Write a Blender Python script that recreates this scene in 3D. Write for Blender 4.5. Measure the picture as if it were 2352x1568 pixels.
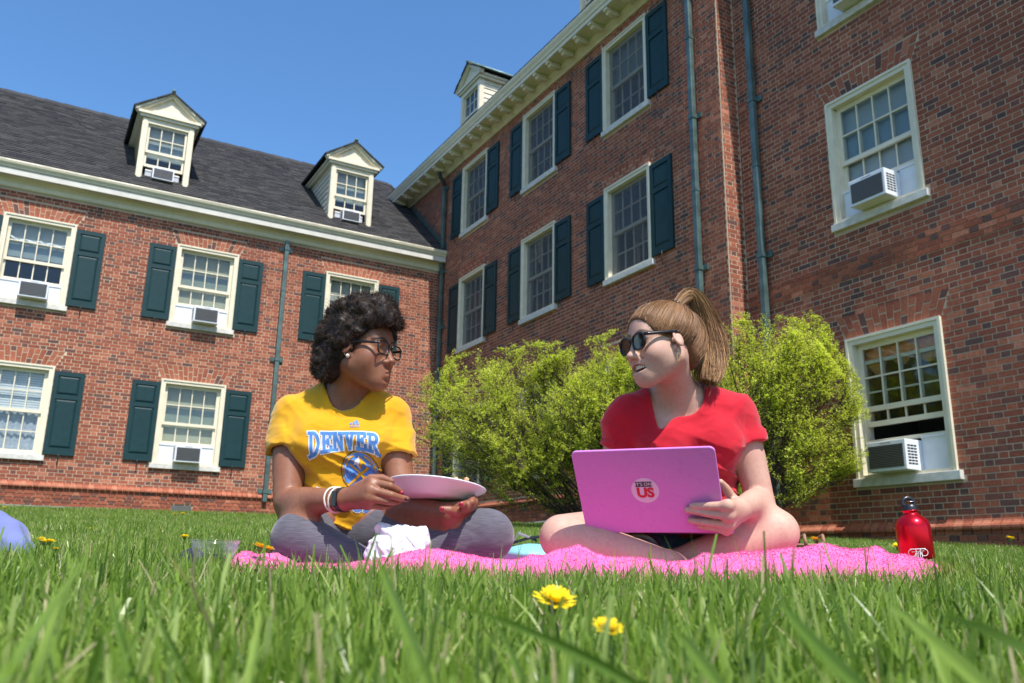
import bpy, bmesh, math, random
import numpy as np
from mathutils import Vector, Matrix, Euler
from mathutils.bvhtree import BVHTree
R = math.radians
SC = bpy.context.scene
COL = SC.collection
for _o in list(bpy.data.objects):
    bpy.data.objects.remove(_o)
# ------------------------------------------------------------------ camera
ZC = 0.12                       # lens height above the lawn's zero level
CAM_PITCH, CAM_ROLL = R(14.777), R(0.940)
cd = bpy.data.cameras.new("camera")
cam = bpy.data.objects.new("camera", cd)
COL.objects.link(cam)
SC.camera = cam
cd.sensor_width = 36.0
cd.lens = 29.849
cd.clip_start, cd.clip_end = 0.02, 3000.0
cam.matrix_world = (Matrix.Translation((0, 0, ZC)) @ Matrix.Rotation(R(90) + CAM_PITCH, 4, 'X')
                    @ Matrix.Rotation(CAM_ROLL, 4, 'Z'))
cd.dof.use_dof = True
cd.dof.focus_distance = 2.25
cd.dof.aperture_fstop = 8.0
# ------------------------------------------------------------------ sky and sun
YAW = R(29.609)                 # the courtyard's walls against the view axis
SUN_EL = R(59.0)
_sx, _sy = 0.402, -0.915        # horizontal direction towards the sun (behind the camera, to its right)
SUN_DIR = Vector((_sx * math.cos(SUN_EL), _sy * math.cos(SUN_EL), math.sin(SUN_EL))).normalized()
world = bpy.data.worlds.new("World")
SC.world = world
world.use_nodes = True
_nt = world.node_tree
_bg = _nt.nodes["Background"]
_sky = _nt.nodes.new("ShaderNodeTexSky")
_sky.sky_type = 'NISHITA'
_sky.sun_disc = False
_sky.sun_elevation = SUN_EL
_sky.sun_rotation = math.atan2(_sx, _sy)
_sky.altitude = 300
_sky.air_density = 1.0
_sky.dust_density = 1.2
_sky.ozone_density = 2.5
_hs = _nt.nodes.new('ShaderNodeHueSaturation')
_hs.inputs['Saturation'].default_value = 1.22
_nt.links.new(_sky.outputs[0], _hs.inputs['Color'])
_nt.links.new(_hs.outputs[0], _bg.inputs[0])
_bg.inputs[1].default_value = 0.15
sd = bpy.data.lights.new("sun", 'SUN')
sd.energy = 4.0
sd.angle = R(0.53)
sd.color = (1.0, 0.955, 0.89)
sun = bpy.data.objects.new("sun", sd)
COL.objects.link(sun)
sun.rotation_euler = SUN_DIR.to_track_quat('Z', 'Y').to_euler()
sun.location = (6, -14, 24)
SC.view_settings.view_transform = 'Standard'
SC.view_settings.look = 'None'
SC.view_settings.exposure = 0.68
SC.view_settings.gamma = 1.0
SC.view_settings.use_curve_mapping = False
SC.render.engine = 'CYCLES'
SC.cycles.max_bounces = 6
SC.cycles.diffuse_bounces = 3
SC.cycles.glossy_bounces = 3
SC.cycles.transmission_bounces = 4
SC.cycles.transparent_max_bounces = 12
SC.cycles.use_denoising = True
SC.cycles.caustics_reflective = False
SC.cycles.caustics_refractive = False
# ------------------------------------------------------------------ helpers
# pixel -> place: the camera's own ray through a point of the picture (2352 px wide), cut at the depth Y
_Fw = Vector((0, math.cos(CAM_PITCH), math.sin(CAM_PITCH)))
_Up = Vector((0, -math.sin(CAM_PITCH), math.cos(CAM_PITCH)))
_Xr = math.cos(CAM_ROLL) * Vector((1, 0, 0)) + math.sin(CAM_ROLL) * _Up
_Ur = -math.sin(CAM_ROLL) * Vector((1, 0, 0)) + math.cos(CAM_ROLL) * _Up
_FD = 29.849 / 36.0 * 2352
def at(x, y, Y):
    r = _Fw + _Xr * ((x - 1176) / _FD) - _Ur * ((y - 784) / _FD)
    t = Y / r.y
    return Vector((r.x * t, Y, r.z * t + ZC))
def pix(P):
    d = Vector(P) - Vector((0, 0, ZC))
    z = d.dot(_Fw)
    return 1176 + _FD * d.dot(_Xr) / z, 784 - _FD * d.dot(_Ur) / z, z
DL = Vector((math.cos(YAW), math.sin(YAW), 0))     # u: along the far wing, to the right
DR = Vector((-math.sin(YAW), math.cos(YAW), 0))    # v: along the tall wing, away
def uv2w(u, v, z=0.0):
    p = DL * u + DR * v
    return Vector((p.x, p.y, z))
def ground_z(x, y):
    u = x * DL.x + y * DL.y
    v = x * DR.x + y * DR.y
    return 0.0555 * v + 0.012 * u - 0.025 + 0.034 * min(max((x - 0.1) / 1.0, 0), 1) * math.exp(-((y - 2.2) / 1.4) ** 2)
def ground_np(X, Y):
    u = X * DL.x + Y * DL.y; v = X * DR.x + Y * DR.y
    return 0.0555 * np.clip(v, -12, 30) + 0.012 * np.clip(u, -30, 30) - 0.025 + 0.034 * np.clip((X - 0.1) / 1.0, 0, 1) * np.exp(-((Y - 2.2) / 1.4) ** 2)

def tag(o, label=None, cat=None, group=None, kind=None):
    if label: o["label"] = label
    if cat: o["category"] = cat
    if group: o["group"] = group
    if kind: o["kind"] = kind
    return o
def empty(name, loc=(0, 0, 0), rz=0.0, parent=None):
    o = bpy.data.objects.new(name, None)
    COL.objects.link(o)
    o.location = loc
    o.rotation_euler = (0, 0, rz)
    o.empty_display_size = 0.1
    if parent: o.parent = parent
    return o
def put(name, me, mat=None, parent=None, loc=(0, 0, 0), rot=(0, 0, 0)):
    o = bpy.data.objects.new(name, me)
    COL.objects.link(o)
    if mat is not None and len(me.materials) == 0:
        me.materials.append(mat)
    o.location = loc
    o.rotation_euler = rot
    if parent: o.parent = parent
    return o
def np_mesh(name, V, quads=None, tris=None, smooth=False, mat=None, attrs=None):
    V = np.asarray(V, np.float32).reshape(-1, 3)
    q = np.asarray(quads if quads is not None else [], np.int32).reshape(-1, 4)
    t = np.asarray(tris if tris is not None else [], np.int32).reshape(-1, 3)
    me = bpy.data.meshes.new(name)
    nl = q.size + t.size
    npoly = len(q) + len(t)
    me.vertices.add(len(V))
    me.loops.add(nl)
    me.polygons.add(npoly)
    me.vertices.foreach_set("co", V.ravel())
    me.loops.foreach_set("vertex_index", np.concatenate([q.ravel(), t.ravel()]).astype(np.int32))
    st = np.concatenate([np.arange(len(q)) * 4, q.size + np.arange(len(t)) * 3]).astype(np.int32)
    me.polygons.foreach_set("loop_start", st)
    me.polygons.foreach_set("use_smooth", np.full(npoly, smooth))
    if attrs:
        for k, a in attrs.items():
            a = np.asarray(a, np.float32)
            if a.ndim == 2:
                at_ = me.attributes.new(k, 'FLOAT_VECTOR', 'POINT')
                at_.data.foreach_set("vector", a.ravel())
            else:
                at_ = me.attributes.new(k, 'FLOAT', 'POINT')
                at_.data.foreach_set("value", a)
    me.update(calc_edges=True)
    me.validate(verbose=False)
    if mat is not None: me.materials.append(mat)
    return me

class MB:
    """collects boxes, prisms, tubes and lathes into one mesh"""
    def __init__(s): s.v = []; s.f = []; s.sm = []
    def add(s, V, F, smooth=False):
        b = len(s.v)
        s.v += [tuple(p) for p in V]
        s.f += [tuple(i + b for i in f) for f in F]
        s.sm += [smooth] * len(F)
        return s
    def box(s, x0, x1, y0, y1, z0, z1, M=None):
        V = [(x, y, z) for z in (z0, z1) for x, y in ((x0, y0), (x1, y0), (x1, y1), (x0, y1))]
        if M: V = [M @ Vector(p) for p in V]
        return s.add(V, [(0, 3, 2, 1), (4, 5, 6, 7), (0, 1, 5, 4), (1, 2, 6, 5), (2, 3, 7, 6), (3, 0, 4, 7)])
    def bbox(s, x0, x1, y0, y1, z0, z1, b=0.003, M=None):
        """box with bevelled edges"""
        bm = bmesh.new()
        bmesh.ops.create_cube(bm, size=1)
        for v in bm.verts:
            v.co = Vector(((x0 + x1) / 2 + v.co.x * (x1 - x0), (y0 + y1) / 2 + v.co.y * (y1 - y0), (z0 + z1) / 2 + v.co.z * (z1 - z0)))
        bmesh.ops.bevel(bm, geom=bm.edges[:], offset=b, segments=2, affect='EDGES', profile=0.6)
        return s.addbm(bm, M)
    def addbm(s, bm, M=None, smooth=False):
        bm.verts.ensure_lookup_table(); bm.verts.index_update()
        V = [(M @ v.co) if M else v.co.copy() for v in bm.verts]
        F = [[v.index for v in f.verts] for f in bm.faces]
        bm.free()
        return s.add(V, F, smooth)
    def prism(s, poly, y0, y1, M=None):
        """polygon in x,z pushed from y0 to y1"""
        n = len(poly)
        V = [(x, y0, z) for x, z in poly] + [(x, y1, z) for x, z in poly]
        if M: V = [M @ Vector(p) for p in V]
        F = [tuple(range(n)), tuple(range(2 * n - 1, n - 1, -1))] + [(i, i + n, (i + 1) % n + n, (i + 1) % n) for i in range(n)]
        return s.add(V, F)
    def sweep_x(s, prof, x0, x1, smooth=False):
        """profile in (y,z), closed, swept along x"""
        n = len(prof)
        V = [(x0, y, z) for y, z in prof] + [(x1, y, z) for y, z in prof]
        F = [tuple(range(n - 1, -1, -1)), tuple(range(n, 2 * n))] + [(i, (i + 1) % n, (i + 1) % n + n, i + n) for i in range(n)]
        return s.add(V, F, smooth)
    def tube(s, pts, rad, n=8, cap=True, smooth=True, squash=None):
        pts = [Vector(p) for p in pts]
        m = len(pts)
        rad = rad if hasattr(rad, '__len__') else [rad] * m
        V = []; F = []
        up = None
        for i, p in enumerate(pts):
            t = (pts[min(i + 1, m - 1)] - pts[max(i - 1, 0)])
            t = t.normalized() if t.length > 1e-9 else Vector((0, 0, 1))
            if up is None:
                up = Vector((0, 0, 1)) if abs(t.z) < 0.9 else Vector((1, 0, 0))
            a = t.cross(up)
            a = a.normalized() if a.length > 1e-6 else Vector((1, 0, 0))
            b = a.cross(t).normalized()
            up = b
            for k in range(n):
                c, d = math.cos(2 * math.pi * k / n), math.sin(2 * math.pi * k / n)
                V.append(p + (a * c + b * d * (squash or 1.0)) * rad[i])
        for i in range(m - 1):
            for k in range(n):
                F.append((i * n + k, i * n + (k + 1) % n, (i + 1) * n + (k + 1) % n, (i + 1) * n + k))
        if cap:
            F.append(tuple(range(n - 1, -1, -1)))
            F.append(tuple((m - 1) * n + k for k in range(n)))
        return s.add(V, F, smooth)
    def lathe(s, prof, n=24, M=None, smooth=True, cap=False):
        """profile of (r,z) about z"""
        m = len(prof); V = []; F = []
        for r, z in prof:
            for k in range(n):
                a = 2 * math.pi * k / n
                V.append((r * math.cos(a), r * math.sin(a), z))
        if M: V = [M @ Vector(p) for p in V]
        for i in range(m - 1):
            for k in range(n):
                F.append((i * n + k, i * n + (k + 1) % n, (i + 1) * n + (k + 1) % n, (i + 1) * n + k))
        if cap:
            F.append(tuple(range(n - 1, -1, -1))); F.append(tuple((m - 1) * n + k for k in range(n)))
        return s.add(V, F, smooth)
    def mesh(s, name, mat=None):
        me = bpy.data.meshes.new(name)
        me.from_pydata([tuple(p) for p in s.v], [], s.f)
        me.polygons.foreach_set("use_smooth", s.sm)
        me.update()
        if mat is not None: me.materials.append(mat)
        return me
    def build(s, name, mat=None, parent=None, loc=(0, 0, 0), rot=(0, 0, 0)):
        return put(name, s.mesh(name, mat), None, parent, loc, rot)

def copy_tree(o, parent=None):
    c = o.copy()
    COL.objects.link(c)
    c.parent = parent
    for ch in list(o.children):
        copy_tree(ch, c)
    return c

# ------------------------------------------------------------------ materials
MATS = {}
def mat(name, col, rough=0.6, spec=0.5, metal=0.0, noise=None, bump=None, **kw):
    """principled; noise=(scale, amount, detail) varies the colour, bump=(scale, strength, distance)"""
    m = bpy.data.materials.new(name)
    m.use_nodes = True
    nt = m.node_tree
    b = nt.nodes["Principled BSDF"]
    b.inputs["Base Color"].default_value = (*col, 1)
    b.inputs["Roughness"].default_value = rough
    b.inputs["Specular IOR Level"].default_value = spec
    b.inputs["Metallic"].default_value = metal
    for k, v in kw.items():
        b.inputs[k.replace("_", " ")].default_value = v
    tc = nt.nodes.new("ShaderNodeTexCoord")
    if noise:
        n = nt.nodes.new("ShaderNodeTexNoise")
        n.inputs["Scale"].default_value = noise[0]
        n.inputs["Detail"].default_value = noise[2] if len(noise) > 2 else 5
        nt.links.new(tc.outputs["Object"], n.inputs["Vector"])
        mr = nt.nodes.new("ShaderNodeMapRange")
        mr.inputs["From Min"].default_value = 0.3; mr.inputs["From Max"].default_value = 0.7
        mr.inputs["To Min"].default_value = 1 - noise[1]; mr.inputs["To Max"].default_value = 1 + noise[1]
        nt.links.new(n.outputs[0], mr.inputs["Value"])
        mx = nt.nodes.new("ShaderNodeMix"); mx.data_type = 'RGBA'; mx.blend_type = 'MULTIPLY'
        mx.inputs["Factor"].default_value = 1.0
        mx.inputs[6].default_value = (*col, 1)
        nt.links.new(mr.outputs[0], mx.inputs[7])
        nt.links.new(mx.outputs[2], b.inputs["Base Color"])
    if bump:
        n2 = nt.nodes.new("ShaderNodeTexNoise")
        n2.inputs["Scale"].default_value = bump[0]; n2.inputs["Detail"].default_value = 4
        nt.links.new(tc.outputs["Object"], n2.inputs["Vector"])
        bp = nt.nodes.new("ShaderNodeBump")
        bp.inputs["Strength"].default_value = bump[1]
        bp.inputs["Distance"].default_value = bump[2] if len(bump) > 2 else 0.01
        nt.links.new(n2.outputs[0], bp.inputs["Height"])
        nt.links.new(bp.outputs[0], b.inputs["Normal"])
    MATS[name] = m
    return m
def attr_ramp(m, attr, stops, target="Base Color", noise=None):
    """colour by a float attribute, with an optional fine noise over it"""
    nt = m.node_tree
    b = nt.nodes["Principled BSDF"]
    a = nt.nodes.new("ShaderNodeAttribute"); a.attribute_name = attr
    r = nt.nodes.new("ShaderNodeValToRGB")
    el = r.color_ramp.elements
    while len(el) < len(stops): el.new(0.5)
    for e, (p, c) in zip(el, stops):
        e.position = p; e.color = (*c, 1)
    nt.links.new(a.outputs["Fac"], r.inputs[0])
    out = r.outputs[0]
    if noise:
        tc = nt.nodes.new("ShaderNodeTexCoord")
        n = nt.nodes.new("ShaderNodeTexNoise"); n.inputs["Scale"].default_value = noise[0]; n.inputs["Detail"].default_value = 5
        geo = nt.nodes.new("ShaderNodeNewGeometry")
        nt.links.new(geo.outputs["Position"], n.inputs["Vector"])
        mr = nt.nodes.new("ShaderNodeMapRange")
        mr.inputs["From Min"].default_value = 0.3; mr.inputs["From Max"].default_value = 0.7
        mr.inputs["To Min"].default_value = 1 - noise[1]; mr.inputs["To Max"].default_value = 1 + noise[1]
        nt.links.new(n.outputs[0], mr.inputs[0])
        mx = nt.nodes.new("ShaderNodeMix"); mx.data_type = 'RGBA'; mx.blend_type = 'MULTIPLY'
        mx.inputs["Factor"].default_value = 1.0
        nt.links.new(out, mx.inputs[6]); nt.links.new(mr.outputs[0], mx.inputs[7])
        out = mx.outputs[2]
        if len(noise) > 2:      # broad weathering over many pieces
            n3 = nt.nodes.new("ShaderNodeTexNoise"); n3.inputs["Scale"].default_value = noise[2]; n3.inputs["Detail"].default_value = 6; n3.inputs["Roughness"].default_value = 0.62
            nt.links.new(geo.outputs["Position"], n3.inputs["Vector"])
            m3 = nt.nodes.new("ShaderNodeMapRange")
            m3.inputs["From Min"].default_value = 0.32; m3.inputs["From Max"].default_value = 0.68
            m3.inputs["To Min"].default_value = 1 - noise[3]; m3.inputs["To Max"].default_value = 1 + noise[3]
            nt.links.new(n3.outputs[0], m3.inputs[0])
            x3 = nt.nodes.new("ShaderNodeMix"); x3.data_type = 'RGBA'; x3.blend_type = 'MULTIPLY'; x3.inputs["Factor"].default_value = 1.0
            nt.links.new(out, x3.inputs[6]); nt.links.new(m3.outputs[0], x3.inputs[7])
            out = x3.outputs[2]
    nt.links.new(out, b.inputs[target])
    return m
def glass_mat(name, tint=(0.8, 0.85, 0.85), rough=0.01, ior=1.5, gain=1.6):
    """thin pane: a clear sheet that mirrors more at grazing angles"""
    m = bpy.data.materials.new(name); m.use_nodes = True
    nt = m.node_tree; nt.nodes.clear()
    out = nt.nodes.new("ShaderNodeOutputMaterial")
    tr = nt.nodes.new("ShaderNodeBsdfTransparent"); tr.inputs[0].default_value = (*tint, 1)
    gl = nt.nodes.new("ShaderNodeBsdfGlossy"); gl.inputs["Roughness"].default_value = rough
    lw = nt.nodes.new("ShaderNodeLayerWeight"); lw.inputs[0].default_value = 0.5
    pw = nt.nodes.new("ShaderNodeMath"); pw.operation = 'POWER'; pw.inputs[1].default_value = 5.0
    nt.links.new(lw.outputs["Facing"], pw.inputs[0])
    mu = nt.nodes.new("ShaderNodeMath"); mu.operation = 'MULTIPLY_ADD'; mu.use_clamp = True
    mu.inputs[1].default_value = 0.95 * gain; mu.inputs[2].default_value = 0.045 * gain
    nt.links.new(pw.outputs[0], mu.inputs[0])
    mx = nt.nodes.new("ShaderNodeMixShader")
    nt.links.new(mu.outputs[0], mx.inputs[0]); nt.links.new(tr.outputs[0], mx.inputs[1]); nt.links.new(gl.outputs[0], mx.inputs[2])
    nt.links.new(mx.outputs[0], out.inputs[0])
    MATS[name] = m
    return m
def text_mesh(body, size, name, bold=0.0, align='CENTER'):
    cu = bpy.data.curves.new("txt", 'FONT')
    cu.body = body; cu.size = size; cu.align_x = align; cu.offset = bold
    cu.fill_mode = 'FRONT'; cu.resolution_u = 4
    o = bpy.data.objects.new("txt", cu)
    COL.objects.link(o)
    dg = bpy.context.evaluated_depsgraph_get()
    me = bpy.data.meshes.new_from_object(o.evaluated_get(dg))
    me.name = name
    bpy.data.objects.remove(o); bpy.data.curves.remove(cu)
    return me

# ------------------------------------------------------------------ sculpting kit: blended distance fields -> one continuous skin
def _hash3(i):
    n = (i[..., 0] * 73856093) ^ (i[..., 1] * 19349663) ^ (i[..., 2] * 83492791)
    n = (n ^ (n >> 13)) * 1274126177
    return ((n ^ (n >> 16)) & 0xFFFF).astype(np.float32) / 65535.0
def vnoise(P):
    P = np.asarray(P, np.float32)
    i = np.floor(P).astype(np.int64); f = P - i
    f = f * f * (3 - 2 * f)
    r = 0
    for dx in (0, 1):
        for dy in (0, 1):
            for dz in (0, 1):
                w = (f[..., 0] if dx else 1 - f[..., 0]) * (f[..., 1] if dy else 1 - f[..., 1]) * (f[..., 2] if dz else 1 - f[..., 2])
                r = r + w * _hash3(i + np.array([dx, dy, dz]))
    return r * 2 - 1
def A(p): return np.array(p, np.float32)
def cone(a, b, r1, r2):
    a, b = A(a), A(b); ba = b - a; L = float(ba @ ba) + 1e-9
    def f(P):
        t = np.clip(((P - a) @ ba) / L, 0, 1)
        return np.linalg.norm(P - a - t[:, None] * ba, axis=1) - (r1 + (r2 - r1) * t)
    return f
def ell(c, r, rot=None):
    c, r = A(c), A(r)
    M = None if rot is None else np.array(Euler([R(q) for q in rot]).to_matrix(), np.float32)
    def f(P):
        q = P - c
        if M is not None: q = q @ M
        k0 = np.linalg.norm(q / r, axis=1); k1 = np.linalg.norm(q / (r * r), axis=1) + 1e-9
        return k0 * (k0 - 1) / k1
    return f
def chain(pts, rads):
    fs = [cone(pts[i], pts[i + 1], rads[i], rads[i + 1]) for i in range(len(pts) - 1)]
    def f(P):
        d = fs[0](P)
        for g_ in fs[1:]: d = np.minimum(d, g_(P))
        return d
    return f
def smin(a, b, k):
    h = np.maximum(k - np.abs(a - b), 0) / k
    return np.minimum(a, b) - h * h * k * 0.25
def smax(a, b, k): return -smin(-a, -b, k)
def blend(parts):
    """parts: (f, k) joins, (f, -k) carves"""
    def F(P):
        d = None
        for f, k in parts:
            e = f(P)
            if d is None: d = e
            elif k > 0: d = smin(d, e, k)
            else: d = smax(d, -e, -k)
        return d
    return F
def surf_nets(f, lo, hi, h, project=2):
    lo, hi = A(lo), A(hi)
    n = np.maximum(np.ceil((hi - lo) / h).astype(int) + 1, 3)
    st = 4                                   # a coarse look first, then only the cells near the skin
    nc = (n + 2 * st - 1) // st + 1
    def pts(i, j, k): return np.stack([lo[0] + i * h, lo[1] + j * h, lo[2] + k * h], -1).astype(np.float32)
    I, J, K = np.meshgrid(*[np.arange(m) * st for m in nc], indexing='ij')
    Dc = f(pts(I.ravel(), J.ravel(), K.ravel())).reshape(nc)
    near_i = [(np.arange(m) + st // 2) // st for m in n]
    D = Dc[np.ix_(*near_i)].astype(np.float32)
    idx_ = np.argwhere(np.abs(D) < 6.5 * h)
    for c in range(0, len(idx_), 300000):
        w = idx_[c:c + 300000]
        D[tuple(w.T)] = f(pts(w[:, 0], w[:, 1], w[:, 2]))
    S = D < 0
    cs = np.zeros(n - 1, np.uint8)
    offs = [(a, b, c) for a in (0, 1) for b in (0, 1) for c in (0, 1)]
    for a, b, c in offs:
        cs += S[a:n[0] - 1 + a, b:n[1] - 1 + b, c:n[2] - 1 + c]
    act = (cs > 0) & (cs < 8)
    idx = np.argwhere(act)
    vid = np.full(n - 1, -1, np.int32)
    vid[act] = np.arange(len(idx))
    C = np.stack([D[idx[:, 0] + a, idx[:, 1] + b, idx[:, 2] + c] for a, b, c in offs], 1)
    O = A(offs)
    acc = np.zeros((len(idx), 3), np.float32); cnt = np.zeros(len(idx), np.float32)
    for p in range(8):
        for q in range(p + 1, 8):
            if np.abs(O[p] - O[q]).sum() == 1:
                m = (C[:, p] < 0) != (C[:, q] < 0)
                t = C[m, p] / (C[m, p] - C[m, q])
                acc[m] += O[p] + t[:, None] * (O[q] - O[p]); cnt[m] += 1
    V = lo + (idx + acc / cnt[:, None]) * h
    quads = []
    for ax in range(3):
        sl0 = [slice(1, -1)] * 3; sl1 = [slice(1, -1)] * 3
        sl0[ax] = slice(0, n[ax] - 1); sl1[ax] = slice(1, n[ax])
        a_ = S[tuple(sl0)]; b_ = S[tuple(sl1)]
        e = np.argwhere(a_ != b_)
        if not len(e): continue
        inside = a_[tuple(e.T)]
        o = e.copy()
        for k in range(3):
            if k != ax: o[:, k] += 1
        b, c = [(1, 2), (2, 0), (0, 1)][ax]
        def cell(db, dc):
            w = o.copy(); w[:, b] -= db; w[:, c] -= dc
            return vid[tuple(w.T)]
        q = np.stack([cell(1, 1), cell(0, 1), cell(0, 0), cell(1, 0)], 1)
        q[~inside] = q[~inside][:, ::-1]
        quads.append(q)
    Q = np.concatenate(quads) if quads else np.zeros((0, 4), np.int32)
    Q = Q[(Q >= 0).all(1)]
    for _ in range(project):
        e = h * 0.4
        g = np.stack([f(V + A(v) * e) - f(V - A(v) * e) for v in ((1, 0, 0), (0, 1, 0), (0, 0, 1))], 1) / (2 * e)
        d = f(V)
        gl = (g * g).sum(1) + 1e-6
        V = V - g * np.clip(d / gl, -h, h)[:, None] * 0.8
    return V.astype(np.float32), Q
def sculpt(blocks):
    """blocks: (f, lo, hi, h[, project]) -> one mesh"""
    Vs, Qs, b = [], [], 0
    for bl in blocks:
        V, Q = surf_nets(*bl)
        Vs.append(V); Qs.append(Q + b); b += len(V)
    return np.concatenate(Vs), np.concatenate(Qs)
def basis(fwd, up=(0, 0, 1)):
    """columns: x (left of the face), y (forward), z (up)"""
    y = Vector(fwd).normalized(); x = y.cross(Vector(up)).normalized(); z = x.cross(y)
    return Matrix((x, y, z)).transposed()
# ------------------------------------------------------------------ lawn sheet
M_soil = mat("lawn_soil", (0.045, 0.075, 0.02), 0.95, 0.1, noise=(9, 0.4), bump=(30, 0.5, 0.03))
def ground():
    xs = np.concatenate([np.linspace(-400, -30, 8), np.linspace(-28, 28, 141), np.linspace(30, 400, 8)])
    ys = np.concatenate([np.linspace(-400, -12, 8), np.linspace(-10, 40, 126), np.linspace(45, 400, 8)])
    X, Y = np.meshgrid(xs, ys)
    u = X * DL.x + Y * DL.y; v = X * DR.x + Y * DR.y
    Z = ground_np(X, Y)
    V = np.stack([X, Y, Z], -1).reshape(-1, 3)
    n, m = len(ys), len(xs)
    i = np.arange(n - 1)[:, None] * m + np.arange(m - 1)[None]
    F = np.stack([i, i + 1, i + m + 1, i + m], -1).reshape(-1, 4)
    o = put("lawn_ground", np_mesh("lawn_ground", V, F, smooth=True, mat=M_soil))
    tag(o, "green lawn rising gently to the brick walls", "lawn", kind="structure")
ground()
# ------------------------------------------------------------------ building materials
rng = np.random.default_rng(7)
M_brick = attr_ramp(mat("brick", (0.3, 0.1, 0.07), 0.85, 0.25, bump=(260, 0.35, 0.004)), "tone",
    [(0.0, (0.100, 0.058, 0.053)), (0.18, (0.165, 0.072, 0.056)), (0.32, (0.235, 0.070, 0.043)), (0.62, (0.305, 0.092, 0.052)), (0.85, (0.370, 0.125, 0.070)), (1.0, (0.43, 0.165, 0.10))], noise=(34, 0.2, 0.7, 0.17))
M_mortar = mat("mortar", (0.52, 0.42, 0.30), 0.95, 0.1, noise=(1.3, 0.22), bump=(300, 0.4, 0.004))
M_paint = mat("cream_paint", (0.72, 0.66, 0.50), 0.45, 0.4, noise=(7, 0.06), bump=(60, 0.12, 0.004))
M_pale = mat("weathered_cream_paint", (0.60, 0.58, 0.52), 0.5, 0.4, noise=(5, 0.08))
M_white = mat("white_plastic", (0.74, 0.76, 0.79), 0.4, 0.5, noise=(9, 0.04))
M_stone = mat("sill_stone", (0.60, 0.58, 0.53), 0.8, 0.3, noise=(11, 0.16), bump=(120, 0.2, 0.004))
M_green = mat("dark_green_shutter_paint", (0.006, 0.036, 0.041), 0.55, 0.3, noise=(14, 0.12))
M_shingle = attr_ramp(mat("roof_shingle", (0.05, 0.05, 0.05), 0.9, 0.25, bump=(180, 0.4, 0.004)), "tone",
    [(0.0, (0.030, 0.030, 0.032)), (0.5, (0.044, 0.043, 0.044)), (1.0, (0.066, 0.063, 0.060))], noise=(25, 0.22))
M_copper = mat("patina_copper", (0.13, 0.22, 0.19), 0.5, 0.5, metal=0.35, noise=(6, 0.45))
M_pipe = mat("weathered_green_pipe", (0.10, 0.155, 0.145), 0.42, 0.5, metal=0.4, noise=(5, 0.35))
M_iron = mat("black_iron", (0.012, 0.012, 0.013), 0.5, 0.5)
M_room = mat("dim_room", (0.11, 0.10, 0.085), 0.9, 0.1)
M_blind = mat("olive_roller_shade", (0.42, 0.40, 0.28), 0.9, 0.1)
M_blindw = mat("pale_window_shade", (0.46, 0.47, 0.44), 0.9, 0.1)
M_curtain = mat("grey_lace_curtain", (0.40, 0.43, 0.50), 0.9, 0.1, noise=(18, 0.2))
M_orange = mat("orange_swag", (0.85, 0.33, 0.13), 0.9, 0.1, noise=(30, 0.2))
M_glass = glass_mat("window_glass", (0.9, 0.93, 0.93), 0.01, 1.5, 0.9)
M_concrete = mat("concrete", (0.34, 0.34, 0.30), 0.95, 0.2, noise=(9, 0.25), bump=(90, 0.4, 0.006))
M_grille = mat("grey_metal_grille", (0.20, 0.20, 0.20), 0.45, 0.5, metal=0.4)
def screen_mat():
    m = bpy.data.materials.new("insect_screen"); m.use_nodes = True
    nt = m.node_tree; nt.nodes.clear()
    out = nt.nodes.new("ShaderNodeOutputMaterial")
    tr = nt.nodes.new("ShaderNodeBsdfTransparent")
    df = nt.nodes.new("ShaderNodeBsdfDiffuse"); df.inputs[0].default_value = (0.14, 0.15, 0.165, 1)
    mx = nt.nodes.new("ShaderNodeMixShader"); mx.inputs[0].default_value = 0.30
    nt.links.new(tr.outputs[0], mx.inputs[1]); nt.links.new(df.outputs[0], mx.inputs[2]); nt.links.new(mx.outputs[0], out.inputs[0])
    return m
M_screen = screen_mat()

PITCH = 0.0677
def brick_tone(header):
    r = rng.random()
    if r < (0.26 if header else 0.10): return rng.uniform(0.02, 0.24)
    if r < 0.86: return rng.uniform(0.25, 0.72)
    return rng.uniform(0.72, 1.0)
def cut(iv, hole):
    out = []
    for a, b in iv:
        if hole[1] <= a or hole[0] >= b: out.append((a, b)); continue
        if hole[0] - a > 0.025: out.append((a, hole[0]))
        if b - hole[1] > 0.025: out.append((hole[1], b))
    return out
def flemish(x0, x1, z0, z1, rects, arches, skip=None):
    """bricks (xa, xb, za, zb, full?, header?) of a Flemish bond round openings"""
    out = []
    n = int((z1 - z0) / PITCH)
    for c in range(n):
        za = z0 + c * PITCH + 0.005; zb = za + 0.0578
        zm = (za + zb) / 2
        if skip and skip[0] < zm < skip[1]: continue
        holes = [(r[0] - 0.004, r[1] + 0.004) for r in rects if r[2] - 0.02 < zm < r[3] + 0.02]
        for (ax, at_, w0, w1, h) in arches:
            if at_ <= zm <= at_ + h:
                w = w0 + (w1 - w0) * (zm - at_) / h + 0.008
                holes.append((ax - w, ax + w))
        x = x0 - (0.153 if c % 2 else 0.0) - rng.uniform(0, 0.01)
        k = 0
        while x < x1:
            L = 0.194 if k % 2 == 0 else 0.092
            a, b = x, x + L
            iv = [(max(a, x0), min(b, x1))]
            if iv[0][1] - iv[0][0] > 0.02:
                for h in holes: iv = cut(iv, h)
                for (p, q) in iv:
                    out.append((p, q, za, zb, abs(q - p - L) < 1e-6, k % 2))
            x += L + 0.0105
            k += 1
    return out
_brick_lib = {}
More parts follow.
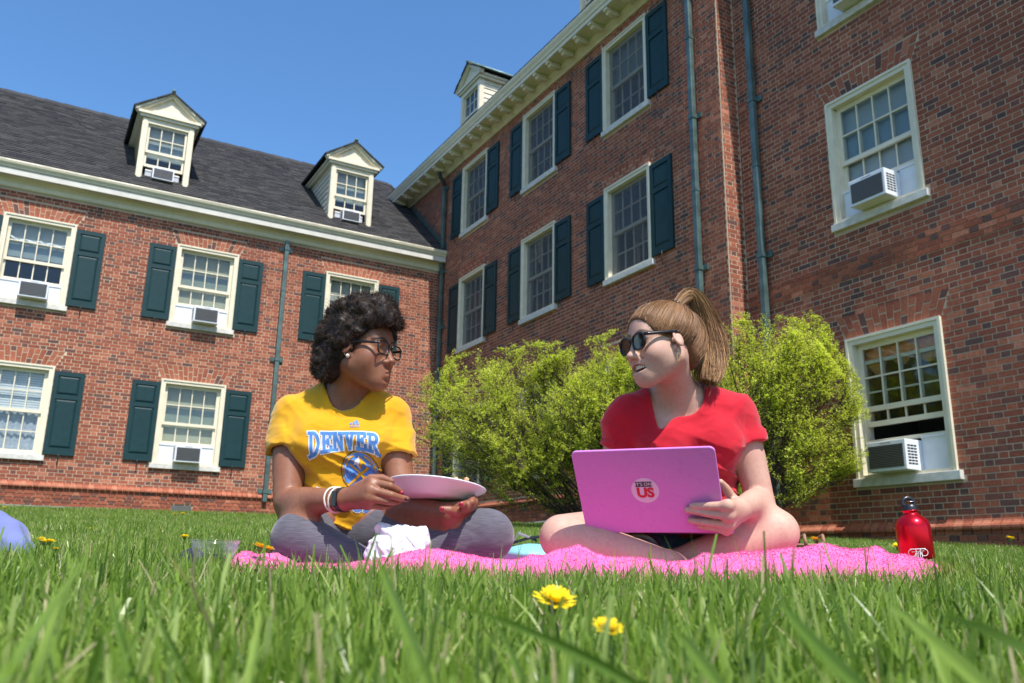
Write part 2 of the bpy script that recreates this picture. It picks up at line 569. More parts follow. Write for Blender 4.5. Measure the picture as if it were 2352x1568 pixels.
def lib_brick(header, t):
    k = (header, t)
    if k not in _brick_lib:
        w = 0.092 if header else 0.194
        m = MB().box(-w / 2, w / 2, -0.0025, 0.006, -0.0578 / 2, 0.0578 / 2).mesh("brick", M_brick)
        a = m.attributes.new("tone", 'FLOAT', 'POINT')
        a.data.foreach_set("value", [t / 9.0] * len(m.vertices))
        _brick_lib[k] = m
    return _brick_lib[k]
def brick_mass(bs, y, axis=None):
    """joined bricks; axis maps (x, y, z) when the wall is turned"""
    n = len(bs)
    B = np.array([[b[0], b[1], b[2], b[3]] for b in bs], np.float32)
    tone = np.array([brick_tone(b[5]) for b in bs], np.float32)
    yf = y - 0.0025 + rng.uniform(-0.0012, 0.0012, n).astype(np.float32) + np.array([b[6] if len(b) > 6 else 0 for b in bs], np.float32)
    yb = np.full(n, y + 0.006, np.float32)
    V = np.zeros((n, 8, 3), np.float32)
    for i, (xi, zi, f) in enumerate(((0, 2, 1), (1, 2, 1), (1, 3, 1), (0, 3, 1), (0, 2, 0), (1, 2, 0), (1, 3, 0), (0, 3, 0))):
        V[:, i, 0] = B[:, xi]; V[:, i, 2] = B[:, zi]; V[:, i, 1] = yf if f else yb
    V[:, :4, 0] += rng.uniform(-0.0012, 0.0012, (n, 4)); V[:, :4, 2] += rng.uniform(-0.0012, 0.0012, (n, 4))
    Q = np.array([[0, 1, 2, 3], [4, 0, 3, 7], [1, 5, 6, 2], [3, 2, 6, 7], [4, 5, 1, 0]], np.int32)
    F = (Q[None] + (np.arange(n) * 8)[:, None, None]).reshape(-1, 4)
    V = V.reshape(-1, 3)
    if axis is not None: V = axis(V)
    return np_mesh("bricks", V, F, mat=M_brick, attrs={"tone": np.repeat(tone, 8)})

class Building:
    def __init__(s, name, loc, rz, label):
        s.off = Vector(loc)
        c, sn = math.cos(rz), math.sin(rz)
        s.root = empty(name, (loc[0] * c - loc[1] * sn, loc[0] * sn + loc[1] * c, loc[2]), rz)
        s.M = Matrix.Translation(s.root.location) @ Matrix.Rotation(rz, 4, 'Z') @ Matrix.Translation(-s.off)
        tag(s.root, label, "building")
    def add(s, name, mb, m, loc=(0, 0, 0), parent=None, rot=(0, 0, 0)):
        me = mb.mesh(name, m) if isinstance(mb, MB) else mb
        if parent is not None:
            return put(name, me, m, parent, loc, rot)
        return put(name, me, m, s.root, Vector(loc) - s.off, rot)
    def world(s, p): return s.M @ Vector(p)

def wall_sheet(x0, x1, z0, z1, y, rects):
    """mortar face with the window openings left out"""
    xs = sorted({x0, x1, *[r[0] for r in rects], *[r[1] for r in rects]})
    zs = sorted({z0, z1, *[r[2] for r in rects], *[r[3] for r in rects]})
    mb = MB()
    for a, b in zip(xs, xs[1:]):
        for c, d in zip(zs, zs[1:]):
            xm, zm = (a + b) / 2, (c + d) / 2
            if any(r[0] < xm < r[1] and r[2] < zm < r[3] for r in rects): continue
            mb.add([(a, y, c), (b, y, c), (b, y, d), (a, y, d)], [(0, 1, 2, 3)])
    return mb

# ------------------------------------------------------------------ window kit (x right, y into the wall, z up; origin = sill top centre)
WW, WH = 1.25, 1.69
def frame_mesh():
    mb = MB()
    b = 0.085
    for (x0, x1, z0, z1) in ((-WW / 2, -WW / 2 + b, 0, WH), (WW / 2 - b, WW / 2, 0, WH), (-WW / 2 + b, WW / 2 - b, WH - b, WH), (-WW / 2 + b, WW / 2 - b, 0, 0.035)):
        mb.box(x0, x1, -0.030, 0.055, z0, z1)
    o = 0.03
    for (x0, x1, z0, z1) in ((-WW / 2 - 0.004, -WW / 2 + o, -0.0, WH + 0.004), (WW / 2 - o, WW / 2 + 0.004, -0.0, WH + 0.004), (-WW / 2 + o, WW / 2 - o, WH - o, WH + 0.004)):
        mb.box(x0, x1, -0.046, -0.0305, z0, z1)      # outer bead
    ix = WW / 2 - b
    for (x0, x1, z0, z1) in ((-ix - 0.03, -ix + 0.022, 0, WH - b), (ix - 0.022, ix + 0.03, 0, WH - b)):
        mb.box(x0, x1, 0.056, 0.20, z0, z1)           # jamb liner
    mb.box(-ix - 0.03, ix + 0.03, 0.056, 0.20, WH - b - 0.03, WH - b + 0.03)
    mb.box(-ix, ix, 0.056, 0.20, 0.0, 0.03)
    return mb.mesh("window", M_paint)
SASH_W, SASH_H = 1.036, 0.800
NCOL, NROW = 4, 2
ST = 0.042
MT = 0.020
def sash_mesh(nc, nr, w, h, name="sash", bot=0.06):
    mb = MB()
    mb.box(-w / 2, -w / 2 + ST, 0, 0.036, 0, h); mb.box(w / 2 - ST, w / 2, 0, 0.036, 0, h)
    mb.box(-w / 2 + ST, w / 2 - ST, 0, 0.036, 0, bot); mb.box(-w / 2 + ST, w / 2 - ST, 0, 0.036, h - ST, h)
    gw, gh = w - 2 * ST, h - ST - bot
    for i in range(1, nc):
        x = -w / 2 + ST + gw * i / nc
        mb.box(x - MT / 2, x + MT / 2, 0.004, 0.030, bot, h - ST)
    for j in range(1, nr):
        z = bot + gh * j / nr
        for i in range(nc):
            xa = -w / 2 + ST + gw * i / nc + (MT / 2 if i else 0); xb = -w / 2 + ST + gw * (i + 1) / nc - (MT / 2 if i < nc - 1 else 0)
            mb.box(xa, xb, 0.004, 0.030, z - MT / 2, z + MT / 2)
    return mb.mesh(name, M_paint)
def pane_spots(nc, nr, w, h, bot=0.06):
    gw, gh = (w - 2 * ST) / nc, (h - ST - bot) / nr
    return [(-w / 2 + ST + gw * (i + 0.5), bot + gh * (j + 0.5)) for j in range(nr) for i in range(nc)], gw, gh
ME_frame = frame_mesh()
ME_sash = sash_mesh(NCOL, NROW, SASH_W, SASH_H)
_spots, _gw, _gh = pane_spots(NCOL, NROW, SASH_W, SASH_H)
ME_pane = MB().box(-_gw / 2 + 0.004, _gw / 2 - 0.004, 0, 0.003, -_gh / 2 + 0.004, _gh / 2 - 0.004).mesh("pane", M_glass)
ME_sill = MB().bbox(-0.672, 0.672, -0.062, 0.055, -0.10, -0.002, 0.006).mesh("sill", M_stone)
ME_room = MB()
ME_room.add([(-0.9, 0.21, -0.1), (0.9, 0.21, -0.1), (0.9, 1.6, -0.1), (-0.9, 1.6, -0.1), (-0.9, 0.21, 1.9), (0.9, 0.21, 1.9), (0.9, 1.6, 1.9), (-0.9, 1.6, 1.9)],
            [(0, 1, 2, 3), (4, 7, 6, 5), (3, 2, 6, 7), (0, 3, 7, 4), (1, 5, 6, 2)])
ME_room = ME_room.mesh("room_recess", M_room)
ME_screen = MB().box(-0.525, 0.525, 0.0, 0.002, 0.035, 1.60).mesh("insect_screen", M_screen)
def wavy_sheet(w, z0, z1, amp, n, m):
    mb = MB(); k = 48
    V = []; F = []
    for i in range(k + 1):
        x = -w / 2 + w * i / k
        y = amp * math.sin(i / k * math.pi * 2 * n) + amp * 0.5 * math.sin(i / k * math.pi * 2 * n * 1.7 + 1)
        V += [(x, y, z0), (x, y, z1)]
    for i in range(k): F.append((2 * i, 2 * i + 2, 2 * i + 3, 2 * i + 1))
    return mb.add(V, F, True)
def swag_mesh():
    mb = MB()
    for a, b, d in ((-0.50, -0.18, 0.26), (-0.18, 0.14, 0.17), (0.14, 0.50, 0.20)):
        V = []; F = []
        n = 14; r = 5
        for i in range(n + 1):
            t = i / n; x = a + (b - a) * t
            dip = 4 * t * (1 - t)
            for j in range(r + 1):
                V.append((x, 0.02 * math.sin(j * 2.2 + 3 * dip), 1.56 - j * (0.024 + d * dip / r * 0.9)))
        for i in range(n):
            for j in range(r):
                p = i * (r + 1) + j
                F.append((p, p + 1, p + r + 2, p + r + 1))
        mb.add(V, F, True)
    return mb
def window(bd, x, y, zs, lift=0.0, screen=False, blind=None, curtain=False, swag=False, dark=False):
    """zs = sill top; lift raises the lower sash over an air conditioner"""
    w = bd.add("window", ME_frame, None, (x, y, zs))
    put("sill", ME_sill, None, w)
    up = put("sash", ME_sash, None, w, (0, 0.062, WH - 0.085 - SASH_H - 0.02))
    lo = put("sash", ME_sash, None, w, (0, 0.101, 0.03 + lift))
    for base, dy in ((WH - 0.085 - SASH_H - 0.02, 0.062), (0.03 + lift, 0.101)):
        for px, pz in _spots:
            put("pane", ME_pane, None, w, (px, dy + 0.016, base + pz))
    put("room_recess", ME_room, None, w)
    if screen: put("insect_screen", ME_screen, None, w, (0, 0.045, 0))
    if blind:
        z0, mt = blind
        put("roller_shade", MB().box(-0.52, 0.52, 0.165, 0.168, z0, 1.60).mesh("roller_shade", mt), None, w)
    if curtain:
        put("curtain", wavy_sheet(1.06, 0.03, 1.56, 0.012, 9, 0).mesh("curtain", M_curtain), None, w, (0, 0.175, 0))
    if swag:
        put("swag_curtain", swag_mesh().mesh("swag_curtain", M_orange), None, w, (0, 0.150, 0))
    return w
# shutters
SHW, SHH = 0.525, 1.585
def shutter_meshes():
    mb = MB()
    w, h, s = SHW / 2, SHH, 0.075
    t, lm, b = 0.085, 0.085, 0.13
    split = 1.055
    for r in ((-w, -w + s, 0, h), (w - s, w, 0, h), (-w + s, w - s, 0, b), (-w + s, w - s, split, split + lm), (-w + s, w - s, h - t, h)):
        mb.box(r[0], r[1], -0.034, 0, r[2], r[3])
    mb.box(-w + s, w - s, -0.014, 0, b, split); mb.box(-w + s, w - s, -0.014, 0, split + lm, h - t)
    def panel(z0, z1):
        p = MB(); e = 0.006; i = 0.036; x = w - s - e
        V = [(-x, -0.0145, z0 + e), (x, -0.0145, z0 + e), (x, -0.0145, z1 - e), (-x, -0.0145, z1 - e),
             (-x + i, -0.031, z0 + e + i), (x - i, -0.031, z0 + e + i), (x - i, -0.031, z1 - e - i), (-x + i, -0.031, z1 - e - i)]
        p.add(V, [(4, 5, 6, 7), (0, 1, 5, 4), (1, 2, 6, 5), (2, 3, 7, 6), (3, 0, 4, 7)])
        return p.mesh("raised_panel", M_green)
    return mb.mesh("shutter", M_green), panel(b, split), panel(split + lm, h - t)
ME_sh, ME_pl, ME_pu = shutter_meshes()
ME_dog = MB()
ME_dog.tube([(0, -0.045, 0.03), (0.004, -0.05, -0.04), (-0.006, -0.05, -0.13), (0.0, -0.03, -0.2)], [0.008, 0.011, 0.008, 0.005], 6)
ME_dog = ME_dog.mesh("shutter_dog", M_iron)
def shutter(bd, x, y, z):
    s = bd.add("shutter", ME_sh, None, (x, y - 0.012, z))
    put("raised_panel", ME_pl, None, s); put("raised_panel", ME_pu, None, s)
    put("shutter_dog", ME_dog, None, s, (0.0, 0, 0))
    return s
# arches, water table
def arch(bd, x, y, zt, w0=0.63, w1=0.765, h=0.31, n=15):
    for i in range(n):
        s = 0.31 + 0.08 * rng.random() if i % 2 else 0.69 - 0.08 * rng.random()
        for (t0, t1) in ((0.0, s), (s, 1.0)):
            def px(k, t): return -(w0 + (w1 - w0) * t) + 2 * (w0 + (w1 - w0) * t) * k / n
            g = 0.005; gz = 0.005 / h
            t0a, t1a = t0 + (gz if t0 > 0 else 0), t1 - gz
            pts = [(px(i, t0a) + g, zt + 0.008 + t0a * h), (px(i + 1, t0a) - g, zt + 0.008 + t0a * h), (px(i + 1, t1a) - g, zt + t1a * h), (px(i, t1a) + g, zt + t1a * h)]
            m = MB().prism(pts, -0.0035 + rng.uniform(-.0012, .0012), 0.006).mesh("arch_brick", M_brick)
            a = m.attributes.new("tone", 'FLOAT', 'POINT')
            tn = rng.uniform(0.55, 0.95) if rng.random() > 0.08 else 0.1
            a.data.foreach_set("value", [tn] * len(m.vertices))
            bd.add("arch_brick", m, None, (x, y, 0))
_mould = []
for _t in (0.62, 0.72, 0.8, 0.9, 0.97):
    prof = [(0.0, 0.0), (-0.055, 0.0), (-0.066, 0.018), (-0.066, 0.040), (-0.052, 0.060), (-0.030, 0.075), (-0.016, 0.092), (-0.010, 0.112), (0.0, 0.112)]
    m_ = MB().sweep_x(prof, -0.0455, 0.0455).mesh("moulded_brick", M_brick)
    m_.attributes.new("tone", 'FLOAT', 'POINT').data.foreach_set("value", [_t] * len(m_.vertices))
    _mould.append(m_)
def water_table(bd, x0, x1, y, z, vis):
    """a course of moulded bricks; those in view are parts, the rest one mass"""
    x = x0; mass = MB(); ton = []
    while x < x1:
        if vis[0] < x < vis[1]:
            bd.add("moulded_brick", _mould[rng.integers(5)], None, (x, y + rng.uniform(-.002, .002), z), rot=(0, 0, 0))
        else:
            mass.sweep_x([(y + p, z + q) for p, q in ((0.0, 0.0), (-0.062, 0.0), (-0.066, 0.04), (-0.03, 0.075), (-0.01, 0.112), (0, 0.112))], x - 0.0455, x + 0.0455)
        x += 0.1015
    if mass.v:
        m = mass.mesh("moulded_bricks", M_brick)
        m.attributes.new("tone", 'FLOAT', 'POINT').data.foreach_set("value", [0.8] * len(m.vertices))
        tag(bd.add("moulded_bricks", m, None), kind="stuff")
def lay_bricks(bd, bs, y, wall, n_single, want, parent_off=(0, 0, 0)):
    """the n_single bricks that show largest become parts of the wall, the rest one mass"""
    score = []
    for i, b in enumerate(bs):
        if not b[4]: continue
        p = bd.world(((b[0] + b[1]) / 2, y, (b[2] + b[3]) / 2))
        X, Y, d = pix(p)
        if d < 0.5 or not (8 < X < 2344 and 8 < Y < 1560) or not want(X, Y): continue
        a = pix(bd.world((b[0], y, b[2]))); c = pix(bd.world((b[1], y, b[3])))
        score.append((-abs((c[0] - a[0]) * (c[1] - a[1])), i))
    score.sort()
    single = {i for _, i in score[:n_single]}
    for i in single:
        b = bs[i]
        t = int(round(brick_tone(b[5]) * 9))
        put("brick", lib_brick(b[5], t), None, wall, ((b[0] + b[1]) / 2, y + (b[6] if len(b) > 6 else 0) + rng.uniform(-.001, .001), (b[2] + b[3]) / 2))
    m = brick_mass([b for i, b in enumerate(bs) if i not in single], y)
    tag(put("bricks", m, None, wall), kind="stuff")
def downpipe(bd, x, y, z0, z1, clamps, m, joints=(), boot=None):
    mb = MB()
    mb.bbox(x - 0.045, x + 0.045, y - 0.115, y - 0.035, z0, z1, 0.012)
    p = bd.add("downpipe", mb, m)
    for zc in clamps:
        c = MB()
        c.box(x - 0.056, x + 0.056, y - 0.127, y - 0.028, zc - 0.035, zc + 0.035)
        for s_ in (-1, 1): c.box(min(x + s_ * 0.05, x + s_ * 0.14), max(x + s_ * 0.05, x + s_ * 0.14), y - 0.035, y - 0.008, zc - 0.045, zc + 0.045)
        put("pipe_clamp", c.mesh("pipe_clamp", m), None, p)
    for zj in joints:
        put("pipe_collar", MB().box(x - 0.052, x + 0.052, y - 0.121, y - 0.030, zj - 0.02, zj + 0.02).mesh("pipe_collar", m), None, p)
    return p
# dormers: origin = front bottom centre
def dormer_kit():
    k = {}
    mb = MB()
    for s_ in (-1, 1):
        x0, x1 = sorted((s_ * 0.41, s_ * 0.53))
        mb.box(x0, x1, 0.0, 0.12, 0.0, 1.48)
    mb.box(-0.41, 0.41, 0.0, 0.12, 0.0, 0.07); mb.box(-0.41, 0.41, 0.0, 0.12, 1.36, 1.48)
    mb.box(-0.45, 0.45, -0.03, -0.001, 0.0, 0.045)
    for s_ in (-1, 1):
        x0, x1 = sorted((s_ * 0.43, s_ * 0.51))
        mb.box(x0, x1, -0.014, -0.001, 0.05, 1.44)
    k['front'] = mb.mesh("dormer", M_paint)
    ck = MB()
    for s_ in (-1, 1):
        for j in range(11):           # clapboards
            z = 0.0 + j * 0.138
            x = s_ * 0.505
            ck.add([(x, 0.121, z), (x, 2.3, z), (x + s_ * 0.02, 2.3, z), (x + s_ * 0.02, 0.121, z), (x, 0.121, z + 0.138), (x, 2.3, z + 0.138)],
                   [(0, 1, 2, 3), (3, 2, 5, 4), (0, 3, 4)])
    k['cheek'] = ck.mesh("clapboard_cheeks", M_paint)
    en = MB()
    en.box(-0.60, 0.60, -0.05, 2.2, 1.48, 1.54); en.box(-0.64, 0.64, -0.09, 2.2, 1.541, 1.60)
    k['entab'] = en.mesh("entablature", M_paint)
    pe = MB()
    pe.prism([(-0.60, 1.601), (0.60, 1.601), (0.0, 2.07)], 0.0, 0.05)
    k['ped'] = pe.mesh("pediment", M_paint)
    rk = MB()
    for s_ in (-1, 1):
        a = math.atan2(0.50, 0.66)
        Mx = Matrix.Translation((s_ * 0.685, 0, 1.585)) @ Matrix.Rotation(s_ * a, 4, 'Y')
        L = math.hypot(0.685, 0.52)
        if s_ < 0: rk.box(0, L, -0.10, 0.02, 0.0, 0.055, Mx); rk.box(0, L, -0.065, 0.03, -0.05, -0.001, Mx)
        else: rk.box(-L, 0, -0.10, 0.02, 0.0, 0.055, Mx); rk.box(-L, 0, -0.065, 0.03, -0.05, -0.001, Mx)
    k['rake'] = rk.mesh("raking_cornice", M_paint)
    rf = MB()
    for s_ in (-1, 1):
        a = math.atan2(0.50, 0.66)
        Mx = Matrix.Translation((s_ * 0.72, 0, 1.625)) @ Matrix.Rotation(s_ * a, 4, 'Y')
        L = math.hypot(0.72, 0.55)
        for j in range(7):
            q0, q1 = L * j / 7 - 0.01, L * (j + 1) / 7 + 0.02
            for i in range(12):
                y0 = -0.13 + i * 0.26 + rng.uniform(-0.008, 0.008)
                lift = 0.004 + 0.012 + rng.uniform(0, 0.004)
                xa, xb = (q0, q1) if s_ < 0 else (-q1, -q0)
                rf.box(xa, xb, y0, y0 + 0.256, lift - 0.014 + 0.0, lift + 0.012 + (0.006 if True else 0), Mx @ Matrix.Rotation(s_ * -0.05, 4, 'Y'))
    k['roof'] = rf.mesh("dormer_roof", M_shingle)
    k['roof'].attributes.new("tone", 'FLOAT', 'POINT').data.foreach_set("value", np.repeat(rng.uniform(0.2, 0.9, len(k['roof'].vertices) // 8), 8))
    cap = MB(); cap.tube([(0, -0.14, 2.19), (0, 2.9, 2.19)], 0.035, 8)
    k['cap'] = cap.mesh("copper_ridge_cap", M_copper)
    k['sash'] = sash_mesh(3, 2, 0.80, 0.66)
    k['spots'], gw, gh = pane_spots(3, 2, 0.80, 0.66)
    k['pane'] = MB().box(-gw / 2 + 0.004, gw / 2 - 0.004, 0, 0.003, -gh / 2 + 0.004, gh / 2 - 0.004).mesh("pane", M_glass)
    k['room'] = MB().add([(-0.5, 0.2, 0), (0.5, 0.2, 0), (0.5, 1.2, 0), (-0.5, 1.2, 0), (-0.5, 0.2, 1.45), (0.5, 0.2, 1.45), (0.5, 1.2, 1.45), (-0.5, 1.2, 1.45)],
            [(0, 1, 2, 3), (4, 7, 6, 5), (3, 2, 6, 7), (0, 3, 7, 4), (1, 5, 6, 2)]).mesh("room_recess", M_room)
    k['shade'] = MB().box(-0.4, 0.4, 0.175, 0.178, 0.62, 1.36).mesh("roller_shade", M_blindw)
    return k
DK = dormer_kit()
def dormer(bd, x, y, z, lift=0.0, shade=True):
    d = bd.add("dormer", DK['front'], None, (x, y, z))
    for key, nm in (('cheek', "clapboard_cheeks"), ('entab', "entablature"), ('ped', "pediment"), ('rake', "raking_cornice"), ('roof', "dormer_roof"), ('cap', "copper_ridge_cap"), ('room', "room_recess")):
        o = put(nm, DK[key], None, d)
        if key in ('roof', 'cheek'): o["kind"] = "stuff"
    for base, dy in ((0.70, 0.05), (0.07 + lift, 0.09)):
        put("sash", DK['sash'], None, d, (0, dy, base))
        for px, pz in DK['spots']: put("pane", DK['pane'], None, d, (px, dy + 0.015, base + pz))
    if shade: put("roller_shade", DK['shade'], None, d)
    return d
# window air conditioners: origin = bottom centre of the front grille, front facing -y
def ac_kit(w=0.50, h=0.335, d=0.22):
    k = {}
    k['case'] = MB().bbox(-w / 2, w / 2, -d, 0.12, 0, h, 0.008).mesh("case", M_white)
    g = MB()
    g.box(-w / 2 + 0.03, w / 2 - 0.03, -d - 0.004, -d - 0.0005, 0.035, h - 0.05)
    k['back'] = g.mesh("grille_back", M_iron)
    s_ = MB()
    for i in range(13):
        z = 0.042 + i * (h - 0.10) / 12.6
        s_.box(-w / 2 + 0.03, w / 2 - 0.03, -d - 0.014, -d - 0.0045, z, z + 0.0075)
    k['slats'] = s_.mesh("louvres", M_grille)
    v = MB()
    for side in (-1, 1):
        for i in range(3):
            for j in range(7):
                x = side * (w / 2 + 0.0012)
                y0 = -d + 0.035 + i * 0.055; z0 = 0.06 + j * 0.033
                v.box(min(x, x + side * 0.002), max(x, x + side * 0.002), y0, y0 + 0.045, z0, z0 + 0.016)
    k['vents'] = v.mesh("side_vents", M_iron)
    return k
ACK = ac_kit()
def air_con(bd, x, y, z, label, panel_w, panel_h=0.36, pleats=False, shift=0.0):
    r = empty("air_conditioner", bd.world((x, y, z)), bd.root.rotation_euler.z)
    tag(r, label, "air conditioner", "window air conditioners")
    put("case", ACK['case'], None, r)
    put("grille_back", ACK['back'], None, r)
    tag(put("louvres", ACK['slats'], None, r), kind="stuff")
    tag(put("side_vents", ACK['vents'], None, r), kind="stuff")
    for s_ in (-1, 1):
        a, b = 0.252, panel_w / 2 - s_ * shift
        x0, x1 = sorted((s_ * a, s_ * b))
        mb = MB()
        if pleats:
            n = 10; V = []; F = []
            for i in range(n * 2 + 1):
                V += [(x0 + (x1 - x0) * i / (2 * n), (0.0 if i % 2 else 0.018) + 0.06, 0.0), (x0 + (x1 - x0) * i / (2 * n), (0.0 if i % 2 else 0.018) + 0.06, panel_h - 0.02)]
            for i in range(2 * n): F.append((2 * i, 2 * i + 2, 2 * i + 3, 2 * i + 1))
            mb.add(V, F)
        else:
            mb.box(x0, x1, 0.07, 0.085, 0.0, panel_h - 0.02)
        mb.box(x0, x1, 0.055, 0.0865, panel_h - 0.0195, panel_h + 0.005)
        put("side_panel", mb.mesh("side_panel", M_white), None, r)
    put("top_rail", MB().box(-panel_w / 2 - shift, panel_w / 2 - shift, 0.088, 0.112, panel_h - 0.012, panel_h + 0.032).mesh("top_rail", M_paint), None, r)
    t = text_mesh("FRIGIDAIRE", 0.026, "badge")
    put("badge", t, M_iron, r, (0, -0.2212, 0.300), (R(90), 0, 0))
    return r
# ================================================================== the far wing (local x = u, y = v)
YL = 18.04
BL = Building("brick_building", (0.0, YL, 0.95), YAW, "sunlit two-storey brick wing with dark shingle roof and two dormers")
L_WIN = [(-3.56, 4.84), (-0.38, 4.84), (2.775, 4.84), (5.98, 4.84), (-3.56, 1.955), (-0.38, 1.955), (2.785, 1.955), (5.98, 1.955)]
XL0, XL1 = -9.0, 8.22
rectsL = [(x - WW / 2 + 0.01, x + WW / 2 - 0.01, z - 0.08, z + WH - 0.01) for x, z in L_WIN]
rectsL_b = [(x - WW / 2, x + WW / 2, z, z + WH) for x, z in L_WIN] + [(x - 0.676, x + 0.676, z - 0.10, z) for x, z in L_WIN]
vents = [(2.806, 1.075), (-0.66, 1.10)]
rectsL_b += [(x - 0.195, x + 0.195, z - 0.09, z + 0.08) for x, z in vents]
archL = [(x, z + WH, 0.63, 0.765, 0.31) for x, z in L_WIN]
wallL = BL.add("wall", wall_sheet(XL0, XL1, 0.5, 7.20, YL, rectsL), M_mortar)
bsL = flemish(XL0, XL1, 1.045, 7.07, rectsL_b, archL, skip=(1.372, 1.475))
bsL = [b if b[2] > 1.4 else (*b, -0.022) for b in bsL]
wallL.location = -BL.off
lay_bricks(BL, bsL, YL, wallL, 300, lambda X, Y: X < 600 and Y < 1180)
water_table(BL, XL0, XL1 - 0.05, YL, 1.366, (-1.2, 4.9))
BL.add("foundation", MB().box(XL0, XL1, YL - 0.045, YL + 0.1, 0.3, 1.044), M_concrete)
for x, z in L_WIN: arch(BL, x, YL, z + WH)
M_vent = mat("grey_vent", (0.25, 0.25, 0.24), 0.6, 0.4)
for x, z in vents:
    v_ = BL.add("foundation_vent", MB().box(x - 0.19, x + 0.19, YL - 0.012, YL + 0.05, z - 0.085, z + 0.075), M_iron)
    fins = MB()
    for i in range(19): fins.box(x - 0.185 + i * 0.0203, x - 0.185 + i * 0.0203 + 0.008, YL - 0.030, YL - 0.0125, z - 0.085, z + 0.075)
    tag(put("vent_bars", fins.mesh("vent_bars", M_vent), None, v_), kind="stuff")
AC_L = {(-0.38, 4.84): "white window air conditioner in the upper window with the tied white curtain",
        (2.775, 4.84): "white window air conditioner in the sunlit upper window above the lower shuttered one",
        (2.785, 1.955): "white window air conditioner in the ground floor window left of the yellow shirt",
        (-3.56, 4.84): None}
for x, z in L_WIN:
    ac = AC_L.get((x, z))
    lf = 0.37 if ac else 0.0
    kw = {}
    if (x, z) == (-0.38, 1.955): kw = dict(curtain=True)
    elif (x, z) == (-0.38, 4.84): kw = dict(blind=(0.9, M_blindw))
    elif (x, z) == (5.98, 4.84): kw = dict(blind=(1.0, M_blindw))
    elif ac: kw = dict(blind=(0.40, M_blind))
    else: kw = dict(blind=(0.8, M_blindw))
    w = window(BL, x, YL, z, lift=lf, **kw)
    if (x, z) == (-0.38, 4.84):
        tw = MB(); pts = [(-0.48 + i * 0.048, 0.175 + 0.008 * math.sin(i * 2.1), 1.24 + 0.022 * math.sin(i * 1.35) + (0.06 if i == 0 else 0)) for i in range(21)]
        tw.tube(pts, [0.022 + 0.011 * math.sin(i * 1.9) for i in range(21)], 7)
        put("tied_curtain", tw.mesh("tied_curtain", M_white), None, w, (0, -0.02, 0))
    if (x, z) == (-0.38, 1.955):
        bl = MB()
        for i in range(16): bl.box(-0.5, 0.5, 0.155, 0.160, 0.86 + i * 0.045, 0.86 + i * 0.045 + 0.034)
        put("venetian_blind", bl.mesh("venetian_blind", M_white), None, w)["kind"] = "stuff"
    for s_ in (-1, 1): shutter(BL, x + s_ * (WW / 2 + SHW / 2 + 0.012), YL, z + 0.025)
    if ac: air_con(BL, x + (0.06 if z > 4 else 0.0), YL - 0.01, z + 0.035, ac, 1.03, shift=(0.06 if z > 4 else 0.0))
# eaves
g = MB().sweep_x([(17.98, 7.50), (17.70, 7.50), (17.685, 7.475), (17.70, 7.43), (17.735, 7.39), (17.745, 7.355), (17.98, 7.355)], XL0, XL1 - 0.02)
BL.add("gutter", g, M_paint)
BL.add("fascia", MB().box(XL0, XL1 - 0.02, 17.765, 17.97, 7.225, 7.354), M_pale)
BL.add("frieze", MB().sweep_x([(18.06, 7.40), (17.9, 7.40), (17.9, 7.226), (17.955, 7.20), (17.985, 7.14), (17.99, 7.075), (18.012, 7.05), (18.06, 7.05)], XL0, XL1 - 0.02), M_paint)
# roof
RS, RV, RZ = 0.817, 17.70, 7.475      # slope, eave y, eave z
sl = math.hypot(1, RS)
LEN = (22.04 - RV) * sl
ang = math.atan(RS)
RX0, RX1 = XL0, 8.30
base = BL.add("roof", MB().add([(RX0, RV, RZ - 0.03), (RX1, RV, RZ - 0.03), (RX1, 22.04, RZ - 0.03 + RS * (22.04 - RV)), (RX0, 22.04, RZ - 0.03 + RS * (22.04 - RV)), (RX0, 26.4, RZ - 0.03), (RX1, 26.4, RZ - 0.03)],
              [(0, 1, 2, 3), (3, 2, 5, 4)]), M_shingle)
ROWS = 46
ex = LEN / ROWS
sh_single = []; VV = []; TT = []
Mroof = Matrix.Translation((0, RV, RZ)) @ Matrix.Rotation(ang, 4, 'X')
_sh_lib = {}
nsh = 0
for r_ in range(ROWS):
    x = RX0 - rng.uniform(0, 0.2)
    while x < RX1:
        w = rng.choice([0.15, 0.2, 0.25, 0.3])
        t = rng.uniform(0, 1) if rng.random() > 0.06 else rng.choice([0.0, 1.0])
        y0 = r_ * ex + rng.uniform(-0.006, 0.006)
        th = rng.uniform(0.012, 0.02)
        a, b = max(x, RX0), min(x + w - 0.004, RX1)
        if b - a > 0.02:
            if r_ < 5 and -1.2 < x < 8.0 and nsh < 300:
                key = (round(float(w), 2), int(t * 5))
                if key not in _sh_lib:
                    m_ = MB().add([(0, 0, 0), (w - .004, 0, 0), (w - .004, ex * 1.1, -0.004), (0, ex * 1.1, -0.004), (0, 0, .016), (w - .004, 0, .016), (w - .004, ex * 1.1, 0.003), (0, ex * 1.1, 0.003)],
                                  [(4, 5, 6, 7), (0, 1, 5, 4), (1, 2, 6, 5), (3, 0, 4, 7)]).mesh("shingle", M_shingle)
                    m_.attributes.new("tone", 'FLOAT', 'POINT').data.foreach_set("value", [t] * 8)
                    _sh_lib[key] = m_
                o = put("shingle", _sh_lib[key], None, base, Mroof @ Vector((a, y0, 0)), (ang, 0, 0))
                nsh += 1
            else:
                VV.append([(a, y0, 0), (b, y0, 0), (b, y0 + ex * 1.1, -0.004), (a, y0 + ex * 1.1, -0.004), (a, y0, th), (b, y0, th), (b, y0 + ex * 1.1, 0.003), (a, y0 + ex * 1.1, 0.003)])
                TT.append(t)
        x += w
VV = np.array(VV, np.float32); n_ = len(VV)
Rm = np.array(Mroof.to_3x3(), np.float32); tv = np.array(Mroof.translation, np.float32)
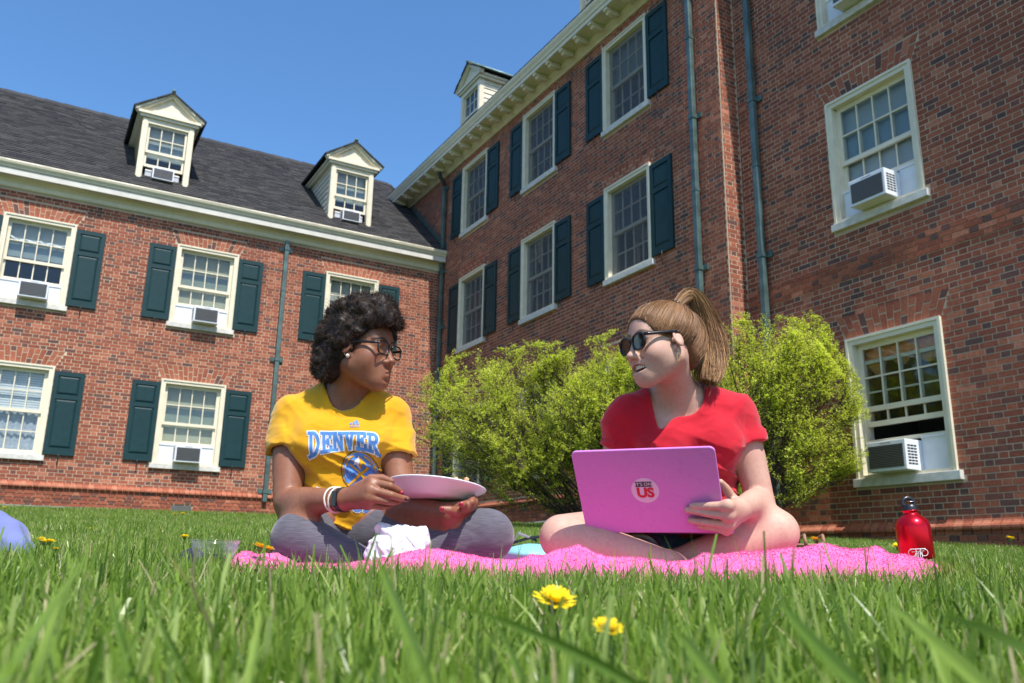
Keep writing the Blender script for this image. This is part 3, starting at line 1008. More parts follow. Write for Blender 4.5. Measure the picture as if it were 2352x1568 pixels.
V2 = VV.reshape(-1, 3) @ Rm.T + tv
Q = np.array([[4, 5, 6, 7], [0, 1, 5, 4], [1, 2, 6, 5], [3, 0, 4, 7]], np.int32)
tag(put("shingles", np_mesh("shingles", V2, (Q[None] + (np.arange(n_) * 8)[:, None, None]).reshape(-1, 4), mat=M_shingle, attrs={"tone": np.repeat(np.array(TT, np.float32), 8)}), None, base), kind="stuff")
for i in range(40):
    x = XL0 + i * 0.43
    c_ = MB().add([(x, 21.9, RZ + RS * (21.9 - RV) + 0.03), (x + 0.43, 21.9, RZ + RS * (21.9 - RV) + 0.022), (x + 0.43, 22.04, RZ + RS * (22.04 - RV) + 0.037), (x, 22.04, RZ + RS * (22.04 - RV) + 0.052), (x + 0.43, 22.2, RZ + RS * (21.9 - RV)), (x, 22.2, RZ + RS * (21.9 - RV)), (x, 21.9, RZ + RS * (21.9 - RV)), (x + 0.43, 21.9, RZ + RS * (21.9 - RV))],
                  [(0, 1, 2, 3), (3, 2, 4, 5), (6, 7, 1, 0), (6, 0, 3, 5), (7, 4, 2, 1)]).mesh("ridge_tile", M_shingle)
    c_.attributes.new("tone", 'FLOAT', 'POINT').data.foreach_set("value", [rng.uniform(.2, .7)] * 8)
    put("ridge_tile", c_, None, base)
DY = 18.27
for x, lab in ((1.70, "white window air conditioner in the dormer of the far wing nearer the picture's edge"), (5.89, "white window air conditioner in the dormer beside the tall wing")):
    dormer(BL, x, DY, 7.86, lift=0.32)
    r_ = air_con(BL, x + 0.0, DY + 0.05, 7.86 + 0.075, lab, 0.80, 0.30, pleats=True)
    r_.scale = (0.86, 0.8, 0.80)
downpipe(BL, 4.40, YL, 1.30, 7.05, (6.86, 4.33, 1.52), M_pipe, (5.9, 3.0))
bt_ = BL.root.children[-1]
put("pipe_head", MB().box(4.335, 4.465, 17.86, 18.0, 7.0, 7.24).mesh("pipe_head", M_iron), None, bt_)
put("pipe_boot", MB().lathe([(0.0, 0.0), (0.085, 0.0), (0.09, 0.1), (0.07, 0.16), (0.085, 0.2), (0.085, 0.27), (0.0, 0.27)], 12).mesh("pipe_boot", M_iron), None, bt_, (4.40, YL - 0.1, 1.0))

# ================================================================== the tall wing (local x = -v, y = u)
YC, YE = 8.22, 8.55
BR = Building("brick_building", (-8.31, YC, 0.4), YAW - R(90), "tall shaded brick wing with bracketed cornice beside the bushes")
XC0, XJ, XE1 = -21.0, -8.31, 3.0
C_WIN = [(x, z) for z in (7.68, 4.86, 1.75) for x in (-16.31, -13.45, -10.58)]
E_WIN = [(-6.09, 1.165), (-6.09, 4.375), (-6.09, 7.20), (-2.6, 1.165), (-2.6, 4.375)]
EZ = 9.57
rc = [(x - WW / 2 + 0.01, x + WW / 2 - 0.01, z - 0.08, z + WH - 0.01) for x, z in C_WIN]
re_ = [(x - WW / 2 + 0.01, x + WW / 2 - 0.01, z - 0.08, z + WH - 0.01) for x, z in E_WIN]
wallC = BR.add("wall", wall_sheet(XC0, XJ, 0.2, 9.7, YC, rc), M_mortar)
wallE = BR.add("wall", wall_sheet(XJ, XE1, 0.0, 9.7, YE, re_), M_mortar)
rcb = [(x - WW / 2, x + WW / 2, z, z + WH) for x, z in C_WIN] + [(x - 0.676, x + 0.676, z - 0.10, z) for x, z in C_WIN]
reb = [(x - WW / 2, x + WW / 2, z, z + WH) for x, z in E_WIN] + [(x - 0.676, x + 0.676, z - 0.10, z) for x, z in E_WIN]
bC = flemish(-20.8, XJ - 0.01, 0.90, 9.62, rcb, [(x, z + WH, 0.63, 0.765, 0.27) for x, z in C_WIN], skip=(1.245, 1.345))
bE = flemish(XJ + 0.02, XE1, 0.16, 9.62, reb, [(x, z + WH, 0.63, 0.765, 0.31) for x, z in E_WIN], skip=(0.551, 0.655))
bE = [(*b, -0.022) if b[2] < 0.56 else ((*b, -0.008) if 3.56 < b[2] < 3.84 else b) for b in bE]
bC = [(*b, -0.022) if b[2] < 1.26 else b for b in bC]
lay_bricks(BR, bE, YE, wallE, 300, lambda X, Y: X > 2150 and Y < 1240 and (X > 2200 or Y < 1150))
lay_bricks(BR, bC, YC, wallC, 0, lambda X, Y: False)
# return face of the projecting part, looking towards the camera side
bRt = flemish(0.012, YE - YC, 0.16, 9.62, [], [])
def _turn(V):
    W = V.copy()
    W[:, 0] = XJ - (V[:, 1])            # depth becomes x
    W[:, 1] = YC + V[:, 0]
    return W
rt = BR.add("return_wall", MB().add([(XJ, YC, 0.1), (XJ, YE, 0.1), (XJ, YE, 9.7), (XJ, YC, 9.7)], [(0, 1, 2, 3)]), M_mortar)
for b in bRt:
    pass
tag(put("bricks", brick_mass(bRt, 0.0, _turn), None, rt), kind="stuff")
for x, z in C_WIN:
    arch(BR, x, YC, z + WH, h=0.27)
    window(BR, x, YC, z, screen=True, blind=(0.85, M_blindw) if (x, z) == (-10.58, 7.68) else None)
    for s_ in (-1, 1): shutter(BR, x + s_ * (WW / 2 + SHW / 2 + 0.012), YC, z + 0.03)
AC_E = {(-6.09, 1.165): "white window air conditioner in the open ground floor window with orange swags",
        (-6.09, 4.375): "white window air conditioner with dark grille in the middle window of the shaded wall",
        (-6.09, 7.20): "white window air conditioner in the topmost window, cut by the picture's upper edge"}
for x, z in E_WIN:
    arch(BR, x, YE, z + WH)
    ac = AC_E.get((x, z))
    if z < 2: w = window(BR, x, YE, z, lift=0.58 if ac else 0, swag=True)
    else: w = window(BR, x, YE, z, lift=0.40 if ac else 0, blind=(0.45, M_blindw))
    if ac: air_con(BR, x + (-0.06 if z < 2 else 0.03), YE - 0.02, z + 0.035, ac, 1.03, 0.38, shift=(-0.06 if z < 2 else 0.03))
water_table(BR, XJ + 0.05, XE1, YE, 0.547, (-7.6, -4.2))
water_table(BR, XC0, XJ, YC, 1.238, (-14.9, -13.2))
BR.add("foundation", MB().box(XC0, XJ + 0.04, YC - 0.045, YC + 0.1, 0.2, 0.899), M_concrete)
bw = BR.add("basement_window", MB().box(-13.35, -12.5, YC - 0.055, YC - 0.044, 0.45, 0.87), M_iron)
bf = MB()
for r in ((-13.40, -13.351, 0.42, 0.89), (-12.5, -12.45, 0.42, 0.89), (-13.35, -12.5, 0.87, 0.89), (-13.35, -12.5, 0.42, 0.449)): bf.box(r[0], r[1], YC - 0.075, YC - 0.0455, r[2], r[3])
put("basement_window_frame", bf.mesh("basement_window_frame", M_stone), None, bw)
# cornice with brackets
def cornice(x0, x1, yw, ov, z=9.57):
    yf = yw - ov
    BR.add("gutter", MB().sweep_x([(yw, z + 0.40), (yf, z + 0.40), (yf - 0.015, z + 0.375), (yf, z + 0.33), (yf + 0.035, z + 0.28), (yf + 0.05, z + 0.235), (yw, z + 0.235)], x0, x1), M_paint)
    BR.add("fascia", MB().box(x0, x1, yf + 0.07, yw - 0.01, z + 0.15, z + 0.234), M_paint)
    BR.add("frieze", MB().sweep_x([(yw + 0.02, z + 0.149), (yw - 0.13, z + 0.149), (yw - 0.125, z + 0.11), (yw - 0.075, z + 0.07), (yw - 0.04, z + 0.03), (yw - 0.035, z), (yw + 0.02, z)], x0, x1), M_paint)
    bm_ = MB()
    a = yf + 0.09; b = yw - 0.135
    bm_.sweep_x([(a, 0.148), (a, 0.10), (a + 0.05, 0.085), (a + 0.07, 0.05), (a + 0.16, 0.03), (b, 0.05), (b, 0.148)], -0.055, 0.055)
    me = bm_.mesh("bracket", M_paint)
    x = x0 + 0.3
    while x < x1 - 0.1:
        BR.add("bracket", me, None, (x, 0, z))
        x += 0.484
cornice(-21.05, XJ + 0.02, YC, 0.51)
cornice(XJ + 0.0201, XE1, YE, 0.33)
BR.add("roof", MB().add([(-21.2, 7.70, 9.985), (XJ, 7.70, 9.985), (XJ, 8.15, 9.985 + 0.45 * RS), (XE1, 8.15, 9.985 + 0.45 * RS), (XE1, 12.6, 9.985 + 4.9 * RS), (-21.2, 12.6, 9.985 + 4.9 * RS), (-21.2, 17.5, 9.985), (XE1, 17.5, 9.985)], [(0, 1, 2, 5), (2, 3, 4, 5), (5, 4, 7, 6), (0, 5, 6)]), M_shingle)
BR.add("end_wall", MB().box(XC0, XC0 + 0.02, YC + 0.01, YC + 9, 0.5, 9.98), M_mortar)
for x in (-17.55, -12.05): dormer(BR, x, 8.62, 10.56, shade=False)
p_ = downpipe(BR, -8.84, YC, 0.9, 9.62, (6.82, 4.36), M_pipe, (5.6, 8.2))
p_ = downpipe(BR, -7.93, YE, 0.5, 9.62, (6.75, 4.34), M_pipe, (5.7,))
p_ = downpipe(BR, -17.87, YC, 1.1, 9.28, (9.2, 7.0, 5.6), M_pipe, ())
el = MB(); el.tube([(-17.87, YC - 0.08, 9.26), (-17.87, YC - 0.10, 9.36), (-17.87, YC - 0.2, 9.48), (-17.87, YC - 0.24, 9.62), (-17.87, YC - 0.24, 9.74)], 0.05, 8)
put("pipe_elbow", el.mesh("pipe_elbow", M_iron), None, p_, -BR.off * 0)
# flashing where the far roof meets the tall wall
fl = MB()
for i in range(12):
    v0 = 17.75 + i * 0.22
    z0 = RZ + RS * (v0 - RV)
    fl.box(-v0 - 0.23, -v0, YC - 0.012 - 0.001 * (i % 2), YC + 0.002, z0 - 0.1, z0 + 0.26)
BR.add("step_flashing", fl, M_pipe)
# ------------------------------------------------------------------ shrubs coming into leaf
M_bark = mat("grey_brown_bark", (0.085, 0.066, 0.050), 0.9, 0.2, noise=(30, 0.4), bump=(60, 0.5, 0.01))
def leaf_mat(name, attr, stops, transl=0.35, rough=0.45):
    m = mat(name, (0.1, 0.2, 0.03), rough, 0.35)
    attr_ramp(m, attr, stops)
    nt = m.node_tree; b = nt.nodes["Principled BSDF"]
    col_ = b.inputs["Base Color"].links[0].from_socket
    tl = nt.nodes.new("ShaderNodeBsdfTranslucent")
    mlt = nt.nodes.new("ShaderNodeMix"); mlt.data_type = 'RGBA'; mlt.blend_type = 'MULTIPLY'; mlt.inputs["Factor"].default_value = 1
    mlt.inputs[7].default_value = (1.25, 1.35, 0.6, 1)
    nt.links.new(col_, mlt.inputs[6]); nt.links.new(mlt.outputs[2], tl.inputs[0])
    mx = nt.nodes.new("ShaderNodeMixShader"); mx.inputs[0].default_value = transl
    out = nt.nodes["Material Output"]
    nt.links.new(b.outputs[0], mx.inputs[1]); nt.links.new(tl.outputs[0], mx.inputs[2]); nt.links.new(mx.outputs[0], out.inputs[0])
    return m
M_leaf = leaf_mat("fresh_leaf", "tone", [(0, (0.32, 0.37, 0.035)), (0.5, (0.58, 0.63, 0.075)), (1, (0.72, 0.76, 0.15))], 0.55)
def tubes_np(paths, r0, r1, ns=4):
    """paths (n,k,3), end radii (n,) -> joined tapering tubes"""
    n, k, _ = paths.shape
    T = np.gradient(paths, axis=1); T /= np.linalg.norm(T, axis=2, keepdims=True) + 1e-9
    up = np.where(np.abs(T[..., 2:3]) > 0.9, A((1, 0, 0)), A((0, 0, 1)))
    a = np.cross(T, up); a /= np.linalg.norm(a, axis=2, keepdims=True) + 1e-9
    b = np.cross(a, T)
    rr = r0[:, None] + (r1 - r0)[:, None] * np.linspace(0, 1, k)[None]
    V = np.empty((n, k, ns, 3), np.float32)
    for s in range(ns):
        c, d = math.cos(2 * math.pi * s / ns), math.sin(2 * math.pi * s / ns)
        V[:, :, s] = paths + (a * c + b * d) * rr[..., None]
    base = (np.arange(n) * k * ns)[:, None, None] + (np.arange(k - 1) * ns)[None, :, None]
    s = np.arange(ns)[None, None]; s2 = (s + 1) % ns
    Q = np.stack([base + s, base + s2, base + ns + s2, base + ns + s], -1).reshape(-1, 4)
    return V.reshape(-1, 3), Q
def A(p): return np.array(p, np.float32)
def shrub(loc, rad, height, seed, label, n0=13):
    rg = np.random.default_rng(seed)
    root = empty("shrub", loc); tag(root, label, "shrub", "shrubs against the tall wing")
    ctr = A((0, 0, height * 0.52)); er = A((rad[0], rad[1], height * 0.50))
    def inside(p):     # push points back to an uneven crown outline
        q = (p - ctr) / er
        l = np.linalg.norm(q, axis=-1, keepdims=True)
        d = q / (l + 1e-6)
        lim = 0.93 + 0.09 * np.sin(d[..., :1] * 5 + seed) * np.cos(d[..., 2:3] * 6 + 1) + 0.05 * np.sin(d[..., 1:2] * 11 + d[..., 2:3] * 7)
        return ctr + d * np.minimum(l, lim) * er
    lv = []
    t = np.linspace(0, 1, 9)
    # main stems
    th = np.arange(n0) * 2.399963 + rg.uniform(-.2, .2, n0)
    el = (np.arange(n0) + 0.5) / n0 * 1.22 - 0.36
    ho = np.sqrt(np.clip(1 - el ** 2, 0.02, 1))
    end = np.stack([np.cos(th) * ho, np.sin(th) * ho, el], 1) * rg.uniform(0.50, 0.88, (n0, 1)) * er + ctr
    st = np.stack([np.cos(th) * 0.06, np.sin(th) * 0.06, np.zeros(n0)], 1)
    md = (st + end) / 2 + np.stack([np.cos(th) * .1, np.sin(th) * .1, rg.uniform(-.1, .22, n0)], 1)
    def bez(a, m, b, k):
        u = np.linspace(0, 1, k)[None, :, None]
        return a[:, None] * (1 - u) ** 2 + 2 * m[:, None] * u * (1 - u) + b[:, None] * u ** 2
    P0 = bez(st, md, end, 9)
    P0 += rg.normal(0, 0.012, P0.shape) * np.linspace(0, 1, 9)[None, :, None]
    VV_, QQ_ = [], []; off = 0
    def emit(P, r0, r1, ns=4):
        nonlocal off
        v, q = tubes_np(P.astype(np.float32), r0, r1, ns); VV_.append(v); QQ_.append(q + off); off += len(v)
    emit(P0, rg.uniform(.010, .024, n0), rg.uniform(.006, .009, n0), 7)
    par = P0
    spec = [(6, 0.66, 0.0070, 0.0035, 6, 0.25), (7, 0.40, 0.0036, 0.0020, 4, 0.25), (6, 0.22, 0.0021, 0.0012, 2, 0.25)]
    for (nc, ln, ra, rb, k, tmin) in spec:
        n = len(par)
        idx = np.repeat(np.arange(n), nc)
        tt = rg.uniform(tmin, 1.0, len(idx)) * (par.shape[1] - 1)
        i0 = np.minimum(tt.astype(int), par.shape[1] - 2); f = (tt - i0)[:, None]
        a = par[idx, i0] * (1 - f) + par[idx, i0 + 1] * f
        tang = par[idx, i0 + 1] - par[idx, i0]; tang /= np.linalg.norm(tang, axis=1, keepdims=True) + 1e-9
        out = (a - A((0, 0, height * 0.25))); out /= np.linalg.norm(out, axis=1, keepdims=True) + 1e-9
        d = tang * 0.8 + out * 0.55 + rg.normal(0, 0.55, a.shape) + A((0, 0, 0.22))
        d /= np.linalg.norm(d, axis=1, keepdims=True)
        L = ln * rg.uniform(0.55, 1.25, len(idx))[:, None]
        b = inside(a + d * L)
        m = (a + b) / 2 + rg.normal(0, 0.06, a.shape) * L - A((0, 0, 0.02))
        P = bez(a, m, b, k)
        emit(P, np.full(len(idx), ra) * rg.uniform(.7, 1.2, len(idx)), np.full(len(idx), rb), 3 if ra < .005 else 4)
        par = P
    put("branches", np_mesh("branches", np.concatenate(VV_), np.concatenate(QQ_), smooth=True, mat=M_bark), None, root)["kind"] = "stuff"
    # leaves in small tufts along the last twigs, thicker towards the light
    n = len(par); nl = 25
    idx = np.repeat(np.arange(n), nl)
    tt = rg.uniform(0.15, 1.0, len(idx)) * (par.shape[1] - 1)
    i0 = np.minimum(tt.astype(int), par.shape[1] - 2); f = (tt - i0)[:, None]
    p = par[idx, i0] * (1 - f) + par[idx, i0 + 1] * f + rg.normal(0, 0.009, (len(idx), 3))
    depth = np.linalg.norm((p - ctr) / er, axis=1)
    keep = rg.random(len(p)) < np.clip((depth - 0.30) * 1.6, 0.06, 0.9) * np.clip((p[:, 2] / height - 0.02) * 3.5, 0.35, 1.0)
    p = p[keep]; n = len(p)
    nn = A(SUN_DIR) * 0.9 + A((0, 0, 0.3)) + rg.normal(0, 0.55, (n, 3)); nn /= np.linalg.norm(nn, axis=1, keepdims=True)   # leaves turn to the light
    d = np.cross(nn, rg.normal(0, 1, (n, 3))); d /= np.linalg.norm(d, axis=1, keepdims=True)
    s = np.cross(nn, d)
    L = rg.uniform(0.013, 0.025, n)[:, None]; W_ = L * rg.uniform(0.5, 0.75, n)[:, None]
    V = np.stack([p, p + d * L * 0.75 + s * W_ * 0.72, p + d * L - s * W_ * 0.45], 1).reshape(-1, 3)
    Q = np.arange(n * 3).reshape(-1, 3)
    tone = np.clip(0.5 + 0.28 * rg.normal(0, 1, n) * 0.6 + 0.25 * np.sin(p[:, 0] * 3) * np.cos(p[:, 2] * 4 + p[:, 1] * 3), 0, 1)
    put("foliage", np_mesh("foliage", V, tris=Q, mat=M_leaf, attrs={"tone": np.repeat(tone, 3)}), None, root)["kind"] = "stuff"
    return root
def _gl(u, v): p = uv2w(u, v); return (p.x, p.y, ground_z(p.x, p.y) - 0.03)
sA = shrub(_gl(6.55, 9.3), (2.85, 1.5), 2.60, 5, "broad shrub with fresh light green leaves between the two women", 46)
sA.rotation_euler.z = YAW * 0.2
sC = shrub(_gl(6.7, 8.75), (1.9, 1.1), 2.55, 8, "shrub mostly hidden behind the head and shoulder of the woman in red", 32)
sB = shrub(_gl(7.0, 7.0), (1.45, 1.2), 2.68, 11, "upright leafy shrub beside the window with orange swags", 32)
# ------------------------------------------------------------------ grass
M_grass = leaf_mat("grass_blade", "tone", [(0, (0.040, 0.095, 0.013)), (0.35, (0.145, 0.245, 0.034)), (0.7, (0.275, 0.39, 0.068)), (0.90, (0.36, 0.45, 0.14)), (0.93, (0.46, 0.40, 0.22)), (1.0, (0.55, 0.46, 0.28))], 0.42, 0.30)
BLK = (-0.62, 0.99, 1.985, 2.93)      # where the blanket presses the grass flat
def grass():
    rg = np.random.default_rng(21)
    def zone(y0, y1, dens, seg, hmin, hmax, wmin, wmax, side, tall=0.0):
        hw = 0.66 * y1 + side
        n = int(2 * hw * (y1 - y0) * dens)
        y = rg.uniform(y0, y1, n); x = rg.uniform(-hw, hw, n)
        k = np.abs(x) < 0.66 * y + side
        x, y = x[k], y[k]
        u = x * DL.x + y * DL.y; v = x * DR.x + y * DR.y
        k = (v < 18.0) & (u < 8.45) & ~((u > 8.15) & (v > 8.3))
        k &= ~((x > BLK[0]) & (x < BLK[1]) & (y > BLK[2]) & (y < BLK[3]))
        x, y, u, v = x[k], y[k], u[k], v[k]
        n = len(x)
        z = ground_np(x, y)
        patch = vnoise(np.stack([x * 1.7, y * 1.7, x * 0], 1)) * 0.5 + vnoise(np.stack([x * 7, y * 7, x * 0 + 4], 1)) * 0.5
        h = rg.uniform(hmin, hmax, n) * (1 + 0.25 * patch)
        tl = rg.random(n) < tall
        h[tl] *= rg.uniform(1.25, 1.75, tl.sum())
        w = rg.uniform(wmin, wmax, n)
        az = rg.uniform(0, 2 * np.pi, n); lean = np.abs(rg.normal(0, 0.42, n)); lean[tl] *= 0.5
        bend = rg.normal(0.25, 0.35, n)
        d = np.stack([np.cos(az), np.sin(az), 0 * az], 1)
        fa = rg.uniform(0, 2 * np.pi, n)
        s = np.stack([np.cos(fa), np.sin(fa), 0 * fa], 1)
        t = np.linspace(0, 1, seg + 1)
        ang = lean[:, None] + bend[:, None] * t[None]
        st = h[:, None] / seg
        X = np.concatenate([np.zeros((n, 1)), np.cumsum(np.sin(ang[:, 1:]) * st, 1)], 1)
        Z = np.concatenate([np.zeros((n, 1)), np.cumsum(np.cos(ang[:, 1:]) * st, 1)], 1)
        P = np.stack([x, y, z], 1)[:, None] + d[:, None] * X[..., None] + A((0, 0, 1)) * Z[..., None]
        blunt = rg.random(n) < 0.35
        wp = w[:, None] * np.where(blunt[:, None], np.interp(t, [0, .3, .9, 1], [.7, 1, .85, .7])[None], np.interp(t, [0, .3, .7, 1], [.7, 1, .7, 0.06])[None])
        tw = s[:, None] + np.cross(d, A((0, 0, 1)))[:, None] * 0.4
        tw = tw / np.linalg.norm(tw, axis=2, keepdims=True)
        Lf = P - tw * wp[..., None] / 2; Rt = P + tw * wp[..., None] / 2
        V = np.stack([Lf, Rt], 2).reshape(-1, 3)
        i = (np.arange(n) * (seg + 1) * 2)[:, None] + (np.arange(seg) * 2)[None]
        Q = np.stack([i, i + 1, i + 3, i + 2], -1).reshape(-1, 4)
        tone = np.clip(0.50 + 0.17 * patch + rg.normal(0, 0.25, n), 0, 0.9)
        dead = rg.random(n) < 0.06
        tone[dead] = rg.uniform(0.93, 1, dead.sum())
        tone = np.repeat(tone, (seg + 1) * 2)
        return V.astype(np.float32), Q, tone.astype(np.float32)
    Z = [zone(0.20, 0.48, 13000, 5, .030, .088, .0022, .0052, 0.35, 0.0), zone(0.48, 1.3, 14000, 4, .026, .078, .0018, .0046, 0.45, 0.07), zone(1.3, 3.2, 10000, 2, .028, .054, .0014, .0034, 0.6, 0.03),
         zone(3.2, 6.0, 3500, 2, .03, .055, .0022, .0042, 0.8), zone(6.0, 11.0, 2000, 1, .03, .055, .003, .006, 0.8), zone(11.0, 22.0, 650, 1, .05, .08, .006, .012, 1.0)]
    # a few tall blades close to the lens
    def tall(pts):
        P = np.array([list(at(*p)) for p in pts], np.float32)
        k = 12; u = np.linspace(0, 1, k)[:, None]
        C = P[0] * (1 - u) ** 2 + 2 * P[1] * u * (1 - u) + P[2] * u ** 2
        return C
    big = [((60, 1620, .42), (110, 1450, .42), (150, 1345, .44), .0075), ((-20, 1600, .36), (90, 1430, .38), (205, 1270, .42), .010), ((330, 1620, .45), (270, 1480, .46), (255, 1350, .5), .0065),
           ((560, 1640, .42), (580, 1500, .43), (600, 1400, .45), .006), ((1010, 1640, .38), (930, 1440, .40), (868, 1285, .44), .0085), ((1560, 1640, .36), (1330, 1480, .38), (1070, 1395, .42), .006),
           ((1700, 1640, .40), (1600, 1500, .42), (1560, 1455, .44), .0075), ((2050, 1640, .38), (1880, 1500, .40), (1790, 1380, .44), .008), ((2330, 1640, .36), (2180, 1500, .38), (2050, 1390, .42), .008),
           ((2200, 1640, .42), (2150, 1480, .43), (2110, 1400, .45), .0065), ((2400, 1520, .35), (2300, 1450, .38), (2150, 1405, .42), .006), ((470, 1640, .5), (400, 1500, .5), (345, 1380, .52), .006),
           ((1300, 1640, .45), (1330, 1530, .46), (1300, 1440, .48), .006), ((470, 1420, 1.2), (472, 1260, 1.25), (468, 1165, 1.3), .0035), ((1220, 1640, .5), (1190, 1520, .5), (1140, 1430, .55), .006)]
    for a, b_, c, w in big:
        C = tall((a, b_, c)); k = len(C)
        S = np.cross(np.gradient(C, axis=0), A((0.25, 1, 0.1))); S /= np.linalg.norm(S, axis=1, keepdims=True)
        ww = (w * 0.9 * np.interp(np.linspace(0, 1, k), [0, .4, .85, 1], [.8, 1, .6, .12]))[:, None] * 0.5
        V = np.stack([C - S * ww, C + A((0, 0.0012, 0)), C + S * ww], 1).reshape(-1, 3)
        i = np.arange(k - 1)[:, None] * 3 + np.arange(2)[None]
        Q = np.stack([i, i + 1, i + 4, i + 3], -1).reshape(-1, 4)
        Z.append((V.astype(np.float32), Q, np.full(len(V), rg.uniform(0.2, 0.7), np.float32)))
    VV_, QQ_, TT_, b = [], [], [], 0
    for v, q, t in Z:
        VV_.append(v); QQ_.append(q + b); TT_.append(t); b += len(v)
    me = np_mesh("grass", np.concatenate(VV_), np.concatenate(QQ_), mat=M_grass, attrs={"tone": np.concatenate(TT_)})
    tag(put("grass", me), "mown green grass with a few straw blades", "grass", kind="stuff")
grass()
# ------------------------------------------------------------------ dandelions
M_petal = mat("dandelion_yellow", (0.82, 0.60, 0.010), 0.6, 0.2, noise=(150, 0.15))
M_stem = mat("dandelion_stem", (0.14, 0.20, 0.05), 0.6, 0.3)
def dandelion_meshes(seed):
    rg = np.random.default_rng(seed)
    V, Q = [], []
    for ring_, (n, r0, r1, up) in enumerate(((34, 0.004, 0.021, 0.30), (30, 0.003, 0.017, 0.75), (22, 0.002, 0.012, 1.3), (12, 0.001, 0.006, 2.2))):
        for i in range(n):
            a = 2 * math.pi * (i + rg.random() * 0.7) / n
            d = Vector((math.cos(a), math.sin(a), up * rg.uniform(0.75, 1.25))).normalized()
            s = Vector((-math.sin(a), math.cos(a), 0)) * rg.uniform(0.0010, 0.0016)
            L = r1 * rg.uniform(0.85, 1.12)
            b = len(V)
            p0 = d * r0; p1 = d * L
            V += [p0 - s * .7, p0 + s * .7, p1 + s + Vector((0, 0, .0006)), p1 - s + Vector((0, 0, .0006))]
            Q.append((b, b + 1, b + 2, b + 3))
    fl = MB().add(V, Q).mesh("flower_head", M_petal)
    cal = MB().lathe([(0.0012, -0.010), (0.006, -0.008), (0.0065, -0.002), (0.005, 0.003)], 10).mesh("calyx", M_stem)
    return fl, cal
_dm = [dandelion_meshes(i) for i in range(3)]
def dandelion(px, py, Y, size, label, tilt=(0.0, 0.0), k=0):
    p = at(px, py, Y)
    g = ground_z(p.x, p.y)
    r = empty("dandelion", (p.x, p.y, g))
    tag(r, label, "dandelion", "dandelions in the lawn")
    h = max(p.z - g, 0.015)
    fl, cal = _dm[k % 3]
    for nm, me in (("flower_head", fl), ("calyx", cal)):
        o = put(nm, me, None, r, (0, 0, h), (tilt[0], tilt[1], k))
        o.scale = (size,) * 3
        if nm == "flower_head": o["kind"] = "stuff"
    put("stem", MB().tube([(0.006, 0.004, -0.01), (0.004, 0.0, h * 0.5), (0, 0, h - 0.006 * size)], 0.0019 * size, 6).mesh("stem", M_stem), None, r)
dandelion(1275, 1386, 0.83, 0.98, "large dandelion in front of the pink blanket, facing the camera", (R(24), 0.12), 0)
dandelion(1396, 1448, 0.70, 0.62, "half-hidden smaller dandelion lower in the foreground grass", (R(18), -0.3), 1)
dandelion(597, 1258, 2.02, 0.95, "dandelion standing by the blanket's corner beside the plastic cup", (R(12), 0.0), 2)
dandelion(618, 1262, 2.10, 0.70, "dandelion just behind the one at the blanket's corner", (R(10), 0.2), 1)
dandelion(94, 1240, 2.25, 0.62, "dandelion near the blue fabric, rearmost of three", (R(6), 0), 0)
dandelion(101, 1246, 2.15, 0.68, "dandelion near the blue fabric, in the middle of three", (R(8), .1), 1)
dandelion(114, 1245, 2.12, 0.68, "dandelion near the blue fabric, farthest from it of three", (R(8), -.1), 2)
dandelion(128, 1261, 1.75, 0.34, "small dandelion bud below the trio near the blue fabric", (R(8), 0), 2)
dandelion(424, 1234, 2.6, 0.72, "dandelion in mid lawn behind the plastic cup's rim", (R(5), 0), 0)
dandelion(245, 1189, 8.6, 1.3, "dandelion far up the lawn towards the left wing", (R(5), 0), 1)
dandelion(402, 1181, 9.8, 1.2, "dandelion near the vent of the far wing, of a pair", (R(5), 0), 2)
dandelion(420, 1180, 10.0, 1.4, "dandelion near the vent of the far wing, brighter of a pair", (R(5), 0), 0)
dandelion(205, 1216, 4.2, 0.8, "faded dandelion on the open lawn above the blue fabric", (R(5), 0), 1)
dandelion(1871, 1239, 2.9, 0.75, "dandelion behind the knee of the woman in red", (R(10), 0), 2)
dandelion(2063, 1257, 2.75, 0.95, "dandelion beside the red bottle", (R(20), 0), 0)
dandelion(2321, 1238, 3.5, 1.0, "dandelion near the picture's edge past the red bottle", (R(10), 0), 1)
dandelion(10, 1166, 10.5, 1.3, "dandelion far up the lawn by the wall at the picture's edge", (R(5), 0), 1)
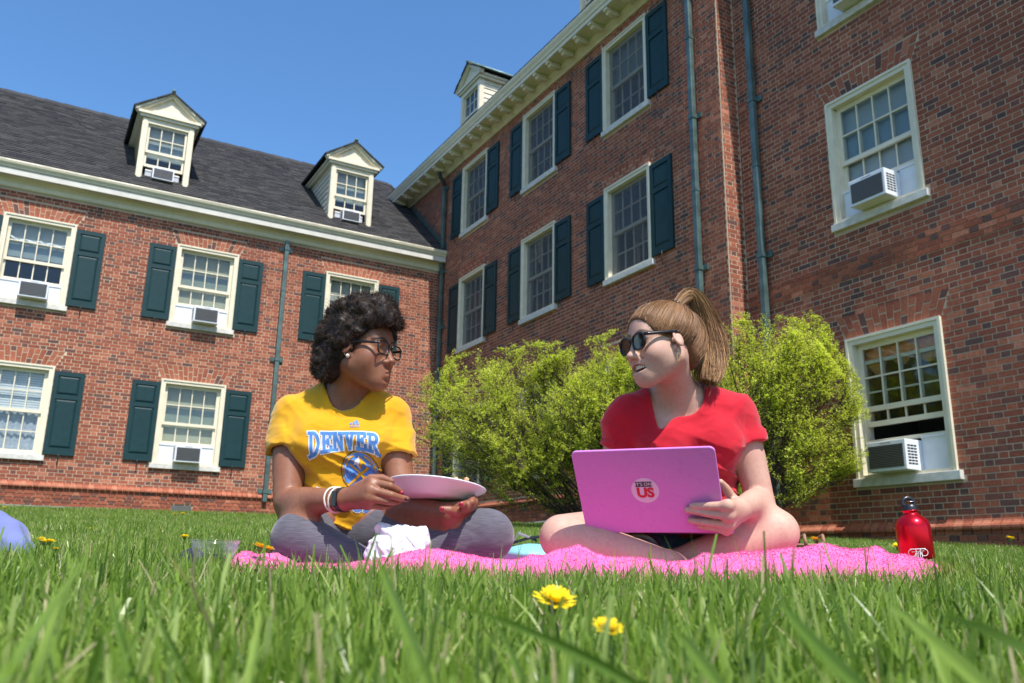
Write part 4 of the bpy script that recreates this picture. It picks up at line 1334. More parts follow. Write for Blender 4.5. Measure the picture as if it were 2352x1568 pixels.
# ------------------------------------------------------------------ heads (local: +y nose, +z up, eye line at z = 0)
def head_field(smile=False, full=False):
    sx = (-1, 1)
    P = [(ell((0, -0.017, 0.034), (0.0735, 0.089, 0.0745)), 0.0)]
    P += [(ell((0, 0.032, 0.034), (0.063, 0.055, 0.056)), 0.03)]           # forehead
    P += [(ell((0, 0.026, -0.040), (0.057 if smile else 0.060, 0.062, 0.068)), 0.035)]          # face
    for s in sx:
        P += [(cone((s * 0.054, -0.004, -0.055), (s * 0.014, 0.066, -0.100), 0.016 if smile else 0.019, 0.014), 0.045)]   # jaw
        P += [(ell((s * 0.040, 0.050, -0.036), (0.025, 0.027, 0.028)), 0.035)]  # cheek
        if smile: P += [(ell((s * 0.036, 0.066, -0.040), (0.019, 0.017, 0.017)), 0.02)]
    P += [(ell((0, 0.074, -0.100), (0.018, 0.0165, 0.0145)), 0.028)]        # chin
    P += [(ell((0, 0.069, -0.070), (0.033, 0.027, 0.030)), 0.025)]         # muzzle
    P += [(cone((-0.034, 0.074, 0.020), (0.034, 0.074, 0.020), 0.008, 0.008), 0.025)]  # brow ridge
    for s in sx: P += [(ell((s * 0.032, 0.099, -0.001), (0.019, 0.016, 0.013)), -0.014)]  # sockets
    for s in sx:
        P += [(ell((s * 0.031, 0.0705, 0.004), (0.0165, 0.0145, 0.0095)), 0.006)]     # upper lid
        P += [(ell((s * 0.031, 0.069, -0.007), (0.0155, 0.013, 0.0065)), 0.006)]    # lower lid
    nb = 0.0012 if full else 0.0
    P += [(cone((0, 0.084, 0.010), (0, 0.103, -0.0345), 0.0075 + nb, 0.0095 + nb), 0.014)]      # nose bridge
    P += [(ell((0, 0.1085, -0.0385), (0.0112 + nb, 0.0120, 0.0095)), 0.009)]
    for s in sx:
        P += [(ell((s * (0.0125 + 2 * nb), 0.0955, -0.0425), (0.0085 + nb, 0.0105, 0.0075)), 0.006)]
        P += [(ell((s * 0.0075, 0.1015, -0.0500), (0.0036, 0.0055, 0.004)), -0.003)]   # nostrils
    lp = 0.0004 if full else 0.0
    if not smile:
        for s in sx:
            P += [(cone((0.0, 0.0955 + lp, -0.0690), (s * 0.0255, 0.0790, -0.0745), 0.0062 + lp * 0.6, 0.0034), 0.005)]
            P += [(cone((0.0, 0.0945 + lp, -0.0800), (s * 0.0240, 0.0785, -0.0765), 0.0076 + lp * 0.6, 0.0034), 0.005)]
            P += [(cone((0.0, 0.1045 + lp, -0.0747), (s * 0.025, 0.0852, -0.0753), 0.0016, 0.0012), -0.0025)]  # mouth line
        P += [(ell((0, 0.1015, -0.0950), (0.018, 0.006, 0.0045)), -0.008)]
    else:
        for s in sx:
            P += [(cone((0.0, 0.0950, -0.0640), (s * 0.0335, 0.0700, -0.0585), 0.0050, 0.0030), 0.005)]
            P += [(cone((0.0, 0.0900, -0.0900), (s * 0.0330, 0.0700, -0.0615), 0.0060, 0.0030), 0.005)]
        P += [(ell((0, 0.0895, -0.0740), (0.0325, 0.027, 0.0112), (0, 0, 0)), -0.003)]     # open mouth
        for s in sx: P += [(cone((s * 0.021, 0.092, -0.0430), (s * 0.041, 0.074, -0.0630), 0.0018, 0.0014), -0.009)]
    # ears
    for s in sx:
        rt = (6, s * -22, s * -14)
        P += [(ell((s * 0.0795, 0.003, -0.006), (0.0078, 0.0168, 0.0282), rt), 0.007)]
        P += [(ell((s * 0.0885, 0.008, -0.002), (0.0066, 0.0108, 0.0195), rt), -0.003)]
        P += [(ell((s * 0.0805, 0.002, -0.004), (0.0042, 0.0055, 0.0150), rt), 0.003)]
        P += [(ell((s * 0.0785, 0.019, -0.012), (0.0042, 0.0040, 0.0060)), 0.004)]
        P += [(ell((s * 0.0752, 0.010, -0.032), (0.0055, 0.0085, 0.0095)), 0.005)]
    return blend(P)
def placed(f, M3, org, sc=1.0):
    Mi = np.array(M3.transposed(), np.float32)      # world -> local rotation
    o = A(org)
    def g(P): return f(((P - o) @ Mi.T) / sc) * sc
    return g
def to_local(V, M3, org, sc=1.0): return ((V - A(org)) @ np.array(M3, np.float32)) / sc
def skin_masks(V, M3, org, sc, smile=False, full=False):
    """lips and brows as colour zones of the skin"""
    L = to_local(V, M3, org, sc)
    x, y, z = np.abs(L[:, 0]), L[:, 1], L[:, 2]
    lp = 0.0004 if full else 0
    if smile:
        d = np.minimum(cone((0.0, 0.0950, -0.0640), (0.0335, 0.0700, -0.0585), 0.0054, 0.0034)(np.stack([x, y, z], 1)),
                       cone((0.0, 0.0900, -0.0900), (0.0330, 0.0700, -0.0615), 0.0064, 0.0034)(np.stack([x, y, z], 1)))
    else:
        d = np.minimum(cone((0.0, 0.0955 + lp, -0.0690), (0.0255, 0.0790, -0.0745), 0.0064 + lp * .6, 0.0036)(np.stack([x, y, z], 1)),
                       cone((0.0, 0.0945 + lp, -0.0800), (0.0225, 0.0785, -0.0765), 0.0068 + lp * .6, 0.0030)(np.stack([x, y, z], 1)))
    lip = np.clip(1 - (d - 0.0003) / 0.002, 0, 1)
    lip[(y < 0.06) | (z < -0.105)] = 0
    zb = 0.0255 - 0.006 * ((x - 0.030) / 0.02) ** 2
    brow = np.clip(1 - (np.abs(z - zb) - 0.0022) / 0.0022, 0, 1) * (x > 0.010) * (x < 0.054) * (y > 0.045)
    flush = np.exp(-(((x - 0.046) / 0.022) ** 2 + ((z + 0.034) / 0.02) ** 2)) * (y > 0.03) + 0.8 * np.exp(-((x / 0.014) ** 2 + ((z + 0.036) / 0.012) ** 2)) * (y > 0.09) + 0.8 * np.clip((x - 0.074) / 0.006, 0, 1) * (np.abs(z + 0.01) < 0.045) * (y < 0.03)
    return lip.astype(np.float32), brow.astype(np.float32), np.clip(flush, 0, 1).astype(np.float32)
def skin_mat(name, base, lipc, browc, flushc, rough=0.42, sss=0.0):
    m = mat(name, base, rough, 0.40, bump=(420, 0.22, 0.0012))
    nt = m.node_tree; b = nt.nodes["Principled BSDF"]
    tc = nt.nodes.new("ShaderNodeTexCoord")
    n = nt.nodes.new("ShaderNodeTexNoise"); n.inputs["Scale"].default_value = 14; n.inputs["Detail"].default_value = 8
    nt.links.new(tc.outputs["Object"], n.inputs["Vector"])
    def mix(fac, a, bcol, out=None):
        x = nt.nodes.new("ShaderNodeMix"); x.data_type = 'RGBA'
        nt.links.new(fac, x.inputs["Factor"])
        if hasattr(a, 'default_value'): nt.links.new(a, x.inputs[6])
        else: x.inputs[6].default_value = (*a, 1)
        x.inputs[7].default_value = (*bcol, 1)
        return x.outputs[2]
    mr = nt.nodes.new("ShaderNodeMapRange"); mr.inputs["From Min"].default_value = 0.35; mr.inputs["From Max"].default_value = 0.7; mr.inputs["To Max"].default_value = 0.75
    nt.links.new(n.outputs[0], mr.inputs[0])
    c = mix(mr.outputs[0], base, flushc)
    nf = nt.nodes.new("ShaderNodeTexNoise"); nf.inputs["Scale"].default_value = 110; nf.inputs["Detail"].default_value = 6
    nt.links.new(tc.outputs["Object"], nf.inputs["Vector"])
    mf = nt.nodes.new("ShaderNodeMapRange"); mf.inputs["From Min"].default_value = 0.45; mf.inputs["From Max"].default_value = 0.75; mf.inputs["To Max"].default_value = 0.38
    nt.links.new(nf.outputs[0], mf.inputs[0])
    c = mix(mf.outputs[0], c, [q * 0.72 for q in flushc])
    nr_ = nt.nodes.new("ShaderNodeMapRange"); nr_.inputs["To Min"].default_value = rough - 0.10; nr_.inputs["To Max"].default_value = rough + 0.16
    nt.links.new(nf.outputs[0], nr_.inputs[0]); nt.links.new(nr_.outputs[0], b.inputs["Roughness"])
    for attr, col_ in (("flush", flushc), ("lip", lipc), ("brow", browc)):
        a = nt.nodes.new("ShaderNodeAttribute"); a.attribute_name = attr
        c = mix(a.outputs["Fac"], c, col_)
    nt.links.new(c, b.inputs["Base Color"])
    if sss:
        b.inputs["Subsurface Weight"].default_value = sss
        b.inputs["Subsurface Radius"].default_value = (1.0, 0.35, 0.2)
        b.inputs["Subsurface Scale"].default_value = 0.006
    return m
def hand_parts(palm, fingers, k=0.010):
    """palm: list of (a, b, ra, rb); fingers: list of (points, radii)"""
    parts = []
    for i, (a, b, ra, rb) in enumerate(palm): parts.append((cone(a, b, ra, rb), 0.014 if i else 0.0))
    base = blend(parts)
    fs = [chain(p, r) for p, r in fingers]
    def f(P):
        d = base(P)
        e = fs[0](P)
        for g_ in fs[1:]: e = smin(e, g_(P), 0.002)
        return smin(d, e, k)
    return f
# ------------------------------------------------------------------ the two students
def vec(P): return [tuple(p) for p in P]
def near(f, pts, rad):
    """skip the work where the points are far away"""
    pts = np.array([list(p) for p in pts], np.float32)
    lo, hi = pts.min(0) - rad, pts.max(0) + rad
    def g(P):
        m = ((P > lo) & (P < hi)).all(1)
        d = np.full(len(P), 1.0, np.float32)
        if m.any(): d[m] = f(P[m])
        return d
    return g
class Fig: pass
# ---- woman on the camera's left
W1 = Fig()
W1.M = basis((0.906, -0.423, -0.07)); W1.o = at(832, 803, 2.35); W1.s = 0.955
W1.head = near(placed(head_field(False, True), W1.M, W1.o, W1.s), [W1.o], 0.2)
h1 = lambda x, y, z: Vector(W1.o) + W1.M @ Vector((x, y, z)) * W1.s
W1.neck_b = at(797, 925, 2.43)
W1.neck = blend([(cone(h1(0, -0.022, -0.05), W1.neck_b, 0.050, 0.053), 0)])
W1.shR, W1.shL = at(668, 962, 2.43), at(900, 962, 2.46)
W1.elR, W1.wrR = at(659, 1152, 2.36), at(792, 1147, 2.20)
W1.elL, W1.wrL = at(924, 1160, 2.40), at(1030, 1180, 2.27)
W1.chest, W1.belly, W1.hip = at(786, 1000, 2.46), at(785, 1120, 2.47), at(775, 1205, 2.54)
W1.hipR, W1.hipL = at(722, 1216, 2.48), at(845, 1226, 2.50)
W1.knR, W1.knL = at(682, 1234, 2.30), at(1122, 1229, 2.30)
W1.anR, W1.anL = at(835, 1294, 2.26), at(890, 1290, 2.34)
def torso(W, wd=1.0, bust=0.055, bx=0.065, tilt=0.0):
    c, b, h = Vector(W.chest), Vector(W.belly), Vector(W.hip)
    P = [(ell(c + Vector((0, 0.0, 0.01)), (0.132 * wd, 0.092, 0.150), (0, 0, tilt)), 0),
         (ell(b, (0.112 * wd, 0.088, 0.12), (0, 0, tilt)), 0.07),
         (ell(h, (0.155 * wd, 0.12, 0.10), (0, 0, tilt)), 0.07)]
    sr, sl = Vector(W.shR), Vector(W.shL)
    mid = (sr + sl) / 2
    P += [(cone(sr.lerp(mid, 0.1), sl.lerp(mid, 0.1), 0.040, 0.040), 0.06)]
    nb = Vector(W.neck_b)
    for s in (sr, sl): P += [(cone(nb + Vector((0, 0.012, 0.005)), s + Vector((0, 0, 0.004)), 0.044, 0.032), 0.05)]
    ax = (sl - sr).normalized()
    fw = ax.cross(Vector((0, 0, 1))).normalized()
    if fw.y > 0: fw = -fw
    for s in (-1, 1):
        P += [(ell(c + ax * (s * bx) + fw * 0.068 + Vector((0, 0, -0.022)), (bust * 1.05, bust, bust * 1.02)), 0.05)]
    return P
def limb(a, m, b, r): return chain([a, m, b], r)
W1.armR = chain([W1.shR, Vector(W1.shR).lerp(W1.elR, 0.5), W1.elR, Vector(W1.elR).lerp(W1.wrR, 0.3), W1.wrR], [0.046, 0.0455, 0.037, 0.038, 0.0255])
W1.armL = chain([W1.shL, Vector(W1.shL).lerp(W1.elL, 0.5), W1.elL, Vector(W1.elL).lerp(W1.wrL, 0.3), W1.wrL], [0.045, 0.043, 0.036, 0.037, 0.0250])
W1.legR = chain([W1.hipR, W1.knR, Vector(W1.knR).lerp(W1.anR, 0.35), W1.anR], [0.088, 0.062, 0.052, 0.034])
W1.legL = chain([W1.hipL, W1.knL, Vector(W1.knL).lerp(W1.anL, 0.35), W1.anL], [0.088, 0.062, 0.053, 0.034])
W1.armR, W1.armL, W1.legR, W1.legL = (near(f, p, 0.16) for f, p in ((W1.armR, [W1.shR, W1.elR, W1.wrR]), (W1.armL, [W1.shL, W1.elL, W1.wrL]), (W1.legR, [W1.hipR, W1.knR, W1.anR]), (W1.legL, [W1.hipL, W1.knL, W1.anL])))
W1.footR = cone(W1.anR, Vector(W1.anR) + Vector((0.08, 0.10, -0.02)), 0.030, 0.020)
W1.footL = cone(W1.anL, Vector(W1.anL) + Vector((-0.13, 0.03, -0.01)), 0.032, 0.022)
def fpts(*a): return [at(*p) for p in a]
def hand_w1r():
    w = W1.wrR
    K = fpts((853, 1108, 2.150), (851, 1125, 2.135), (848, 1143, 2.135), (843, 1158, 2.15))
    palm = [(w, K[0], 0.022, 0.0155), (w, K[1], 0.022, 0.0150), (w, K[2], 0.022, 0.0145), (w, K[3], 0.021, 0.0135)]
    F = [([K[0], at(896, 1116, 2.135), at(911, 1124, 2.150), at(921, 1130, 2.165)], [0.0115, 0.0098, 0.0088, 0.0075]),
         ([K[1], at(899, 1137, 2.128), at(918, 1143, 2.145), at(934, 1146, 2.160)], [0.0115, 0.0100, 0.0088, 0.0075]),
         ([K[2], at(889, 1151, 2.135), at(904, 1153, 2.155), at(917, 1151, 2.175)], [0.0108, 0.0094, 0.0084, 0.0072]),
         ([K[3], at(879, 1164, 2.150), at(890, 1163, 2.170), at(899, 1159, 2.185)], [0.0098, 0.0082, 0.0074, 0.0064]),
         ([at(825, 1123, 2.175), at(852, 1099, 2.20), at(878, 1098, 2.215), at(899, 1105, 2.22)], [0.016, 0.0118, 0.0105, 0.0078])]
    W1.nailsR = [(at(922, 1131, 2.150), 0), (at(934, 1147, 2.147), 1)]
    return hand_parts(palm, F)
def hand_w1l():
    w = W1.wrL
    K = fpts((1062, 1166, 2.235), (1070, 1164, 2.25), (1078, 1162, 2.265), (1084, 1161, 2.28))
    palm = [(w, K[0], 0.021, 0.015), (w, K[1], 0.021, 0.015), (w, K[2], 0.021, 0.0145), (w, K[3], 0.021, 0.013)]
    F = [([at(1047, 1176, 2.215), at(1033, 1171, 2.195), at(1015, 1169, 2.19)], [0.0135, 0.0105, 0.0078]),
         ([K[0], at(1066, 1158, 2.21), at(1060, 1159, 2.19)], [0.0105, 0.009, 0.0075]),
         ([K[1], at(1083, 1153, 2.24), at(1086, 1146, 2.26)], [0.0105, 0.009, 0.0078]),
         ([K[2], at(1090, 1152, 2.265), at(1091, 1144, 2.29)], [0.0100, 0.009, 0.0076]),
         ([K[3], at(1093, 1153, 2.29), at(1092, 1146, 2.31)], [0.0092, 0.008, 0.0066])]
    W1.nailsL = [(at(1015, 1168, 2.181), 0), (at(1059, 1157, 2.182), 1)]
    return hand_parts(palm, F)
W1.handR = near(hand_w1r(), fpts((792, 1147, 2.2), (935, 1100, 2.1), (935, 1165, 2.22)), 0.05)
W1.handL = near(hand_w1l(), fpts((1020, 1180, 2.27), (1095, 1140, 2.15), (1095, 1165, 2.32)), 0.05)
W1.body = blend(torso(W1, 1.0, 0.058, 0.066) + [(W1.neck, 0.04), (W1.head, 0.022), (W1.armR, 0.03), (W1.armL, 0.03), (W1.legR, 0.05), (W1.legL, 0.05), (W1.footR, 0.02), (W1.footL, 0.02), (W1.handR, 0.012), (W1.handL, 0.012)])
def bounds(pts, r):
    p = np.array([list(q) for q in pts]); return p.min(0) - r, p.max(0) + r
W1.root = empty("person", (W1.hip.x, W1.hip.y, ground_z(W1.hip.x, W1.hip.y)))
tag(W1.root, "woman in yellow shirt and grey leggings sitting cross-legged, holding a white plate", "person")
def body_mesh(W, name, blocks, m, smile, full):
    V, Q = sculpt(blocks)
    lip, brow, flush = skin_masks(V, W.M, W.o, W.s, smile, full)
    me = np_mesh(name, V - A(W.root.location), Q, smooth=True, mat=m, attrs={"lip": lip, "brow": brow, "flush": flush})
    return put(name, me, None, W.root)
def kid(W, name, V, Q, m, **kw):
    return put(name, np_mesh(name, np.asarray(V) - A(W.root.location), Q, smooth=True, mat=m, **kw), None, W.root)
M_skin1 = skin_mat("brown_skin", (0.27, 0.118, 0.064), (0.215, 0.070, 0.062), (0.012, 0.008, 0.006), (0.20, 0.068, 0.036), 0.44)

def make_body(W, m, smile, full, hands, arms_h=0.0085):
    pts = [W.shR, W.shL, W.elR, W.elL, W.knR, W.knL, W.hip, W.anR, W.anL, W.neck_b]
    lo, hi = bounds(pts, 0.10)
    zs = W.o.z - 0.150
    bl = [(W.body, lo, (hi[0], hi[1], W.neck_b.z + 0.03), arms_h),
          (W.body, (W.o.x - 0.13, W.o.y - 0.13, W.neck_b.z - 0.02), (W.o.x + 0.14, W.o.y + 0.14, W.o.z + 0.14), 0.0026)]
    for h_ in hands:
        a, b = bounds(fpts(*h_), 0.020)
        bl.append((W.body, a, b, 0.0026))
    return body_mesh(W, "body", bl, m, smile, full)
body1 = make_body(W1, M_skin1, False, True, [((775, 1147, 2.2), (935, 1097, 2.1), (935, 1170, 2.25)), ((1012, 1182, 2.29), (1093, 1144, 2.17), (1093, 1168, 2.33))])
# ---- clothes
def plane(p, n):
    p, n = A(p), A(Vector(n).normalized())
    return lambda P: (P - p) @ n
def folds(P, W, amp=1.0):
    c = A(W.chest)
    q = P - c
    low = np.clip((0.02 - q[:, 2]) / 0.12, 0, 1)
    w1 = 1 - np.abs(vnoise(np.stack([q[:, 0] * 3 + q[:, 2] * 3, q[:, 1] * 4, q[:, 2] * 26 + q[:, 0] * 10], 1)))
    w2 = 1 - np.abs(vnoise(np.stack([np.abs(q[:, 0]) * 4 + q[:, 2] * 4 + 5, q[:, 1] * 4, q[:, 2] * 20 - np.abs(q[:, 0]) * 20], 1)))
    w3 = 1 - np.abs(vnoise(np.stack([q[:, 0] * 22 + q[:, 2] * 14, q[:, 1] * 14, q[:, 2] * 40 - q[:, 0] * 18], 1)))
    out = np.clip((np.abs(q[:, 0]) - 0.09) / 0.06, 0, 1)
    return amp * (0.009 * (w1 ** 5) * (0.12 + low) + 0.007 * (w2 ** 5) * (0.15 + out) + 0.0015 * w3 ** 5 + 0.002 * vnoise(P * 30))
def shirt(W, wd, bust, bx, arms, neckcut, hemz, off=0.010, h=0.005):
    t = blend(torso(W, wd, bust, bx))
    sl = []
    for (a, e, f, r0, r1, sleeve) in arms:
        a, e = Vector(a), Vector(e)
        end = a.lerp(e, sleeve)
        d = (e - a).normalized()
        sl.append((cone(a - d * 0.0, a.lerp(e, sleeve + 0.1), r0, r1), plane(end, d), f))
    def F(P):
        d = t(P) - off
        for c, pl, f in sl:
            e = c(P); q = pl(P)
            seam = np.exp(-((d - e) / 0.004) ** 2) * (q < -0.03)
            e = e + 0.0016 * np.exp(-((q + 0.020) / 0.0022) ** 2)
            d = smin(d, smax(e, q, 0.004), 0.022) + 0.0018 * seam
        d = d - folds(P, W)
        for c, pl, f in sl:                       # hollow sleeve ends
            d = smax(d, -np.maximum(f(P) - 0.0035, -(pl(P) + 0.012)), 0.002)
        d = neckcut(P, d)
        d = np.maximum(d, hemz - P[:, 2])
        return d
    lo, hi = bounds([W.shR, W.shL, W.hip, W.neck_b] + [Vector(a_[0]).lerp(a_[1], a_[5]) for a_ in arms], 0.085)
    hi[2] = W.neck_b.z + 0.07; lo[2] = hemz - 0.01
    lo[1] -= 0.08; hi[1] += 0.06
    lo[0] -= 0.06; hi[0] += 0.06
    return F, surf_nets(F, lo, hi, h, 1)
def cloth_mat(name, col, rough=0.85, weave=900, sheen=0.25, noise=(20, 0.07)):
    m = mat(name, col, rough, 0.2, noise=noise, bump=(weave, 0.25, 0.0012))
    b = m.node_tree.nodes["Principled BSDF"]
    b.inputs["Sheen Weight"].default_value = sheen
    return m
M_yellow = cloth_mat("golden_yellow_jersey", (0.65, 0.32, 0.007))
def crew(W, r=0.061, dz=0.008, dy=-0.020):
    nb = Vector(W.neck_b)
    up = (Vector(W.o) - nb).normalized()
    c = cone(nb + Vector((0.004, dy, -0.012 + dz)), nb + Vector((0.004, dy - 0.01, 0.16)), r, r + 0.012)
    def f(P, d):
        e = c(P)
        band = np.clip(1 - np.abs(e - 0.009) / 0.009, 0, 1)
        return smax(d - 0.0025 * np.sqrt(band), -e, 0.004)
    return f
W1.shirtF, (V, Q) = shirt(W1, 1.0, 0.058, 0.066, [(W1.shR, W1.elR, W1.armR, 0.053, 0.058, 0.38), (W1.shL, W1.elL, W1.armL, 0.052, 0.056, 0.45)], crew(W1), W1.hip.z - 0.06)
shirt1 = kid(W1, "t_shirt", V, Q, M_yellow)
shirt1["label"] = "golden yellow short-sleeved shirt with blue lettering"
# leggings: heather grey with streaks along the leg
M_legg = cloth_mat("heather_grey_knit", (0.092, 0.088, 0.108), 0.8, 1200, 0.3)
def streaks(m, sc, amt, rot=(0, 0, 0)):
    nt = m.node_tree; b = nt.nodes["Principled BSDF"]
    tc = nt.nodes.new("ShaderNodeTexCoord"); mp = nt.nodes.new("ShaderNodeMapping"); mp.inputs["Scale"].default_value = sc; mp.inputs["Rotation"].default_value = rot
    n = nt.nodes.new("ShaderNodeTexNoise"); n.inputs["Scale"].default_value = 1.0; n.inputs["Detail"].default_value = 6
    nt.links.new(tc.outputs["Object"], mp.inputs[0]); nt.links.new(mp.outputs[0], n.inputs["Vector"])
    mr = nt.nodes.new("ShaderNodeMapRange"); mr.inputs["From Min"].default_value = .35; mr.inputs["From Max"].default_value = .65
    mr.inputs["To Min"].default_value = 1 - amt; mr.inputs["To Max"].default_value = 1 + amt
    nt.links.new(n.outputs[0], mr.inputs[0])
    mx = nt.nodes.new("ShaderNodeMix"); mx.data_type = 'RGBA'; mx.blend_type = 'MULTIPLY'; mx.inputs["Factor"].default_value = 1
    old = b.inputs["Base Color"].links[0].from_socket
    nt.links.new(old, mx.inputs[6]); nt.links.new(mr.outputs[0], mx.inputs[7]); nt.links.new(mx.outputs[2], b.inputs["Base Color"])
streaks(M_legg, (40, 40, 700), 0.28, (0.0, 0.9, 0))
def leggings(W):
    t = blend([(ell(W.hip, (0.158, 0.123, 0.10)), 0), (W.legR, 0.05), (W.legL, 0.05)])
    def F(P):
        q = P - A(W.knL)
        w = 1 - np.abs(vnoise(np.stack([P[:, 0] * 16 + P[:, 2] * 10, P[:, 1] * 10, P[:, 2] * 26 - P[:, 0] * 12], 1)))
        bend = np.exp(-(((P - A(W.knL.lerp(W.hipL, 0.25)) - A((0, -0.06, 0.03))) ** 2).sum(1)) / 0.006)
        return np.maximum(t(P) - 0.006 - 0.006 * w ** 5 * (0.12 + bend), P[:, 2] - W.hip.z - 0.05)
    lo, hi = bounds([W.hip, W.knR, W.knL, W.anR, W.anL], 0.10)
    return surf_nets(F, lo, hi, 0.006, 1)
V, Q = leggings(W1)
kid(W1, "leggings", V, Q, M_legg)["label"] = "heather grey stretch leggings"

# ---- woman on the camera's right
# her laptop's lid stands before the figure is posed: the hand closes on it
LW, LH = 0.356, 0.236
_psi, _lam = R(22.0), R(35.0)
ax = Vector((math.cos(_psi), -math.sin(_psi), 0.0))
ay = Vector((-math.sin(_psi) * math.sin(_lam), -math.cos(_psi) * math.sin(_lam), math.cos(_lam)))
an = ax.cross(ay)                        # faces the camera
if an.y > 0: an = -an
BLc = at(1504, 1222, 2.19) - ax * LW / 2
def lid_Y(px, py, off=0.0):
    o = Vector((0, 0, ZC)); d = (at(px, py, 1.0) - o)
    return ((BLc + an * (0.004 + off) - o).dot(an) / d.dot(an)) * d.y
def lid_at(px, py, off): return at(px, py, lid_Y(px, py, off))
W2 = Fig()
W2.M = basis((-0.913, -0.407, -0.14)); W2.o = at(1520, 785, 2.22); W2.s = 0.97
W2.head = near(placed(head_field(True, False), W2.M, W2.o, W2.s), [W2.o], 0.2)
h2 = lambda x, y, z: Vector(W2.o) + W2.M @ Vector((x, y, z)) * W2.s
W2.neck_b = at(1552, 912, 2.34)
W2.neck = blend([(cone(h2(0, -0.020, -0.05), W2.neck_b, 0.049, 0.052), 0)])
W2.shR, W2.shL = at(1434, 962, 2.36), at(1692, 954, 2.38)
W2.elR, W2.wrR = at(1405, 1135, 2.42), at(1432, 1185, 2.34)
W2.elL, W2.wrL = at(1747, 1148, 2.37), at(1698, 1170, 2.14)
W2.chest, W2.belly, W2.hip = at(1570, 1010, 2.40), at(1580, 1120, 2.42), at(1580, 1205, 2.50)
W2.hipR, W2.hipL = at(1515, 1222, 2.48), at(1640, 1222, 2.48)
W2.knR, W2.knL = at(1291, 1234, 2.30), at(1782, 1222, 2.30)
W2.anR, W2.anL = at(1540, 1298, 2.20), at(1548, 1294, 2.30)
W2.armR = chain([W2.shR, Vector(W2.shR).lerp(W2.elR, 0.5), W2.elR, Vector(W2.elR).lerp(W2.wrR, 0.3), W2.wrR], [0.046, 0.045, 0.036, 0.037, 0.025])
W2.armL = chain([W2.shL, Vector(W2.shL).lerp(W2.elL, 0.5), W2.elL, Vector(W2.elL).lerp(W2.wrL, 0.35), W2.wrL], [0.048, 0.0465, 0.037, 0.037, 0.0255])
W2.legR = chain([W2.hipR, Vector(W2.hipR).lerp(W2.knR, 0.5), W2.knR, Vector(W2.knR).lerp(W2.anR, 0.38), W2.anR], [0.085, 0.072, 0.060, 0.056, 0.034])
W2.legL = chain([W2.hipL, Vector(W2.hipL).lerp(W2.knL, 0.5), W2.knL, Vector(W2.knL).lerp(W2.anL, 0.38), W2.anL], [0.085, 0.074, 0.061, 0.058, 0.034])
W2.armR, W2.armL, W2.legR, W2.legL = (near(f, p, 0.16) for f, p in ((W2.armR, [W2.shR, W2.elR, W2.wrR]), (W2.armL, [W2.shL, W2.elL, W2.wrL]), (W2.legR, [W2.hipR, W2.knR, W2.anR]), (W2.legL, [W2.hipL, W2.knL, W2.anL])))
W2.footR = cone(W2.anR, Vector(W2.anR) + Vector((0.12, 0.08, -0.02)), 0.030, 0.022)
W2.footL = cone(W2.anL, Vector(W2.anL) + Vector((-0.12, 0.06, -0.02)), 0.030, 0.022)
def hand_w2l():
    w = W2.wrL
    K = [lid_at(1672, 1161, 0.020), lid_at(1674, 1184, 0.024), lid_at(1673, 1205, 0.020), lid_at(1668, 1217, 0.014)]
    palm = [(w, K[0], 0.022, 0.0150), (w, K[1], 0.022, 0.0148), (w, K[2], 0.022, 0.0142), (w, K[3], 0.021, 0.0130)]
    F = [([K[0], lid_at(1633, 1162, 0.018), lid_at(1610, 1162, 0.012), lid_at(1590, 1162, 0.0085)], [0.0118, 0.0100, 0.0090, 0.0080]),
         ([K[1], lid_at(1627, 1179, 0.020), lid_at(1602, 1174, 0.013), lid_at(1579, 1171, 0.0085)], [0.0118, 0.0100, 0.0090, 0.0080]),
         ([K[2], lid_at(1627, 1200, 0.017), lid_at(1604, 1198, 0.011), lid_at(1586, 1195, 0.0082)], [0.0112, 0.0095, 0.0086, 0.0076]),
         ([K[3], lid_at(1636, 1212, 0.013), lid_at(1619, 1210, 0.009), lid_at(1606, 1208, 0.0072)], [0.0100, 0.0084, 0.0076, 0.0068]),
         ([at(1688, 1160, 2.165), at(1680, 1141, 2.155), at(1667, 1121, 2.135), at(1655, 1107, 2.115)], [0.0170, 0.0128, 0.0105, 0.0078])]
    return hand_parts(palm, F)
def hand_w2r():
    w = W2.wrR
    K = [Vector(w) + Vector((0.02 + 0.012 * i, -0.075, -0.004)) for i in range(4)]
    palm = [(w, k_, 0.021, 0.014) for k_ in K]
    F = [([k_, k_ + Vector((0.004, -0.035, 0.004)), k_ + Vector((0.006, -0.06, -0.012))], [0.0105, 0.009, 0.0075]) for k_ in K]
    F.append(([Vector(w) + Vector((0.03, -0.02, 0)), Vector(w) + Vector((0.055, -0.04, 0.0)), Vector(w) + Vector((0.07, -0.065, -0.004))], [0.014, 0.011, 0.008]))
    return hand_parts(palm, F)
W2.handL = near(hand_w2l(), fpts((1700, 1168, 2.18), (1576, 1105, 1.97), (1576, 1222, 2.18)), 0.05)
W2.handR = near(hand_w2r(), [W2.wrR, Vector(W2.wrR) + Vector((0.06, -0.14, 0))], 0.05)
T2 = torso(W2, 1.03, 0.060, 0.068)
W2.body = blend(T2 + [(W2.neck, 0.04), (W2.head, 0.022), (W2.armR, 0.03), (W2.armL, 0.03), (W2.legR, 0.05), (W2.legL, 0.05), (W2.footR, 0.02), (W2.footL, 0.02), (W2.handL, 0.012), (W2.handR, 0.012)])
W2.root = empty("person", (W2.hip.x, W2.hip.y, ground_z(W2.hip.x, W2.hip.y)))
tag(W2.root, "smiling woman in red shirt and sunglasses sitting cross-legged behind a laptop", "person")
M_skin2 = skin_mat("fair_skin", (0.55, 0.345, 0.258), (0.44, 0.165, 0.14), (0.20, 0.12, 0.07), (0.53, 0.285, 0.215), 0.52, 0.0)
